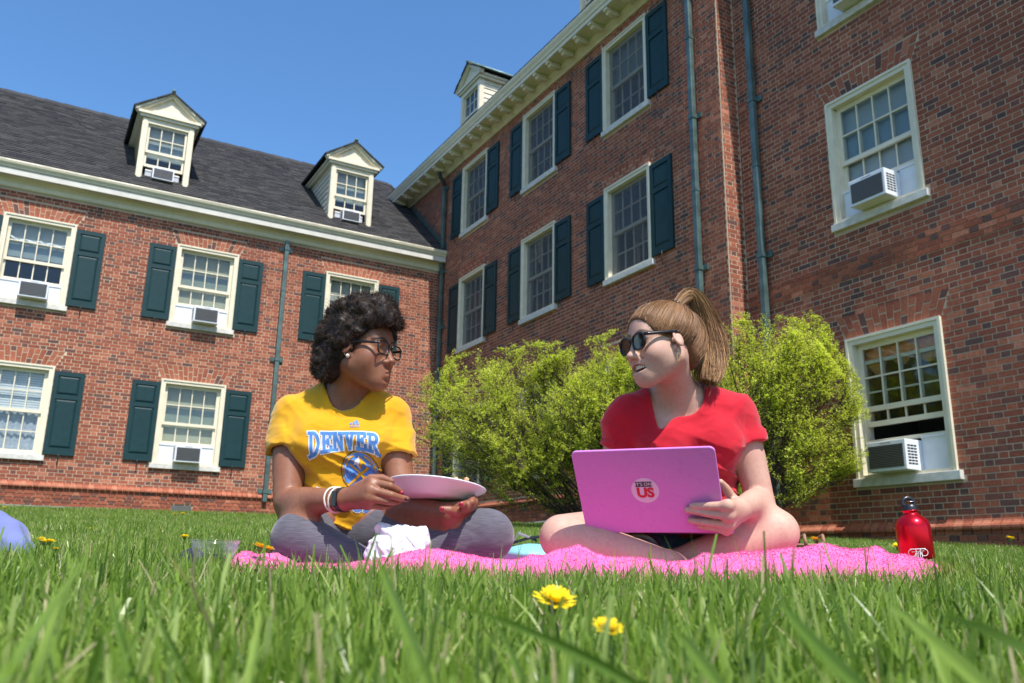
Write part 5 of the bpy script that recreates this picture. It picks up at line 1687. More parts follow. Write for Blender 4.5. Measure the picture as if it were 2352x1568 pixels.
body2 = make_body(W2, M_skin2, True, False, [((1704, 1170, 2.17), (1572, 1104, 1.98), (1572, 1226, 2.17)), ((1440, 1185, 2.34), (1490, 1200, 2.18))], 0.0070)
def vneck(W):
    nb = Vector(W.neck_b)
    c = cone(nb + Vector((0.004, -0.02, 0.0)), nb + Vector((0.004, -0.03, 0.16)), 0.070, 0.080)
    apex = Vector(at(1513, 1000, 2.27)); l_ = at(1496, 893, 2.30); r_ = at(1612, 868, 2.36)
    # wedge between the two neck edges and the apex, cut from the front only
    n1 = (Vector((l_.x, 0, l_.z)) - Vector((apex.x, 0, apex.z))).normalized(); n2 = (Vector((r_.x, 0, r_.z)) - Vector((apex.x, 0, apex.z))).normalized()
    p1 = Vector((n1.z, 0, -n1.x)); p2 = Vector((-n2.z, 0, n2.x))
    if p1.dot(Vector((r_.x - apex.x, 0, r_.z - apex.z))) < 0: p1 = -p1
    if p2.dot(Vector((l_.x - apex.x, 0, l_.z - apex.z))) < 0: p2 = -p2
    f1, f2, f3 = plane(apex, -p1), plane(apex, -p2), plane((0, W.chest.y + 0.02, 0), (0, 1, 0))
    def f(P, d):
        w = smax(smax(f1(P), f2(P), 0.03), f3(P), 0.02)
        e = smin(c(P), w, 0.03)
        band = np.clip(1 - np.abs(e - 0.010) / 0.010, 0, 1)
        return smax(d - 0.002 * np.sqrt(band), -e, 0.004)
    return f
M_red = cloth_mat("red_jersey", (0.48, 0.008, 0.022))
W2.shirtF, (V, Q) = shirt(W2, 1.03, 0.060, 0.068, [(W2.shR, W2.elR, W2.armR, 0.052, 0.054, 0.36), (W2.shL, W2.elL, W2.armL, 0.054, 0.062, 0.34)], vneck(W2), W2.hip.z - 0.04)
kid(W2, "t_shirt", V, Q, M_red)["label"] = "red v-neck shirt with short sleeves"
M_denim = cloth_mat("dark_blue_denim", (0.08, 0.14, 0.28), 0.85, 700, 0.15, (40, 0.35))
def shorts(W):
    t = blend([(ell(W.hip, (0.162, 0.126, 0.10)), 0), (cone(W.hipR, W.knR, 0.092, 0.072), 0.05), (cone(W.hipL, W.knL, 0.092, 0.072), 0.05)])
    dR = (Vector(W.knR) - Vector(W.hipR)).normalized(); dL_ = (Vector(W.knL) - Vector(W.hipL)).normalized()
    pr, pl = plane(Vector(W.hipR).lerp(W.knR, 0.40), dR), plane(Vector(W.hipL).lerp(W.knL, 0.40), dL_)
    def F(P):
        d = t(P) - 0.008 - 0.005 * (1 - np.abs(vnoise(P * A((18, 18, 26))))) ** 4
        d = np.maximum(np.maximum(d, pr(P)), pl(P))
        return np.maximum(d, P[:, 2] - W.hip.z - 0.06)
    lo, hi = bounds([W.hip, W.hipR, W.hipL], 0.17)
    return surf_nets(F, lo, hi, 0.006, 1)
V, Q = shorts(W2)
kid(W2, "denim_shorts", V, Q, M_denim)["label"] = "dark blue denim shorts"
# ------------------------------------------------------------------ hair
def hair_mat(name, stops, rough=0.38, spec=0.5):
    return attr_ramp(mat(name, (0.1, 0.06, 0.03), rough, spec), "tone", stops)
def ribbons(paths, width, tone, taper=True):
    """paths (n, k, 3) -> flat strands that face the camera side, mesh arrays"""
    n, k, _ = paths.shape
    T = np.gradient(paths, axis=1)
    view = paths - A((0, 0, ZC))
    S = np.cross(T, view); S /= (np.linalg.norm(S, axis=2, keepdims=True) + 1e-9)
    w = np.full(k, width, np.float32)
    if taper: w = width * np.linspace(1.0, 0.25, k) ** 0.7
    rnd = rng.normal(0, 0.35, (n, 1, 3)); S = S + rnd; S /= np.linalg.norm(S, axis=2, keepdims=True)
    Lf = paths - S * w[None, :, None] / 2; Rt = paths + S * w[None, :, None] / 2
    V = np.stack([Lf, Rt], 2).reshape(-1, 3)
    i = (np.arange(n) * k * 2)[:, None] + (np.arange(k - 1) * 2)[None]
    Q = np.stack([i, i + 1, i + 3, i + 2], -1).reshape(-1, 4)
    return V.astype(np.float32), Q, np.repeat(tone, k * 2).astype(np.float32)
def loc2w(L, W): return np.asarray(L) @ np.array(W.M, np.float32).T * W.s + A(W.o)
M_afro = hair_mat("dark_curly_hair", [(0, (0.010, 0.006, 0.005)), (0.5, (0.028, 0.016, 0.011)), (1, (0.12, 0.065, 0.033))], 0.5, 0.25)
def afro(W):
    c = (0, -0.026, 0.034)
    base = ell(c, (0.107, 0.117, 0.107))
    extra = [ell((0.02, 0.055, 0.095), (0.06, 0.048, 0.048)), ell((0.0, -0.09, -0.02), (0.085, 0.055, 0.075)), ell((0, -0.005, 0.118), (0.085, 0.095, 0.052)), ell((0.0, 0.085, 0.088), (0.05, 0.03, 0.032)), ell((0.05, -0.075, -0.05), (0.045, 0.05, 0.05))]
    face = ell((0, 0.095, -0.045), (0.110, 0.098, 0.116), (12, 0, 0))
    jaw = ell((0.0, 0.03, -0.125), (0.14, 0.075, 0.085))
    def F(P):
        d = base(P)
        for e in extra: d = smin(d, e(P), 0.03)
        d = d - 0.011 * vnoise(P * 26) - 0.008 * vnoise(P * 60 + 3)
        d = smax(d, -face(P), 0.012)
        d = smax(d, -jaw(P), 0.012)
        return d
    V, Q = surf_nets(F, (-0.15, -0.19, -0.16), (0.15, 0.16, 0.2), 0.006, 1)
    base_t = np.full(len(V), 0.05, np.float32)
    # curls: little coils standing out of the mass
    n = 12500
    pick = V[rng.integers(0, len(V), n)]
    e = 0.004
    g = np.stack([F(pick + A(v) * e) - F(pick - A(v) * e) for v in ((1, 0, 0), (0, 1, 0), (0, 0, 1))], 1)
    g /= np.linalg.norm(g, axis=1, keepdims=True) + 1e-9
    k = 9
    t = np.linspace(0, 1, k)
    a = np.cross(g, rng.normal(0, 1, (n, 3))); a /= np.linalg.norm(a, axis=1, keepdims=True); b = np.cross(g, a)
    rad = rng.uniform(0.0015, 0.0042, n); ln = rng.uniform(0.004, 0.015, n) * np.where(rng.random(n) < 0.10, 2.6, 1); turns = rng.uniform(1.2, 2.6, n); ph = rng.uniform(0, 6.28, n)
    th = ph[:, None] + turns[:, None] * 2 * np.pi * t[None]
    lean = rng.normal(0, 0.6, (n, 3))
    dirn = g + lean; dirn /= np.linalg.norm(dirn, axis=1, keepdims=True)
    paths = pick[:, None] + dirn[:, None] * (ln[:, None] * t[None] - 0.003)[..., None] + (a[:, None] * np.cos(th)[..., None] + b[:, None] * np.sin(th)[..., None]) * rad[:, None, None]
    pw = loc2w(paths.reshape(-1, 3), W).reshape(n, k, 3)
    RV_, RQ, RT = ribbons(pw, 0.0011, np.clip(rng.beta(1.7, 2.0, n), 0, 1))
    Vw = loc2w(V, W)
    return np.concatenate([Vw, RV_]), np.concatenate([Q, RQ + len(Vw)]), np.concatenate([base_t, RT])
V, Q, T_ = afro(W1)
kid(W1, "hair", V, Q, M_afro, attrs={"tone": T_})["label"] = "short dark brown afro of tight curls"
# ------------------------------------------------------------------ eyewear and small things on the head
M_blackp = mat("black_acetate", (0.008, 0.007, 0.008), 0.22, 0.6)
M_lens = glass_mat("clear_lens", (0.93, 0.95, 0.95), 0.02, 1.25, 0.35)
M_dark = mat("brown_sunglass_lens", (0.018, 0.010, 0.008), 0.08, 0.7)
M_eye = mat("eye_white", (0.62, 0.57, 0.52), 0.2, 0.5)
M_iris = mat("dark_iris", (0.012, 0.006, 0.004), 0.15, 0.6)
def spectacles(W, name, label, rx, rz, cx, cz, yf, tube, lens_m, temple_z, power=3.2, wrap=0.10, drop=0.0):
    root = empty(name, W.o)
    tag(root, label, "glasses")
    q = W.M.to_4x4()
    def loc(x, y, z): return (W.M @ Vector((x, y, z))) * W.s
    fr = MB()
    for s in (-1, 1):
        pts = []; lens = []
        for i in range(29):
            a = 2 * math.pi * i / 28
            ca, sa = math.cos(a), math.sin(a)
            ex = abs(ca) ** (2 / power) * (1 if ca > 0 else -1); ez = abs(sa) ** (2 / power) * (1 if sa > 0 else -1)
            x = s * cx + rx * ex; z = cz + rz * ez * (1.0 if ez > 0 else 1.06)
            y = yf - wrap * (abs(x) - 0.01) ** 1 * 0.9 * max(abs(x), 0.0) * 12 + drop * (z - cz)
            pts.append(loc(x, y, z)); lens.append(loc(x, y - 0.0005, z))
        fr.tube(pts, tube, 7, cap=False)
        c = sum((Vector(p) for p in lens[:-1]), Vector()) / 28
        lm = MB(); lm.add([c] + lens[:-1], [(0, i + 1, (i + 1) % 28 + 1) for i in range(28)], True)
        put("lens", lm.mesh("lens", lens_m), None, root)
        ox = s * (cx + rx); oy = yf - wrap * (abs(ox) - 0.01) * 0.9 * abs(ox) * 12
        tm = MB()
        tm.tube([loc(ox, oy + 0.001, temple_z), loc(ox + s * 0.004, oy - 0.012, temple_z), loc(s * 0.077, 0.03, temple_z + 0.001), loc(s * 0.080, 0.006, temple_z + 0.002), loc(s * 0.078, -0.014, temple_z - 0.012)],
                [tube * 1.5, tube * 1.6, tube * 1.5, tube * 1.3, tube], 6)
        put("temple", tm.mesh("temple", M_blackp), None, root)
    fr.tube([loc(-(cx - rx), yf, cz + rz * 0.35), loc(0, yf + 0.002, cz + rz * 0.5), loc(cx - rx, yf, cz + rz * 0.35)], tube * 1.3, 7)
    put("frame", fr.mesh("frame", M_blackp), None, root)
    return root
def eyes(W, gaze=0.0):
    for s in (-1, 1):
        c = Vector((s * 0.031, 0.0685, -0.0025))
        m = MB(); bm = bmesh.new(); bmesh.ops.create_uvsphere(bm, u_segments=16, v_segments=10, radius=0.0132)
        m.addbm(bm, Matrix.Translation(c), True)
        m.v = [tuple((W.M @ Vector(p)) * W.s + Vector(W.o) - Vector(W.root.location)) for p in m.v]
        e = put("eye", m.mesh("eye", M_eye), None, W.root)
        i_ = MB(); bm = bmesh.new(); bmesh.ops.create_uvsphere(bm, u_segments=14, v_segments=8, radius=0.0062)
        i_.addbm(bm, Matrix.Translation(c + Vector((gaze, 0.0088, 0))), True)
        i_.v = [tuple((W.M @ Vector(p)) * W.s + Vector(W.o) - Vector(W.root.location)) for p in i_.v]
        put("iris", i_.mesh("iris", M_iris), None, e)
eyes(W1)
spectacles(W1, "eyeglasses", "black rectangular eyeglasses worn by the woman in yellow", 0.0265, 0.0185, 0.0335, -0.004, 0.1005, 0.0024, M_lens, 0.006)

# ------------------------------------------------------------------ brown hair pulled back into a high ponytail
M_brown = hair_mat("light_brown_hair", [(0, (0.055, 0.024, 0.011)), (0.5, (0.190, 0.095, 0.043)), (0.85, (0.40, 0.22, 0.10)), (1, (0.60, 0.36, 0.17))], 0.5, 0.22)
def pony(W):
    c = A((0, -0.022, 0.040)); rr = A((0.0805, 0.101, 0.0885))
    cap_ = blend([(ell((0, -0.017, 0.034), (0.0735, 0.089, 0.0745)), 0.0), (ell((0, 0.032, 0.034), (0.063, 0.055, 0.056)), 0.03)])
    cap = lambda P: cap_(P) - 0.0042
    face = ell((0, 0.120, -0.030), (0.088, 0.085, 0.100), (10, 0, 0))
    low = ell((0.0, 0.045, -0.105), (0.16, 0.085, 0.095))
    earc = [ell((s * 0.084, 0.010, -0.012), (0.024, 0.021, 0.036)) for s in (-1, 1)]
    def F(P):
        d = cap(P)
        d = smin(d, ell((0, -0.078, -0.035), (0.054, 0.026, 0.052))(P), 0.03)
        d = d - 0.0016 * vnoise(P * A((60, 30, 60)))
        d = smax(d, -face(P), 0.010)
        d = smax(d, -low(P), 0.012)
        for e in earc: d = smax(d, -e(P), 0.006)
        return d
    V, Q = surf_nets(F, (-0.12, -0.16, -0.12), (0.12, 0.12, 0.16), 0.005, 1)
    Vw = loc2w(V, W); tb = np.full(len(V), 0.35, np.float32) + 0.12 * vnoise(V * A((90, 25, 90)))
    tie = A((0.0, -0.064, 0.100)); td = (tie - c) / np.linalg.norm(tie - c)
    n = 6000; k = 10
    st = V[rng.integers(0, len(V), n)]
    d0 = (st - c); d0 /= np.linalg.norm(d0, axis=1, keepdims=True)
    cosw = np.clip(d0 @ td, -0.99, 0.999); om = np.arccos(cosw)
    t = np.linspace(0, 1, k)
    s0 = np.sin((1 - t)[None] * om[:, None]) / np.sin(om)[:, None]; s1 = np.sin(t[None] * om[:, None]) / np.sin(om)[:, None]
    D = s0[..., None] * d0[:, None] + s1[..., None] * td
    rad = 1 / np.sqrt(((D / rr) ** 2).sum(-1))
    for _ in range(5): rad = rad - cap((c + D * rad[..., None]).reshape(-1, 3).astype(np.float32)).reshape(rad.shape)
    rad0 = rad[:, 0].copy()
    r0 = np.linalg.norm(st - c, axis=1)
    ratio = (r0 / rad0)[:, None] * (1 - t) + t
    lift = rng.gamma(1.3, 0.0011, (n, 1)) * np.sin(np.pi * t)[None] + 0.0006
    wv = 0.0012 * np.sin(t[None] * rng.uniform(3, 9, (n, 1)) + rng.uniform(0, 6, (n, 1)))
    P = c + D * (rad * ratio + lift + wv)[..., None]
    pw = loc2w(P.reshape(-1, 3), W).reshape(n, k, 3)
    base_tone = 0.52 + 0.14 * vnoise(st * A((70, 18, 70))) + rng.normal(0, 0.06, n)
    A1 = ribbons(pw, 0.0012, np.clip(base_tone, 0, 1), False)
    # tail
    tw = loc2w(tie[None], W)[0]
    g = np.array([list(tw), list(at(1582, 676, 2.265)), list(at(1606, 698, 2.285)), list(at(1624, 745, 2.30)), list(at(1634, 798, 2.30)), list(at(1630, 842, 2.29)), list(at(1622, 878, 2.28))], np.float32)
    kk = 19
    tt = np.linspace(0, len(g) - 1.001, kk); ii = tt.astype(int); ff = (tt - ii)[:, None]
    def cr(i): return g[np.clip(i, 0, len(g) - 1)]
    G = 0.5 * ((2 * cr(ii)) + (-cr(ii - 1) + cr(ii + 1)) * ff + (2 * cr(ii - 1) - 5 * cr(ii) + 4 * cr(ii + 1) - cr(ii + 2)) * ff ** 2 + (-cr(ii - 1) + 3 * cr(ii) - 3 * cr(ii + 1) + cr(ii + 2)) * ff ** 3)
    Tn = np.gradient(G, axis=0); Tn /= np.linalg.norm(Tn, axis=1, keepdims=True)
    B1 = np.cross(Tn, A((0, 1, 0))); B1 /= np.linalg.norm(B1, axis=1, keepdims=True); B2 = np.cross(Tn, B1)
    s = np.linspace(0, 1, kk)
    prof = np.interp(s, [0, 0.12, 0.4, 0.7, 0.9, 1], [0.011, 0.020, 0.030, 0.037, 0.035, 0.024])
    m = 4600
    rad = np.sqrt(rng.random(m)); an = rng.uniform(0, 2 * np.pi, m)
    # the hair gathers in locks
    nl = 60; la = rng.uniform(0, 2 * np.pi, nl); lr = np.sqrt(rng.random(nl)); who = rng.integers(0, nl, m)
    ox = rad * np.cos(an); oy = rad * np.sin(an); lx = lr * np.cos(la); ly = lr * np.sin(la)
    mixl = np.linspace(0.15, 0.80, kk)[None]
    X = ox[:, None] * (1 - mixl) + (lx[who][:, None] + 0.22 * rng.normal(0, 1, (m, 1))) * mixl
    Y_ = oy[:, None] * (1 - mixl) + (ly[who][:, None] + 0.22 * rng.normal(0, 1, (m, 1))) * mixl
    wob = 0.0060 * np.sin(s[None] * rng.uniform(5, 9, (nl, 1)) + rng.uniform(0, 6, (nl, 1)))[who]
    end = rng.uniform(0.80, 1.04, m)[:, None]
    sidx = np.clip(s[None] * end * (kk - 1), 0, kk - 1.001); i0 = sidx.astype(int); fr = (sidx - i0)[..., None]
    def samp(Z): return Z[i0] * (1 - fr) + Z[np.minimum(i0 + 1, kk - 1)] * fr
    pr = np.interp(s[None] * end, s, prof)
    Pt = samp(G) + samp(B1) * (X * pr + wob * s[None])[..., None] + samp(B2) * (Y_ * pr * 0.8 + wob * s[None])[..., None]
    fly = rng.random(m) < 0.04
    Pt[fly] += (rng.normal(0, 0.012, (fly.sum(), 1, 3)) * (s ** 2)[None, :, None])
    tone = 0.62 + 0.24 * rng.normal(0, 1, nl)[who] + rng.normal(0, 0.10, m)
    A2 = ribbons(Pt.astype(np.float32), 0.0017, np.clip(tone, 0, 1), True)
    # wisps round the hairline
    w = 160
    sw = V[(np.abs(V[:, 2] - 0.02) < 0.09) & (V[:, 1] > -0.02) & (V[:, 1] < 0.05)]
    sp = sw[rng.integers(0, len(sw), w)]
    tv_ = np.linspace(0, 1, 8)
    wd = rng.normal(0, 1, (w, 3)) * A((0.4, 0.5, 0.6)) + A((0, -0.3, -0.1))
    Wp = sp[:, None] + wd[:, None] * (tv_ ** 1.5)[None, :, None] * 0.016 + (sp - c)[:, None] * (0.06 * tv_)[None, :, None]
    A3 = ribbons(loc2w(Wp.reshape(-1, 3), W).reshape(w, 8, 3).astype(np.float32), 0.0007, np.clip(rng.normal(0.75, 0.15, w), 0, 1), True)
    VV_, QQ_, TT_ = [Vw], [Q], [tb.astype(np.float32)]
    b = len(Vw)
    for v, q, t_ in (A1, A2, A3):
        VV_.append(v); QQ_.append(q + b); TT_.append(t_); b += len(v)
    W.tie = Vector(tw.tolist()); W.tdir = Vector((G[2] - G[0]).tolist()).normalized()
    return np.concatenate(VV_), np.concatenate(QQ_), np.concatenate(TT_)
V, Q, T_ = pony(W2)
kid(W2, "hair", V, Q, M_brown, attrs={"tone": T_})["label"] = "light brown hair pulled into a high ponytail"
tieM = MB(); bm = bmesh.new()
_q = W2.tdir.to_track_quat('Z', 'Y').to_matrix().to_4x4()
tieM.tube([(W2.tie - Vector(W2.root.location) + W2.tdir * 0.006) + (_q @ Vector((0.013 * math.cos(a), 0.013 * math.sin(a), 0.002 * math.sin(3 * a)))) for a in np.linspace(0, 2 * math.pi, 15)], 0.0052, 7, cap=False)
tieM.build("hair_tie", M_blackp, W2.root)
# teeth and mouth of the smile
M_teeth = mat("teeth", (0.72, 0.68, 0.60), 0.25, 0.5)
M_mouth = mat("mouth_inside", (0.12, 0.02, 0.02), 0.4, 0.4)
tm = MB()
for i in range(-5, 6):
    a = i * 0.20
    x = 0.0315 * math.sin(a); y = 0.0600 + 0.0285 * math.cos(a)
    M_ = W2.M.to_4x4() @ Matrix.Translation((x, y, -0.0695)) @ Matrix.Rotation(-a, 4, 'Z')
    tm.bbox(-0.0026, 0.0026, -0.0025, 0.0022, -0.0058 + 0.0010 * (abs(i) > 1), 0.0050, 0.0009, M_)
tm.v = [tuple(Vector(p) * W2.s + Vector(W2.o) - Vector(W2.root.location)) for p in tm.v]
tag(tm.build("teeth", M_teeth, W2.root), kind="stuff")
bm = bmesh.new(); bmesh.ops.create_uvsphere(bm, u_segments=14, v_segments=8, radius=1)
mm = MB().addbm(bm, Matrix.Translation((0, 0.072, -0.0750)) @ Matrix.Diagonal((0.024, 0.0155, 0.0088, 1)), True)
mm.v = [tuple((W2.M @ Vector(p)) * W2.s + Vector(W2.o) - Vector(W2.root.location)) for p in mm.v]
mm.build("mouth", M_mouth, W2.root)
spectacles(W2, "sunglasses", "black sunglasses worn by the smiling woman in red", 0.0275, 0.0215, 0.0345, -0.004, 0.1010, 0.0030, M_dark, 0.010, power=2.5)
# ------------------------------------------------------------------ printing on the yellow shirt
M_pblue = mat("blue_print", (0.10, 0.26, 0.62), 0.7, 0.2, noise=(60, 0.15))
M_pwhite = mat("white_print", (0.75, 0.76, 0.76), 0.7, 0.2)
M_pgold = mat("gold_print", (0.65, 0.32, 0.01), 0.7, 0.2)
M_pdark = mat("dark_print", (0.03, 0.045, 0.05), 0.7, 0.2)
_sv = [v.co.copy() for v in shirt1.data.vertices]; _sf = [list(p.vertices) for p in shirt1.data.polygons]
SHIRT_BVH = BVHTree.FromPolygons(_sv, _sf)
_ro = Vector(W1.root.location)
_pd = Vector((0.0, 1.0, -0.12)).normalized()         # prints are laid on from the front of the chest
def on_shirt(x, y, lift):
    p = at(x, y, 2.36) - _ro
    o = p - _pd * 0.6
    hit = SHIRT_BVH.ray_cast(o, _pd)
    if hit[0] is None: return None
    n = hit[1] if hit[1].dot(_pd) < 0 else -hit[1]
    return hit[0] + n * lift
def print_quads(quads, name, m, lift, parent, nu=5, nv=3):
    """quads in picture coordinates, subdivided and pressed on the cloth"""
    V, F = [], []
    for (a, b, c, d) in quads:
        L = max(math.dist(a, b), math.dist(d, c)); H = max(math.dist(a, d), math.dist(b, c))
        nu, nv = max(1, min(10, int(L / 3))), max(1, min(10, int(H / 3)))
        base = len(V); ok = True; loc = []
        for j in range(nv + 1):
            for i in range(nu + 1):
                s, t = i / nu, j / nv
                x = (a[0] * (1 - s) + b[0] * s) * (1 - t) + (d[0] * (1 - s) + c[0] * s) * t
                y = (a[1] * (1 - s) + b[1] * s) * (1 - t) + (d[1] * (1 - s) + c[1] * s) * t
                p = on_shirt(x, y, lift)
                if p is None: ok = False; break
                loc.append(p)
            if not ok: break
        if not ok or max(q_.y for q_ in loc) - min(q_.y for q_ in loc) > 0.09: continue
        V += loc
        for j in range(nv):
            for i in range(nu):
                q = base + j * (nu + 1) + i
                F.append((q, q + 1, q + nu + 2, q + nu + 1))
    return MB().add(V, F, True).build(name, m, parent)
def strokes(segs, w):
    out = []
    for (p, q) in segs:
        dx, dy = q[0] - p[0], q[1] - p[1]; L = math.hypot(dx, dy) or 1
        nx, ny = -dy / L * w / 2, dx / L * w / 2; ex, ey = dx / L * w * 0.42, dy / L * w * 0.42
        out.append(((p[0] + nx - ex, p[1] + ny - ey), (q[0] + nx + ex, q[1] + ny + ey), (q[0] - nx + ex, q[1] - ny + ey), (p[0] - nx - ex, p[1] - ny - ey)))
    return out
def bowl(cx, cy, rx, ry, a0, a1, n=8):
    P = [(cx + rx * math.cos(R(a0 + (a1 - a0) * i / n)), cy + ry * math.sin(R(a0 + (a1 - a0) * i / n))) for i in range(n + 1)]
    return list(zip(P, P[1:]))
GL = {"D": [((.05, 0), (.5, 0)), ((.05, 1), (.5, 1)), ((.25, 0), (.25, 1))] + bowl(.45, .5, .45, .5, -90, 90),
      "E": [((.05, 0), (.9, 0)), ((.05, 1), (.95, 1)), ((.28, 0), (.28, 1)), ((.3, .48), (.68, .48)), ((.9, 0), (.9, .22)), ((.95, 1), (.95, .76)), ((.68, .36), (.68, .6))],
      "N": [((.0, 0), (.32, 0)), ((.0, 1), (.36, 1)), ((.18, 0), (.18, 1)), ((.18, 0), (.82, 1)), ((.82, 0), (.82, 1)), ((.64, 0), (1, 0))],
      "V": [((.0, 0), (.36, 0)), ((.64, 0), (1, 0)), ((.18, 0), (.5, 1)), ((.82, 0), (.5, 1))],
      "R": [((.05, 0), (.5, 0)), ((.05, 1), (.42, 1)), ((.25, 0), (.25, 1)), ((.25, .52), (.5, .52)), ((.52, .52), (.85, 1)), ((.78, 1), (1, 1))] + bowl(.5, .26, .36, .26, -90, 90),
      "U": [((.0, 0), (.34, 0)), ((.18, 0), (.18, .65)), ((.82, 0), (.82, .65)), ((.66, 0), (1, 0))] + bowl(.5, .65, .32, .35, 180, 0),
      "G": bowl(.52, .5, .42, .5, -45, -315, 12) + [((.6, .55), (.98, .55)), ((.86, .55), (.86, .9))],
      "T": [((.05, 0), (.95, 0)), ((.5, 0), (.5, 1)), ((.3, 1), (.7, 1)), ((.05, 0), (.05, .22)), ((.95, 0), (.95, .22))],
      "S": bowl(.5, .27, .38, .27, -20, -270, 8) + bowl(.5, .75, .4, .26, -90, 160, 8)}
def lettering(word, x0, x1, top, bot, widths, name, w, lift, parent):
    tot = sum(widths); x = x0; qs_w, qs_b = [], []
    for ch, wd in zip(word, widths):
        L = (x1 - x0) * wd / tot
        segs = []
        for (p, q) in GL[ch]:
            pts = []
            for (gx, gy) in (p, q):
                X = x + gx * L * 0.86 + L * 0.07
                pts.append((X, top(X) + (bot(X) - top(X)) * gy))
            segs.append(tuple(pts))
        qs_w += strokes(segs, w * 1.75); qs_b += strokes(segs, w)
        x += L
    print_quads(qs_w, name + "_outline", M_pwhite, lift, parent)
    print_quads(qs_b, name, M_pblue, lift + 0.0007, parent)
_mid = 810.0
def _top(X): return 1002.0 + 2.5 * ((X - 800) / 95) ** 2
def _bot(X): return 1034.0 + 21.0 * ((X - 812) / 95) ** 2
lettering("DENVER", 714, 872, _top, _bot, [1.1, 1, 1.1, 1.0, 1.0, 1.05], "city_lettering", 6.6, 0.0012, shirt1)
lettering("NUGGETS", 726, 905, lambda X: 1142 - 21 * ((X - 812) / 85) ** 2, lambda X: 1168 - 14 * ((X - 812) / 85) ** 2, [1] * 7, "team_lettering", 5.6, 0.0012, shirt1)
# round emblem: dark ring, blue field, gold crossed tools, white peak
cx, cy, ex, ey = 826, 1083, 42, 45
def ring(rx0, ry0, rx1, ry1, a0=0, a1=360, n=40):
    q = []
    for i in range(n):
        a, b = R(a0 + (a1 - a0) * i / n), R(a0 + (a1 - a0) * (i + 1) / n)
        q.append(((cx + rx0 * math.cos(a), cy - ry0 * math.sin(a)), (cx + rx0 * math.cos(b), cy - ry0 * math.sin(b)), (cx + rx1 * math.cos(b), cy - ry1 * math.sin(b)), (cx + rx1 * math.cos(a), cy - ry1 * math.sin(a))))
    return q
print_quads(ring(ex, ey, ex - 1.7, ey - 1.7), "emblem_ring", M_pdark, 0.0012, shirt1)
print_quads(ring(ex - 4.5, ey - 4.5, 1, 1), "emblem_field", M_pblue, 0.0012, shirt1)
gold = strokes([((cx - 27, cy + 30), (cx + 20, cy - 16)), ((cx + 27, cy + 30), (cx - 20, cy - 16))], 5.0) + ring(ex - 8, ey - 7, ex - 11, ey - 11, 20, 70, 8) + ring(ex - 8, ey - 7, ex - 11, ey - 11, 110, 160, 8) + ring(ex - 8, ey - 7, ex - 9.5, ey - 10, -20, 20, 5) + ring(ex - 8, ey - 7, ex - 9.5, ey - 10, 160, 200, 5)
gold += [((cx, cy - 35), (cx + 14, cy - 15), (cx + 6, cy - 17), (cx, cy - 6))]
print_quads(gold, "emblem_tools", M_pgold, 0.0032, shirt1)
print_quads([((cx, cy - 35), (cx - 13, cy - 16), (cx - 6, cy - 17), (cx, cy - 7))], "emblem_peak", M_pwhite, 0.0034, shirt1)
print_quads([((806 + i * 8.0, 981), (812 + i * 8.0, 981), (811.5 + i * 6.0, 975 - i * 3.4), (807.5 + i * 6.0, 977.5 - i * 3.4)) for i in range(3)], "maker_mark", M_pblue, 0.0012, shirt1)
tmk = text_mesh("adidas", 9.0, "maker_word")
ok = True
for v in tmk.vertices:
    p = on_shirt(819 + v.co.x, 988 - v.co.y, 0.0013)
    if p is None: ok = False
    else: v.co = p
if ok: put("maker_word", tmk, M_pblue, shirt1)
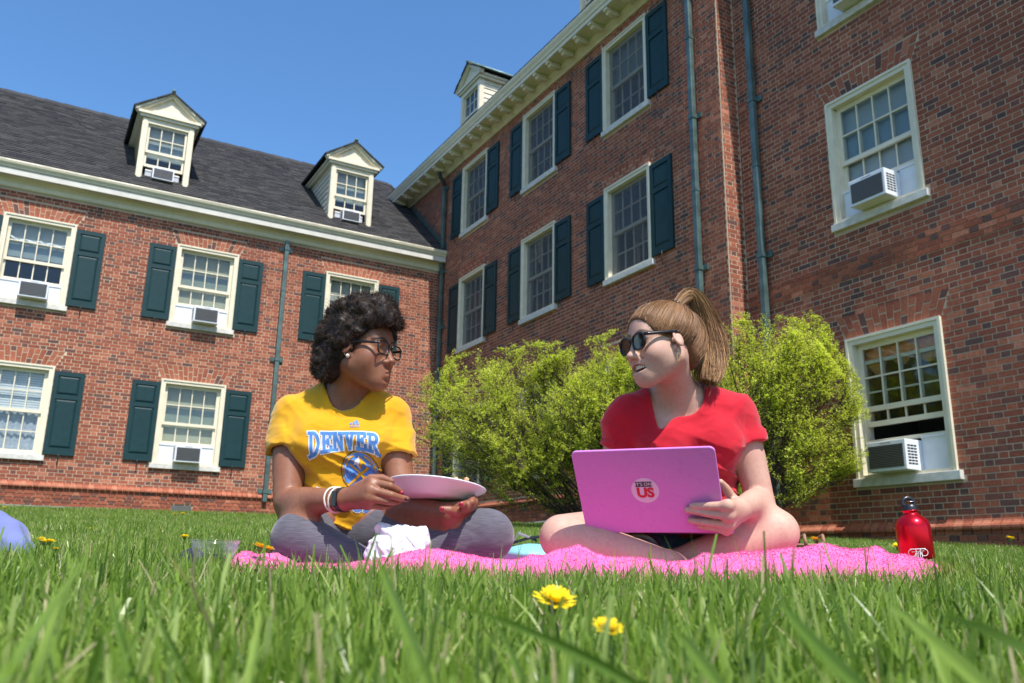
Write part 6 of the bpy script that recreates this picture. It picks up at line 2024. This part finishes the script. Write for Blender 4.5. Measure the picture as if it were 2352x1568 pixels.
# ------------------------------------------------------------------ things worn
M_cord = mat("white_braided_cord", (0.72, 0.68, 0.58), 0.9, 0.1)
M_band = mat("black_rubber_band", (0.010, 0.011, 0.013), 0.35, 0.5)
M_gold = mat("earring_gold", (0.65, 0.32, 0.10), 0.25, 0.5, metal=0.7)
M_pearl = mat("pearl", (0.78, 0.72, 0.64), 0.15, 0.6)
M_silver = mat("silver", (0.75, 0.75, 0.75), 0.2, 0.5, metal=1.0)
def wrist_ring(a, b, t, r, tube, m, name, label, cat, wide=1.0, beads=0, tilt=0.0):
    a, b = Vector(a), Vector(b)
    d = (b - a).normalized(); c = a.lerp(b, t)
    x = d.cross(Vector((0, 0, 1))).normalized(); y = x.cross(d)
    root = empty(name, c)
    tag(root, label, cat)
    mb = MB()
    n = 30
    pts = [(x * math.cos(2 * math.pi * i / n) + y * math.sin(2 * math.pi * i / n)) * r + d * (tilt * math.sin(2 * math.pi * i / n + 0.6)) for i in range(n + 1)]
    if beads:
        for k, ph in ((0, 0.0), (1, math.pi)):
            m2 = MB()
            L = 120
            m2.tube([(x * math.cos(2 * math.pi * i / L) + y * math.sin(2 * math.pi * i / L)) * (r + 0.0012 * math.cos(beads * 2 * math.pi * i / L + ph)) + d * (0.0016 * math.sin(beads * 2 * math.pi * i / L + ph) + tilt * math.sin(2 * math.pi * i / L + 0.6)) for i in range(L + 1)], tube, 5, cap=False)
            put("cord", m2.mesh("cord", m), None, root)
    else:
        V = []; F = []
        prof = [(-wide / 2, 0), (-wide / 2, tube), (0, tube * 1.35), (wide / 2, tube), (wide / 2, 0)]
        for i in range(n):
            e = x * math.cos(2 * math.pi * i / n) + y * math.sin(2 * math.pi * i / n)
            for w_, h_ in prof: V.append(e * (r + h_) + d * w_)
        k = len(prof)
        for i in range(n):
            for j in range(k): F.append((i * k + j, ((i + 1) % n) * k + j, ((i + 1) % n) * k + (j + 1) % k, i * k + (j + 1) % k))
        mb.add(V, F, False)
        put("band", mb.mesh("band", m), None, root)
        s = MB(); e = (-Vector((0, 1, 0)) - d * (-Vector((0, 1, 0))).dot(d)).normalized()
        f_ = e.cross(d)
        Mx = Matrix((f_, d, e)).transposed().to_4x4()
        s.bbox(-0.019, 0.019, -wide * 0.56, wide * 0.56, r - 0.0005, r + tube * 2.4, 0.0012, Mx)
        put("display", s.mesh("display", M_blackp), None, root)
    return root
_fa = (W1.elR, W1.wrR)
wrist_ring(*_fa, 0.985, 0.0295, 0.0020, M_band, "fitness_band", "black fitness band on the wrist next to the white cords", "wristband", wide=0.016)
wrist_ring(*_fa, 0.875, 0.0310, 0.0019, M_cord, "cord_bracelet", "white braided cord bracelet nearest the black fitness band", "bracelet", beads=30, tilt=0.006)
wrist_ring(*_fa, 0.835, 0.0320, 0.0019, M_cord, "cord_bracelet", "white braided cord bracelet farther from the black fitness band", "bracelet", beads=30, tilt=-0.004)
def ball(c, r, seg=14, sc=(1, 1, 1), M=None):
    bm = bmesh.new(); bmesh.ops.create_uvsphere(bm, u_segments=seg, v_segments=max(6, seg // 2), radius=r)
    return MB().addbm(bm, (Matrix.Translation(c) @ (M or Matrix.Identity(4)) @ Matrix.Diagonal((*sc, 1))), True)
es = empty("pearl_earring", h1(0.083, 0.012, -0.037)); tag(es, "round pearl stud in the ear of the woman in yellow", "earring")
put("pearl", ball((0, 0, 0), 0.0058).mesh("pearl", M_pearl), None, es)
put("post", MB().tube([(0, 0, 0), (0.002, 0.006, 0)], 0.001, 5).mesh("post", M_silver), None, es)
es2 = empty("stud_earring", h1(0.0835, 0.002, -0.032)); tag(es2, "tiny silver stud behind the pearl earring", "earring")
put("stone", ball((0, 0, 0), 0.0026, 10).mesh("stone", M_silver), None, es2)
put("post", MB().tube([(0, 0, 0), (0.001, 0.004, 0)], 0.0007, 5).mesh("post", M_silver), None, es2)
e0 = h2(-0.081, 0.010, -0.038)
es3 = empty("drop_earring", e0); tag(es3, "small orange drop earring hanging from the ear of the woman in red", "earring")
put("hook", MB().tube([(0, 0, 0.004), (0, -0.002, 0.0), (0.0004, -0.003, -0.012)], 0.0006, 5).mesh("hook", M_silver), None, es3)
dr = MB(); dr.tube([(0.001 + 0.0042 * math.sin(a), -0.003, -0.0225 + 0.0105 * math.cos(a)) for a in np.linspace(0, 2 * math.pi, 19)], 0.0012, 6, cap=False)
put("drop", dr.mesh("drop", M_gold), None, es3)
M_nail1 = mat("crimson_nail_varnish", (0.30, 0.008, 0.035), 0.15, 0.6); M_nail2 = mat("dark_nail_varnish", (0.03, 0.006, 0.012), 0.15, 0.6)
for lst in (W1.nailsR, W1.nailsL):
    for p, k in lst:
        put("fingernail", ball(Vector(p) - _ro, 0.0062, 10, (1, 0.45, 0.72)).mesh("fingernail", M_nail2 if k and lst is W1.nailsR else M_nail1), None, W1.root)
# tattoo-free forearm; plate in her hands
M_plate = mat("white_plastic_plate", (0.80, 0.78, 0.78), 0.28, 0.5)
pc = at(1005, 1117, 2.315)
pl = MB()
prof = [(0.0, -0.036), (0.072, -0.036), (0.086, -0.032), (0.104, -0.016), (0.127, -0.003), (0.132, 0.0), (0.132, 0.0025), (0.126, 0.0025), (0.103, -0.012), (0.084, -0.0285), (0.0, -0.0325)]
pl.lathe(prof, 56)
plate = pl.build("plate", M_plate, None, pc, (R(-6.0), R(4.6), 0))
tag(plate, "white round plate held flat by the woman in yellow", "plate")
M_food = mat("baked_crumb", (0.62, 0.36, 0.20), 0.9, 0.2, noise=(200, 0.5), bump=(250, 0.6, 0.003))
fo = at(1052, 1106, 2.335)
fd = MB()
for i in range(16):
    fd.addbm((lambda b: (bmesh.ops.create_icosphere(b, subdivisions=1, radius=rng.uniform(0.005, 0.009)), b)[1])(bmesh.new()), Matrix.Translation((rng.uniform(-0.024, 0.024), rng.uniform(-0.02, 0.02), rng.uniform(-0.012, 0.006))) @ Euler(rng.uniform(0, 3, 3)).to_matrix().to_4x4(), True)
tag(tag(fd.build("crumbled_food", M_food, None, fo), "bit of crumbly baked food on the plate's far side", "food"), kind="thing")
# ------------------------------------------------------------------ laptop
M_lap = mat("violet_laptop_shell", (0.60, 0.21, 0.56), 0.27, 0.5, noise=(5, 0.03))
_nt = M_lap.node_tree; _n = _nt.nodes.new("ShaderNodeTexNoise"); _n.inputs["Scale"].default_value = 26; _n.inputs["Detail"].default_value = 9; _n.inputs["Roughness"].default_value = 0.7
_m = _nt.nodes.new("ShaderNodeMapRange"); _m.inputs["From Min"].default_value = 0.35; _m.inputs["From Max"].default_value = 0.7; _m.inputs["To Min"].default_value = 0.20; _m.inputs["To Max"].default_value = 0.46
_t = _nt.nodes.new("ShaderNodeTexCoord"); _nt.links.new(_t.outputs["Object"], _n.inputs["Vector"]); _nt.links.new(_n.outputs[0], _m.inputs[0]); _nt.links.new(_m.outputs[0], _nt.nodes["Principled BSDF"].inputs["Roughness"])
M_lapb = mat("grey_laptop_base", (0.35, 0.34, 0.37), 0.35, 0.5, metal=0.5)
M_scr = mat("dark_screen", (0.01, 0.01, 0.012), 0.1, 0.5)
lap = empty("laptop", BLc); tag(lap, "violet laptop with a round sticker on the lap of the woman in red", "laptop")
ML = Matrix((ax, an, ay)).transposed().to_4x4()      # x along the lid, y out towards the camera, z up the lid
def rrect(w, h, r, n=6):
    P = []
    for cx_, cz_, a0 in ((w - r, h - r, 0), (r, h - r, 90), (r, r, 180), (w - r, r, 270)):
        for i in range(n + 1): P.append((cx_ + r * math.cos(R(a0 + 90 * i / n)), cz_ + r * math.sin(R(a0 + 90 * i / n))))
    return P
def slab(w, h, r, y0, y1, bev, M):
    bm = bmesh.new()
    P = rrect(w, h, r)
    f = bm.faces.new([bm.verts.new((x, y0, z)) for x, z in P])
    g = bmesh.ops.extrude_face_region(bm, geom=[f])
    for v in g['geom']:
        if isinstance(v, bmesh.types.BMVert): v.co.y = y1
    bmesh.ops.recalc_face_normals(bm, faces=bm.faces)
    ed = [e for e in bm.edges if abs(e.verts[0].co.y - e.verts[1].co.y) < 1e-6]
    bmesh.ops.bevel(bm, geom=ed, offset=bev, segments=3, affect='EDGES', profile=0.5)
    return MB().addbm(bm, M, False)
lid = put("lid", slab(LW, LH, 0.014, -0.004, 0.004, 0.003, ML).mesh("lid", M_lap), None, lap)
for p in lid.data.polygons: p.use_smooth = False
put("screen", MB().box(0.012, LW - 0.012, -0.0052, -0.0042, 0.012, LH - 0.012, ML).mesh("screen", M_scr), None, lap)
bx_ = ax; bz = Vector((0, 0, 1)); by = bz.cross(bx_).normalized()
MBs = Matrix((bx_, bz, by)).transposed().to_4x4()
put("keyboard_base", slab(LW, LH, 0.014, -0.005, 0.005, 0.003, MBs @ Matrix.Translation((0, 0.006, 0.010))).mesh("keyboard_base", M_lap), None, lap)
# round sticker
M_sgrey = mat("sticker_paper", (0.72, 0.56, 0.70), 0.5, 0.3); M_sdark = mat("sticker_dark_grey", (0.05, 0.055, 0.07), 0.5, 0.3); M_sred = mat("sticker_red", (0.60, 0.03, 0.04), 0.5, 0.3)
def lid_pt(px, py):
    q = lid_at(px, py, 0.0) - BLc
    return q.dot(ax), q.dot(ay)
sx_, sz_ = lid_pt(1482, 1126)
sr = abs(lid_pt(1514, 1126)[0] - sx_)
st = MB()
st.prism([(sx_ + sr * math.cos(2 * math.pi * i / 40), sz_ + sr * math.sin(2 * math.pi * i / 40)) for i in range(40)], 0.0041, 0.0046, ML)
stk = put("sticker", st.mesh("sticker", M_sgrey), None, lap)
put("sticker_bar", MB().box(sx_ - sr * 0.66, sx_ + sr * 0.54, 0.00465, 0.0049, sz_ + sr * 0.30, sz_ + sr * 0.72, ML).mesh("sticker_bar", M_sdark), None, stk)
t1 = text_mesh("IT'S ON", sr * 0.36, "sticker_words"); t2 = text_mesh("US", sr * 1.06, "sticker_big_word", bold=sr * 0.05)
_rx = Matrix.Rotation(R(90), 4, 'X')
for t_, dx, dz, yy, mm_ in ((t1, -0.06, 0.40, 0.0051, M_pwhite), (t2, 0.0, -0.52, 0.0050, M_sred)):
    for v in t_.vertices: v.co = ML @ Vector((sx_ + sr * dx + v.co.x, yy + 0.0002, sz_ + sr * dz + v.co.y))
    put(t_.name, t_, mm_, stk)
# ------------------------------------------------------------------ pink blanket
M_pink = mat("pink_terry", (0.78, 0.125, 0.36), 0.95, 0.1, noise=(14, 0.10), bump=(380, 0.45, 0.003))
M_pink.node_tree.nodes["Principled BSDF"].inputs["Sheen Weight"].default_value = 0.5
def blanket():
    px = [470, 545, 565, 600, 650, 720, 800, 870, 920, 960, 1000, 1050, 1100, 1180, 1225, 1280, 1330, 1400, 1470, 1535, 1600, 1640, 1690, 1730, 1850, 1900, 2000, 2060, 2110, 2165, 2240]
    py = [1296, 1268, 1262, 1276, 1291, 1291, 1289, 1281, 1268, 1262, 1261, 1266, 1272, 1284, 1284, 1260, 1260, 1274, 1276, 1287, 1284, 1277, 1266, 1263, 1263, 1256, 1263, 1265, 1268, 1276, 1290]
    YR = 2.055
    X = np.array([at(a, b, YR).x for a, b in zip(px, py)]); Z = np.array([at(a, b, YR).z for a, b in zip(px, py)])
    xs = np.arange(-0.655, 1.115, 0.0045)
    s1 = np.concatenate([np.linspace(1.935, 2.16, 62), np.linspace(2.175, 2.95, 40)])
    XX, YY = np.meshgrid(xs, s1)
    g = ground_np(XX, YY)
    ridge = np.interp(XX, X, Z)
    wob = 0.03 * np.sin(XX * 7.0) + 0.02 * np.sin(XX * 17 + 1)
    yf = 1.955 + wob * 0.8
    t = np.clip((YY - yf) / (YR - 0.01 - yf), 0, 1)
    rise = np.sin(t * np.pi / 2) ** 0.8
    back = np.clip((YY - YR) / 0.16, 0, 1); back = back * back * (3 - 2 * back)
    plateau = np.minimum(ridge - 0.006, np.maximum(g + 0.028, ridge - 0.03))
    zz = (g - 0.012) * (1 - rise) + ridge * rise
    zz = zz * (1 - back) + (plateau + 0.004 * np.sin(XX * 23 + YY * 9)) * back
    edge = np.clip(np.minimum(XX - xs[0], xs[-1] - XX) / 0.03, 0, 1)
    zz = (g - 0.005) + (zz - g + 0.005) * np.sqrt(edge)
    fold = (1 - np.abs(vnoise(np.stack([XX * 7 + 0.6 * YY, YY * 1.6, XX * 0 + 2], -1)))) ** 3
    zz += (0.016 * fold - 0.006) * np.clip(t * 1.5, 0, 1) * edge * (0.35 + 0.65 * (YY < 2.35))
    zz += np.where(t > 0.0, 0.004 * vnoise(np.stack([XX * 26, YY * 30, zz * 26], -1)), 0)
    YY = YY + 0.20 * np.clip((XX - 0.72) / 0.36, 0, 1) ** 1.5 * np.clip((2.95 - YY) / 1.0, 0, 1)
    P = np.stack([XX, YY, zz], -1).reshape(-1, 3).astype(np.float32)
    tuft = vnoise(P * 130) * 0.0016 + vnoise(P * 300) * 0.0008
    n, m = XX.shape
    G = P.reshape(n, m, 3)
    nr = np.cross(np.gradient(G, axis=1), np.gradient(G, axis=0)); nr /= np.linalg.norm(nr, axis=2, keepdims=True) + 1e-9
    P = (G + nr * tuft.reshape(n, m, 1)).reshape(-1, 3)
    i = np.arange(n - 1)[:, None] * m + np.arange(m - 1)[None]
    Q = np.stack([i, i + 1, i + m + 1, i + m], -1).reshape(-1, 4)
    o = put("blanket", np_mesh("blanket", P, Q, smooth=True, mat=M_pink))
    tag(o, "fluffy pink blanket both women sit on, rumpled along its front", "blanket")
    # pile: short loops standing off the cloth along the front
    rg = np.random.default_rng(5)
    rows = rg.integers(0, 70, 32000); cols = rg.integers(1, m - 1, 32000)
    p = P.reshape(n, m, 3)[rows, cols]; q = nr[rows, cols]
    q = np.where(q[:, 1:2] > 0.3, -q, q)
    d = q + rg.normal(0, 0.55, q.shape); d /= np.linalg.norm(d, axis=1, keepdims=True)
    s = np.cross(d, rg.normal(0, 1, q.shape)); s /= np.linalg.norm(s, axis=1, keepdims=True)
    L = rg.uniform(0.0015, 0.0038, len(p))[:, None]; w = 0.0012
    V = np.stack([p - s * w, p + s * w, p + d * L + s * w * .6, p + d * L - s * w * .6], 1).reshape(-1, 3)
    pile = put("terry_pile", np_mesh("terry_pile", V, np.arange(len(V)).reshape(-1, 4), mat=M_pink), None, o)
    pile["kind"] = "stuff"
    return o
blanket()
# ------------------------------------------------------------------ crumpled paper bag in her lap
M_paper = mat("white_crumpled_paper", (0.62, 0.64, 0.68), 0.8, 0.2)
def crumple(name, rows, Y, seed, label, cat):
    """rumpled paper: rows of (left, right, height, bulge) in picture coordinates; creased by piecewise flat folds"""
    rg = np.random.default_rng(seed)
    n, m = 70, 90
    rows = np.array(rows, float)
    t = np.linspace(0, 1, n); k = np.linspace(0, 1, len(rows))
    Lx, Rx, Hy, Bu = (np.interp(t, k, rows[:, i]) for i in range(4))
    P = np.zeros((n, m, 3))
    for i in range(n):
        for j in range(m):
            s_ = j / (m - 1)
            x = Lx[i] + (Rx[i] - Lx[i]) * s_
            p = at(x, Hy[i], Y)
            P[i, j] = (p.x, p.y - Bu[i] * math.sin(math.pi * s_) ** 0.6, p.z)
    Q2 = P.reshape(-1, 3)
    d = np.zeros((len(Q2), 3))
    for f, a_ in ((9, .024), (14, .018), (22, .013), (31, .009), (48, .006), (70, .0035)):
        for _ in range(3):
            v = rg.normal(0, 1, 3); v /= np.linalg.norm(v); w = rg.normal(0, 1, 3); w[1] *= 1.6; w /= np.linalg.norm(w)
            ph = (Q2 @ v) * f + rg.random() + 0.5 * vnoise(Q2 * f * 0.6)
            d += (np.abs(ph - np.floor(ph) - 0.5)[:, None] - 0.25) * w * a_
    Q2 = Q2 + d
    c = Q2.mean(0)
    i = np.arange(n - 1)[:, None] * m + np.arange(m - 1)[None]
    F = np.stack([i, i + 1, i + m + 1, i + m], -1).reshape(-1, 4)
    ob = put(name, np_mesh(name, Q2 - c, F, smooth=False, mat=M_paper), None, None, tuple(c))
    so = ob.modifiers.new("thick", 'SOLIDIFY'); so.thickness = 0.0006
    return tag(ob, label, cat)
crumple("crumpled_paper_bag", [(872, 975, 1204, 0.005), (866, 984, 1214, 0.03), (868, 984, 1232, 0.045), (846, 982, 1246, 0.055), (834, 980, 1262, 0.06), (838, 972, 1280, 0.06), (850, 950, 1296, 0.04)], 2.19, 4, "crumpled white paper bag in front of the woman in yellow", "paper bag")
# ------------------------------------------------------------------ clear plastic cup and the dark things by it
def clear_plastic():
    m = bpy.data.materials.new("clear_plastic"); m.use_nodes = True
    nt = m.node_tree; nt.nodes.clear()
    out = nt.nodes.new("ShaderNodeOutputMaterial")
    tr = nt.nodes.new("ShaderNodeBsdfTransparent"); tr.inputs[0].default_value = (0.95, 0.96, 0.97, 1)
    gl = nt.nodes.new("ShaderNodeBsdfGlossy"); gl.inputs["Roughness"].default_value = 0.08
    df = nt.nodes.new("ShaderNodeBsdfDiffuse"); df.inputs[0].default_value = (0.72, 0.74, 0.84, 1)
    lw = nt.nodes.new("ShaderNodeLayerWeight"); lw.inputs[0].default_value = 0.26
    mx = nt.nodes.new("ShaderNodeMixShader"); mx2 = nt.nodes.new("ShaderNodeMixShader")
    mx2.inputs[0].default_value = 0.4
    nt.links.new(gl.outputs[0], mx2.inputs[1]); nt.links.new(df.outputs[0], mx2.inputs[2])
    nt.links.new(lw.outputs["Facing"], mx.inputs[0]); nt.links.new(tr.outputs[0], mx.inputs[1]); nt.links.new(mx2.outputs[0], mx.inputs[2])
    nt.links.new(mx.outputs[0], out.inputs[0])
    return m
M_clear = clear_plastic()
M_navy = mat("dark_navy_fabric", (0.030, 0.033, 0.046), 0.8, 0.2, noise=(40, 0.3))
cb = at(488, 1312, 2.06); cup = empty("plastic_cup", (cb.x, cb.y, cb.z)); tag(cup, "clear plastic deli cup standing in the grass beside the blanket", "cup")
ch = at(490, 1240, 2.06).z - cb.z
cw = 53 / _FD * 2.06 * 1.03
put("cup_wall", MB().lathe([(0.0, 0.0), (cw * 0.62, 0.0), (cw * 0.64, 0.004), (cw * 0.93, ch * 0.90)], 48).mesh("cup_wall", M_clear), None, cup)
put("rim", MB().lathe([(cw * 0.93, ch * 0.90), (cw * 0.95, ch * 0.92), (cw * 0.96, ch * 0.97), (cw * 1.01, ch * 0.985), (cw * 1.0, ch), (cw * 0.95, ch)], 48).mesh("rim", M_clear), None, cup)
rb = MB()
for i in range(60):
    a = 2 * math.pi * i / 60; r0 = cw * 0.905
    rb.box(-0.0006, 0.0006, -0.001, 0.001, ch * 0.74, ch * 0.88, Matrix.Rotation(a, 4, 'Z') @ Matrix.Translation((0, r0, 0)))
put("ribbing", rb.mesh("ribbing", M_clear), None, cup)["kind"] = "stuff"
cc = MB()
for i in range(7):
    cc.addbm((lambda b: (bmesh.ops.create_icosphere(b, subdivisions=2, radius=1), b)[1])(bmesh.new()), Matrix.Translation((rng.uniform(-.018, .018), rng.uniform(-.015, .015), 0.008 + 0.006 * i * 0.6)) @ Euler(rng.uniform(0, 3, 3)).to_matrix().to_4x4() @ Matrix.Diagonal((0.012, 0.010, 0.004, 1)), True)
nap = cc.build("crumpled_napkin", M_navy, None, (cb.x, cb.y, cb.z + 0.004)); tag(nap, "dark crumpled wrapper inside the clear plastic cup", "wrapper")
def soft(name, parts, h, m, label, cat, lo, hi, wr=0.003, fr=18):
    f0 = blend(parts)
    def F(P):
        w = 1 - np.abs(vnoise(P * A((fr, fr, fr * 1.4))))
        return f0(P) - wr * w ** 3
    c = (A(lo) + A(hi)) / 2
    V, Q = surf_nets(F, lo, hi, h, 1)
    o = put(name, np_mesh(name, V - c, Q, smooth=True, mat=m), None, None, tuple(c.tolist()))
    return tag(o, label, cat)
q0, q1, q2 = at(415, 1315, 2.12), at(440, 1285, 2.16), at(470, 1300, 2.17)
soft("pouch", [(cone(q0, q1, 0.012, 0.022), 0), (cone(q1, q2, 0.022, 0.02), 0.02)], 0.004, M_navy, "black fabric pouch lying in the grass behind the plastic cup", "pouch", bounds([q0, q1, q2], 0.035)[0], bounds([q0, q1, q2], 0.035)[1])
# ------------------------------------------------------------------ lilac garment at the picture's edge
M_lilac = cloth_mat("periwinkle_fabric", (0.14, 0.165, 0.37), 0.85, 700, 0.3)
b0, b1, b2, b3 = at(-60, 1200, 2.25), at(20, 1236, 2.2), at(52, 1262, 2.16), at(-70, 1290, 2.2)
lo_, hi_ = bounds([b0, b1, b2, b3], 0.10)
soft("folded_garment", [(cone(b0, b1, 0.055, 0.034), 0), (cone(b1, b2, 0.034, 0.019), 0.03), (cone(b3, b2, 0.045, 0.018), 0.03)], 0.005, M_lilac, "periwinkle blue garment heaped on the grass at the picture's edge", "garment", lo_, hi_, 0.008, 11)
# ------------------------------------------------------------------ red bottle
M_rbot = mat("red_anodised_metal", (0.62, 0.006, 0.02), 0.24, 0.5, metal=0.75)
M_bcap = mat("black_bottle_cap", (0.012, 0.013, 0.016), 0.3, 0.5)
bb = at(2108, 1285, 2.50); bt = at(2100, 1172, 2.50)
bw = 37.5 / _FD * 2.46; bh = bt.z - bb.z
bot = empty("metal_bottle", bb); tag(bot, "red metal water bottle with black loop cap behind the blanket", "bottle")
bot.rotation_euler = (0, R(-3.2), 0)
put("bottle_body", MB().lathe([(0.0, 0.0), (bw * 0.93, 0.0), (bw, 0.008), (bw * 1.0, bh * 0.66), (bw * 0.985, bh * 0.70), (bw * 0.90, bh * 0.78), (bw * 0.70, bh * 0.86), (bw * 0.50, bh * 0.905), (bw * 0.44, bh * 0.93), (bw * 0.44, bh * 0.97), (bw * 0.50, bh * 0.985), (bw * 0.50, bh), (0, bh)], 48).mesh("bottle_body", M_rbot), None, bot)
ck = MB().lathe([(bw * 0.46, bh), (bw * 0.46, bh + 0.014), (bw * 0.36, bh + 0.017), (0, bh + 0.017)], 28)
cap_ = put("cap", ck.mesh("cap", M_bcap), None, bot)
lp_ = MB(); lp_.tube([(0.0165 * math.cos(a) - 0.002, 0, bh + 0.020 + 0.0155 * math.sin(a)) for a in np.linspace(-0.5, math.pi + 0.5, 17)], 0.0045, 8, squash=1.4)
put("loop", lp_.mesh("loop", M_bcap), None, cap_)
kr = MB(); kr.tube([(0.006 + 0.011 * math.cos(a), 0.004 * math.sin(a) * 2, bh + 0.028 + 0.003 * math.sin(a)) for a in np.linspace(0, 2 * math.pi, 15)], 0.0008, 5, cap=False)
put("key_ring", kr.mesh("key_ring", M_silver), None, cap_)
# capital-shaped mark near its foot
def on_bottle(ang, z, r=1.004): return (bw * r * math.sin(ang), -bw * r * math.cos(ang), z)
mk_ = MB()
def bstroke(a0, z0, a1, z1, w=0.0022):
    n = 6; V = []; F = []
    da, dz = (a1 - a0) * bw, z1 - z0; L = math.hypot(da, dz) or 1; nx, nz = -dz / L * w / 2, da / L * w / 2
    for i in range(n + 1):
        t = i / n; a = a0 + (a1 - a0) * t; z = z0 + (z1 - z0) * t
        V += [on_bottle(a + nx / bw, z + nz), on_bottle(a - nx / bw, z - nz)]
    for i in range(n): F.append((2 * i, 2 * i + 1, 2 * i + 3, 2 * i + 2))
    mk_.add(V, F)
zt = bh * 0.215
bstroke(-0.78, zt, 0.10, zt); bstroke(-0.70, zt - 0.008, 0.0, zt - 0.006, 0.0010)
for s_, c0 in ((1, 0.02), (-1, -0.70)):
    P = [(c0 + s_ * 0.20 * math.cos(a) * (1 - a / 9), zt - 0.009 + 0.009 * math.sin(a) * (1 - a / 9)) for a in np.linspace(math.pi / 2, -4.0, 12)]
    for a, b in zip(P, P[1:]): bstroke(a[0], a[1], b[0], b[1], 0.0015)
for i, (a, b) in enumerate(((-0.56, -0.50), (-0.44, -0.50), (-0.38, -0.38), (-0.26, -0.26), (-0.15, -0.15))): bstroke(a, zt - 0.024, b, zt - 0.011, 0.0016)
bstroke(-0.38, zt - 0.011, -0.32, zt - 0.011, 0.002); bstroke(-0.26, zt - 0.011, -0.12, zt - 0.011, 0.002)
put("printed_mark", mk_.mesh("printed_mark", M_pwhite), None, bot)
# ------------------------------------------------------------------ turquoise bag between the women
M_turq = mat("pale_turquoise_vinyl", (0.24, 0.56, 0.60), 0.5, 0.4, noise=(10, 0.05))
M_blk = mat("black_webbing", (0.014, 0.018, 0.020), 0.6, 0.3)
M_gry = mat("grey_webbing", (0.20, 0.19, 0.22), 0.8, 0.2)
t0, t1 = at(1172, 1290, 2.62), at(1262, 1290, 2.62); tz = at(1200, 1252, 2.62).z
bag = empty("backpack", ((t0.x + t1.x) / 2, 2.62, t0.z)); tag(bag, "pale turquoise backpack with black strap lying between the two women", "backpack")
hw_ = (t1.x - t0.x) / 2
def flatbag():
    f = blend([(ell((0, 0.02, 0.020), (hw_ * 1.5, 0.17, 0.034)), 0), (ell((0.05, 0.02, 0.012), (hw_ * 1.3, 0.16, 0.03)), 0.02)])
    return surf_nets(lambda P: f(P) - 0.0015 * vnoise(P * 28), (-0.2, -0.22, -0.05), (0.25, 0.25, 0.09), 0.006, 1)
V, Q = flatbag()
put("bag_body", np_mesh("bag_body", V, Q, smooth=True, mat=M_turq), None, bag)
zt_ = tz - t0.z
def strap(pts, w, m, name):
    V, F = [], []
    for i, p in enumerate(pts): V += [(p[0], p[1] - w / 2, p[2]), (p[0], p[1] + w / 2, p[2] + 0.006), (p[0], p[1] + w / 2, p[2] + 0.010), (p[0], p[1] - w / 2, p[2] + 0.004)]
    for i in range(len(pts) - 1):
        for j in range(4): F.append((4 * i + j, 4 * i + (j + 1) % 4, 4 * i + 4 + (j + 1) % 4, 4 * i + 4 + j))
    F += [(0, 1, 2, 3), tuple(4 * (len(pts) - 1) + k for k in (3, 2, 1, 0))]
    put(name, MB().add(V, F, False).mesh(name, m), None, bag)
strap([(-0.05, -0.02, 0.050), (0.0, 0.0, 0.066), (0.05, 0.0, 0.072), (0.12, 0.0, 0.066)], 0.05, M_blk, "top_flap")
strap([(-0.075, -0.05, 0.03), (-0.05, -0.03, 0.055), (-0.035, -0.01, 0.078), (-0.01, 0.0, 0.070), (0.02, 0.01, 0.058)], 0.03, M_gry, "strap")
# dark shallow bowl leaning under the laptop
M_brn = mat("dark_brown_glaze", (0.045, 0.018, 0.016), 0.2, 0.5)
dbp = at(1474, 1268, 2.235)
db = MB().lathe([(0.0, -0.008), (0.034, -0.007), (0.050, 0.0), (0.055, 0.006), (0.056, 0.007), (0.051, 0.003), (0.034, -0.004), (0.0, -0.005)], 36)
dbo = db.build("dish", M_brn, None, dbp, (R(62), R(24), 0)); tag(dbo, "dark brown dish leaning in the lap below the laptop", "dish")
# brown leather sandal in the grass behind the knee
M_sand = mat("tan_leather", (0.30, 0.16, 0.09), 0.6, 0.3)
sp_ = at(1862, 1250, 3.1); sgz = ground_z(sp_.x, sp_.y)
snd = empty("sandal", (sp_.x, sp_.y, sgz + 0.055)); tag(snd, "tan leather sandal lying in the grass behind the pale knee", "sandal")
put("sole", MB().prism([(0.12 * math.cos(a), 0.0) for a in (0,)] + [(0, 0)], 0, 0).mesh("sole", M_sand) if False else MB().lathe([(0.0, 0.0), (0.04, 0.0), (0.042, 0.006), (0.0, 0.008)], 20, Matrix.Diagonal((2.4, 1, 1.4, 1))).mesh("sole", M_sand), None, snd)
for dx in (-0.03, 0.035):
    put("strap", MB().tube([(dx, -0.04, 0.006), (dx, -0.03, 0.03), (dx + 0.01, 0.0, 0.04), (dx, 0.03, 0.03), (dx, 0.04, 0.006)], 0.006, 6).mesh("strap", M_sand), None, snd)
